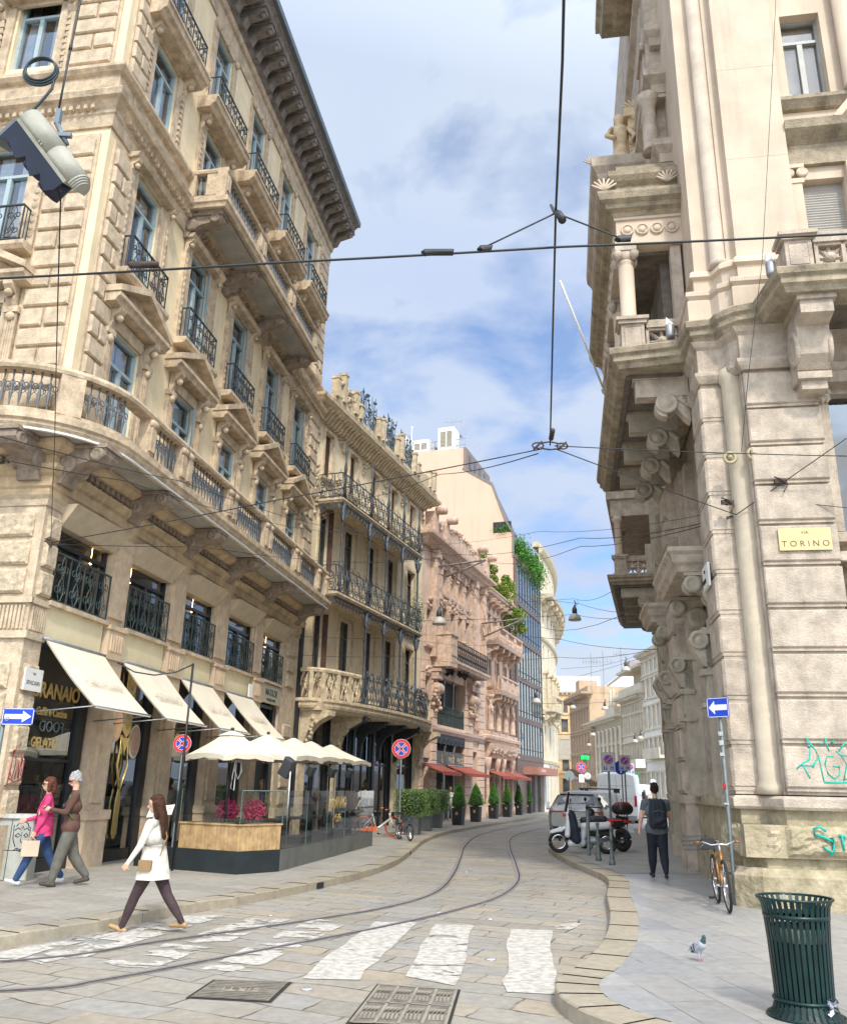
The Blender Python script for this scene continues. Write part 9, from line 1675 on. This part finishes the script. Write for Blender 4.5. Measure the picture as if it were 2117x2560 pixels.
# ---------------------------------------------------------------- overhead wires, brackets, lamps, grey signal
wirem = mat('black_wire', (.03,.035,.04), .5, metal=.3, var=.2)
rustm = mat('rusty_metal', (.07,.045,.035), .8, var=.4, scale=20)
WR = [('thick black span wire crossing the whole view below the sky, carrying two insulators', 0.011, [(-3.93, 6.3, 5.69), (-1.28, 6.3, 5.93), (1.14, 6.3, 6.15), (3.92, 6.3, 6.37)]),
('black bridle wire from the junction sleeve down to the left insulator', 0.008, [(0.48, 6.3, 6.13), (1.11, 6.3, 6.5)]),
('black bridle wire from the junction sleeve down to the right insulator', 0.008, [(1.11, 6.3, 6.5), (1.7, 6.3, 6.24)]),
('upright looking tram contact wire running overhead to the ringed junction', 0.011, [(0.75, 3.7, 6.25), (0.87, 4.5, 6.34), (1.09, 6.2, 6.42), (1.37, 8.2, 6.47), (1.75, 11.0, 6.25)]),
('wire from the ringed junction down left to the corner pier of the cream palazzo', 0.009, [(1.67, 11.0, 6.2), (-2.25, 12.6, 5.9), (-6.58, 14.5, 5.64)]),
('second black wire from the ringed junction, ending at the nearest tube bracket', 0.009, [(1.58, 11.0, 6.12), (0.4, 20.0, 9.16), (-2.73, 31.0, 12.13)]),
('wire from the ringed junction level to the right across the palace column', 0.008, [(1.81, 11.0, 6.24), (7.05, 12.4, 6.76)]),
('wire from the ringed junction down right to the hook on the palace pier', 0.008, [(1.81, 11.0, 6.2), (5.12, 13.2, 6.01)]),
('wire rising from the hook on the palace pier to the right edge', 0.008, [(5.12, 13.2, 6.01), (6.64, 12.0, 7.01)]),
('thin wire from the corner pier level across the mezzanine windows', 0.007, [(-6.56, 14.5, 5.61), (-4.89, 18.0, 6.58), (1.55, 38.0, 11.96)]),
('thin wire from the corner pier slanting down past the mezzanine', 0.006, [(-6.56, 14.5, 5.61), (-5.88, 20.0, 6.67), (-4.25, 30.0, 8.44)]),
('twisted pair of wires slanting down from the left edge under the long balcony, upper one', 0.007, [(-5.01, 9.0, 5.41), (-4.58, 15.0, 7.03), (-1.58, 33.0, 11.48)]),
('single wire slanting down from the left edge under the long balcony, lower one', 0.007, [(-4.96, 9.0, 5.12), (-4.88, 13.0, 6.3), (-2.4, 31.0, 10.87)]),
('wire from the palace hook left to the second tube bracket', 0.01, [(5.06, 13.2, 5.99), (5.02, 26.0, 9.34), (1.78, 42.0, 13.05)]),
('lower wire from the palace hook to the bracket on the pink houses', 0.01, [(5.06, 13.2, 5.97), (5.01, 26.0, 9.06), (3.59, 46.0, 13.8)]),
('thin high wire from the rusty bolt by the street name plate leftwards', 0.006, [(5.86, 12.9, 6.15), (5.45, 14.0, 6.4), (4.04, 28.0, 10.14), (-1.17, 42.0, 13.5)]),
('wire from the rusty bolt by the street name plate to the right edge', 0.006, [(5.86, 12.9, 6.15), (6.73, 12.5, 5.92)]),
('wire bundle running from the brackets along the pink fronts, left strand', 0.012, [(-5.3, 30.0, 10.96), (0.86, 40.0, 12.11), (3.88, 48.0, 11.54), (4.1, 50.0, 10.51)]),
('wire bundle running from the brackets along the pink fronts, right strand', 0.012, [(-2.47, 30.0, 10.56), (1.64, 40.0, 12.43), (3.49, 48.0, 11.53), (4.03, 50.0, 10.27)]),
('wire carrying the nearest big bell lamp over the street', 0.01, [(-5.01, 30.0, 6.94), (-0.95, 38.0, 8.78), (7.32, 40.0, 9.67), (7.21, 24.0, 6.6)]),
('thin beaded wire above the nearest bell lamp', 0.009, [(3.89, 46.0, 11.4), (7.71, 42.0, 10.87), (6.19, 27.0, 7.85)]),
('wire falling from the pink houses to the palace above the bell lamp', 0.009, [(3.74, 48.0, 12.87), (6.85, 36.0, 9.33), (6.51, 24.0, 6.54)]),
('wire from the third tube bracket up to the far palace balcony', 0.01, [(6.63, 52.0, 11.61), (6.3, 26.0, 6.9)]),
('wire crossing the sky strip down to the far palace gutter', 0.012, [(4.51, 52.0, 10.79), (7.92, 48.0, 9.83), (9.69, 34.0, 7.11)]),
('lower wire crossing the sky strip up to the far palace gutter', 0.012, [(4.81, 54.0, 9.34), (8.22, 50.0, 9.11), (9.58, 36.0, 7.35)]),
('sagging thin wire low in the sky strip', 0.012, [(7.01, 60.0, 8.95), (10.94, 60.0, 9.25), (13.5, 60.0, 9.98), (16.37, 60.0, 10.96)]),
('fine wire near the far aerials', 0.012, [(11.47, 70.0, 11.14), (14.77, 70.0, 11.44), (16.76, 70.0, 11.97), (19.47, 70.0, 13.02)]),
('wire at the level of the ornate street lantern', 0.014, [(8.71, 62.0, 7.58), (14.64, 70.0, 8.51), (19.2, 70.0, 8.92)]),
('wire from the cream palazzo quoins to the pink front, upper', 0.007, [(-5.29, 24.0, 6.24), (-5.05, 30.0, 7.45), (0.93, 42.0, 10.61)]),
('wire from the mezzanine sill across the art nouveau house', 0.007, [(-5.28, 23.0, 5.94), (-3.84, 32.0, 7.6), (2.05, 44.0, 9.2)]),
('wire across the art nouveau house below its middle balcony', 0.007, [(-4.13, 28.0, 6.34), (-0.88, 36.0, 7.7), (5.86, 52.0, 10.2)]),
('wire across the art nouveau house above the plant railing', 0.007, [(-4.02, 28.0, 5.72), (-0.86, 36.0, 6.92), (4.05, 48.0, 8.46)]),
('thin cable hanging down the front of the palace from the top of the view', 0.005, [(6.2, 11.6, 15.8), (5.36, 11.7, 9.84), (5.06, 12.0, 7.92), (5.27, 13.1, 7.08)]),
('thin cable hanging inside the side balcony corner of the palace', 0.005, [(5.07, 15.0, 9.89), (5.34, 16.0, 9.24), (5.62, 17.0, 8.34)]),
('thin suspension cable from the grey signal down to the corner pier', 0.006, [(-2.6, 5.0, 5.59), (-3.7, 7.5, 6.02), (-5.17, 11.0, 6.16), (-6.59, 14.5, 5.69)]),]
for lb, r, P in WR:
    P = [Vector(p) for p in P]; Q = []
    for i in range(len(P)-1):
        n = 6; L_ = (P[i+1]-P[i]).length
        for k in range(n): t = k/n; q = P[i].lerp(P[i+1], t); q.z -= (.0008*L_*L_*4*t*(1-t) if L_ < 30 else .3*4*t*(1-t)); Q.append(q)
    Q.append(P[-1]); m_ = MB(); m_.tube(Q, r, 5); tag(m_.build('overhead_wire', wirem), lb, 'overhead wire', 'overhead wires across the street')
def small(name, lb, cat, fn, mm, grp=None):
    m_ = MB(); fn(m_); return tag(m_.build(name, mm), lb, cat, grp)
small('wire_sleeve', 'black bulbous sleeve where the bridle wires meet the upright contact wire', 'wire fitting', lambda m: m.tube([(1.11,6.0,6.2),(1.10,6.12,6.36),(1.10,6.2,6.43),(1.095,6.28,6.50),(1.085,6.4,6.66)], .035, 8, r2=.012), wirem)
for x, y, z, l, lb in ((.08,6.3,6.06,.13,'long black insulator on the thick span wire, leftmost'),(.49,6.3,6.11,.05,'short black clamp on the span wire under the left bridle'),(1.70,6.3,6.24,.06,'short black clamp on the span wire in front of the side balcony'),(-2.45,6.3,5.87,.12,'rusty rod end of the span wire before the cream palazzo')):
    small('wire_insulator', lb, 'insulator', lambda m: m.tube([(x-l,y,z-.01),(x-l*.9,y,z+.005),(x+l*.9,y,z+.012),(x+l,y,z+.01)], .03, 8), wirem if x > -1 else rustm, 'insulators on the span wire')
def ring(m):
    for c in (1.58, 1.92):
        m.tube([(c+.08*math.cos(a*math.pi/5),11,6.24+.045*math.sin(a*math.pi/5)) for a in range(10)], .012, 5, closed=True); m.tube([(c-.06,11,6.18),(c+.06,11,6.30)], .016, 5)
    m.tube([(1.6,11,6.27),(1.75,11,6.3),(1.9,11,6.27)], .012, 5); m.tube([(1.6,11,6.2),(1.75,11,6.18),(1.9,11,6.2)], .012, 5); m.tube([(1.75,10.9,6.3),(1.745,10.7,6.35)], .035, 6)
small('wire_junction', 'ringed rusty junction where five tram wires meet in mid air', 'wire fitting', ring, rustm)
for a, b, c, d, lb in (((-5.6,30.0,11.5),(-3.08,31.0,12.37),(-3.9,30.2,11.0),(-2.89,31.0,12.2),'grey tube bracket arms in front of the art nouveau house'),((.3,42,12.3),(3.24,42.0,12.79),(1.2,42,11.85),(3.2,42.0,12.75),'grey tube bracket arms in front of the scrolled pink house'),((3.6,50.0,11.0),(6.21,50.0,11.39),(3.7,50.0,10.2),(6.1,50.0,11.35),'grey tube bracket arms beside the glass front')):
    small('tube_bracket', lb, 'wire bracket', lambda m: (m.tube([a,b], .05, 6), m.tube([c,d], .05, 6), m.tube([a,c], .03, 5)), mat('weathered_tube', (.25,.23,.22), .6, metal=.4, var=.4, scale=9), 'tube brackets holding the wires')
for x, y, z, lb in ((-6.60,14.42,5.61,'rusty wire hook on the rough blocks of the cream corner pier'),(5.0,13.24,6.24,'rusty wire hook with dangling ends on the palace corner column'),(5.72,12.80,6.46,'rusty bolt with a wood block above the VIA TORINO plate')):
    small('wire_hook', lb, 'wire hook', lambda m: (m.lathe((x,y,z), [(.01,-.06),(.06,-.03),(.05,.03),(.01,.06)], 8), m.tube([(x-.1,y-.04,z+.06),(x,y-.08,z),(x+.1,y-.04,z-.08),(x+.02,y-.05,z-.2)], .012, 4), m.box(x-.1,x+.1,y-.05,y,z-.05,z+.02)), rustm, 'wall hooks for the wires')
small('flagpole', 'thin white flagpole leaning out from the palace side balcony', 'flagpole', lambda m: m.tube([(3.84,16.5,9.78),(2.59,14.5,11.22)], .025, 6), white_p)
# bell lamps
bell = mat('grey_bell_shade', (.50,.47,.42), .5, var=.15, scale=5); dk = mat('dark_lamp_body', (.06,.07,.08), .5)
for i, (x, y, z, s, lb) in enumerate([(7.32,40,9.4,1.0,'large bell street lamp hanging alone against the sky'),(.73,34,7.95,.95,'bell street lamp in front of the scrolled pink house'),(8.11,60,7.4,1.1,'bell street lamp in front of the glass front'),(14.17,80,8.9,1.0,'bell lamp in front of the curved pale palazzo and orange house'),(18.19,85,9.3,1.1,'bell lamp under ornate scroll arms before the white wall'),(14.92,75,6.2,.8,'low bell lamp before the columned palazzo, upper left one'),(17.46,90,6.1,.8,'small bell lamp over the white van roof, left'),(14.81,60,4.9,.7,'small bell lamp before the beige palazzo, middle'),(20.27,80,6.3,.9,'small bell lamp before the beige palazzo, right'),(9.6,52,12.6,1.3,'bell lamp hanging before the roof with the aerials')]):
    if i == 9: x, y, z, s, lb = 18.3, 76, 11.9, 1.3, 'bell lamp hanging in the sky strip before the white gable'
    t = thing('bell_street_lamp', lb, 'street lamp', (x,y,z), 0, 'bell lamps hung over the street')
    m_ = MB(); m_.lathe((0,0,0), [(.30*s,-.02*s),(.31*s,.03*s),(.28*s,.14*s),(.20*s,.24*s),(.12*s,.30*s),(.10*s,.32*s)], 18); m_.build('shade', bell, t)
    m_ = MB(); m_.lathe((0,0,.30*s), [(.12*s,0),(.12*s,.22*s),(.09*s,.3*s),(.05*s,.34*s),(.05*s,.4*s)], 12); m_.tube([(0,0,.7*s),(.08*s,0,.8*s),(0,0,.95*s)], .03*s, 5); m_.tube([(.02,0,.6*s),(.2*s,0,.85*s),(.12*s,0,.95*s)], .012, 4); m_.build('housing', dk, t)
# grey traffic signal hanging from its cable, seen from behind and below
sg = thing('hanging_signal', 'grey hanging traffic signal seen from behind, with dark visor and coiled cable', 'traffic signal', (-2.70,5.0,5.90)); sg.scale = (.80,)*3
sgm = mat('signal_grey', (.36,.355,.30), .6, var=.14, scale=9, bump=.1, bscale=60); navy = mat('dark_signal_visor', (.012,.02,.045), .45, var=.3)
Mx = Matrix(((.60,.52,-.60),(.10,.70,.70),(.79,-.48,.37))).transposed()
ax = Vector((.62,.15,-.77)).normalized(); nz_ = Vector((-.72,.30,-.52)); nz_ = (nz_-ax*nz_.dot(ax)).normalized(); wx_ = ax.cross(nz_)
SM = Matrix(((ax.x,wx_.x,nz_.x,0),(ax.y,wx_.y,nz_.y,0),(ax.z,wx_.z,nz_.z,0),(0,0,0,1)))
m_ = MB(); m_.T = SM; prof = [(.115*math.cos(a*math.pi/10),-.02-.12*math.sin(a*math.pi/10)) for a in range(11)]
m_.prism([(p[0],p[1]) for p in prof]+[(-.115,.02),(.115,.02)], 'x', -.40, .02, True); m_.prism([(p[0]*.97,p[1]*.97) for p in prof]+[(-.112,.02),(.112,.02)], 'x', .022, .36, True)
for k in range(4): q = 1-.1*(k+1)**1.3*.5; m_.prism([(p[0]*q,p[1]*q) for p in prof]+[(-.115*q,.02),(.115*q,.02)], 'x', .36+.018*k, .378+.018*k)
m_.T = None; m_.build('housing', sgm, sg)
m_ = MB(); m_.T = SM; m_.box(-.39,.35,-.125,.125,.02,.05); [m_.box(-.1+k*.03,-.085+k*.03,-.127,-.12,-.01,.01) for k in range(2)]; m_.T = None; m_.build('door_rim', sgm, sg)
m_ = MB(); m_.T = SM
for x0 in (-.36,-.12,.12): m_.lathe((x0+.11,0,.05), [(.105,0),(.11,.20)], 16, a0=-2.4, a1=2.4)
vis = [(-.39,.05),(.34,.05),(.33,.16),(.27,.24),(.18,.20),(.13,.17),(.08,.26),(-.02,.22),(-.08,.18),(-.14,.27),(-.24,.24),(-.33,.22),(-.39,.30)]
m_.add([(x,-.12,z) for x, z in vis]+[(x,-.108,z) for x, z in vis], [tuple(range(13)),tuple(range(13,26))]+[(i,(i+1)%13,13+(i+1)%13,13+i) for i in range(13)]); m_.T = None; m_.build('visor', navy, sg)
m_ = MB(); m_.T = SM; m_.box(-.415,-.39,-.12,.12,.04,.34); m_.box(-.42,-.40,-.08,.08,-.10,.05); m_.T = None; m_.build('end_plate', mat('slate_plate', (.18,.22,.26), .5, metal=.2, var=.15), sg)
m_ = MB(); m_.box(-.045,.0,-.02,.03,.34,.50); m_.box(.0,.14,-.04,.0,.18,.22); m_.tube([(-.03,0,.36),(.10,0,.12)], .025, 5); m_.tube([(-.24,0,.44),(-.20,0,.28)], .035, 5); m_.build('bracket', mat('slate_plate', (.18,.22,.26)), sg)
m_ = MB(); c = (-.26,-.02,.95)
for k in range(3): m_.tube([(c[0]+(.135+.012*k)*math.cos(a*math.pi/14),c[1]+.01*k,c[2]+(.135+.009*k)*math.sin(a*math.pi/14)-.012*k) for a in range(28)], .0115, 7, closed=True)
m_.tube([(c[0]+.14,0,c[2]),(c[0]+.13,0,.74),(c[0]+.06,0,.60),(c[0]-.02,0,.46),(c[0]-.06,0,.36),(c[0]-.05,0,.28)], .013, 7); m_.build('coiled_cable', mat('dark_green_cable', (.02,.035,.04), .45), sg)
m_ = MB(); m_.tube([(-.03,0,.45),(-.03,0,.9),(-.02,.0,1.9),(0,0,3.2)], .011, 6); m_.tube([(-.03,0,1.2),(-.03,0,1.25)], .018, 6); m_.tube([(-.03,0,.5),(-.03,0,.34)], .016, 6); m_.build('suspension_cable', wirem, sg)
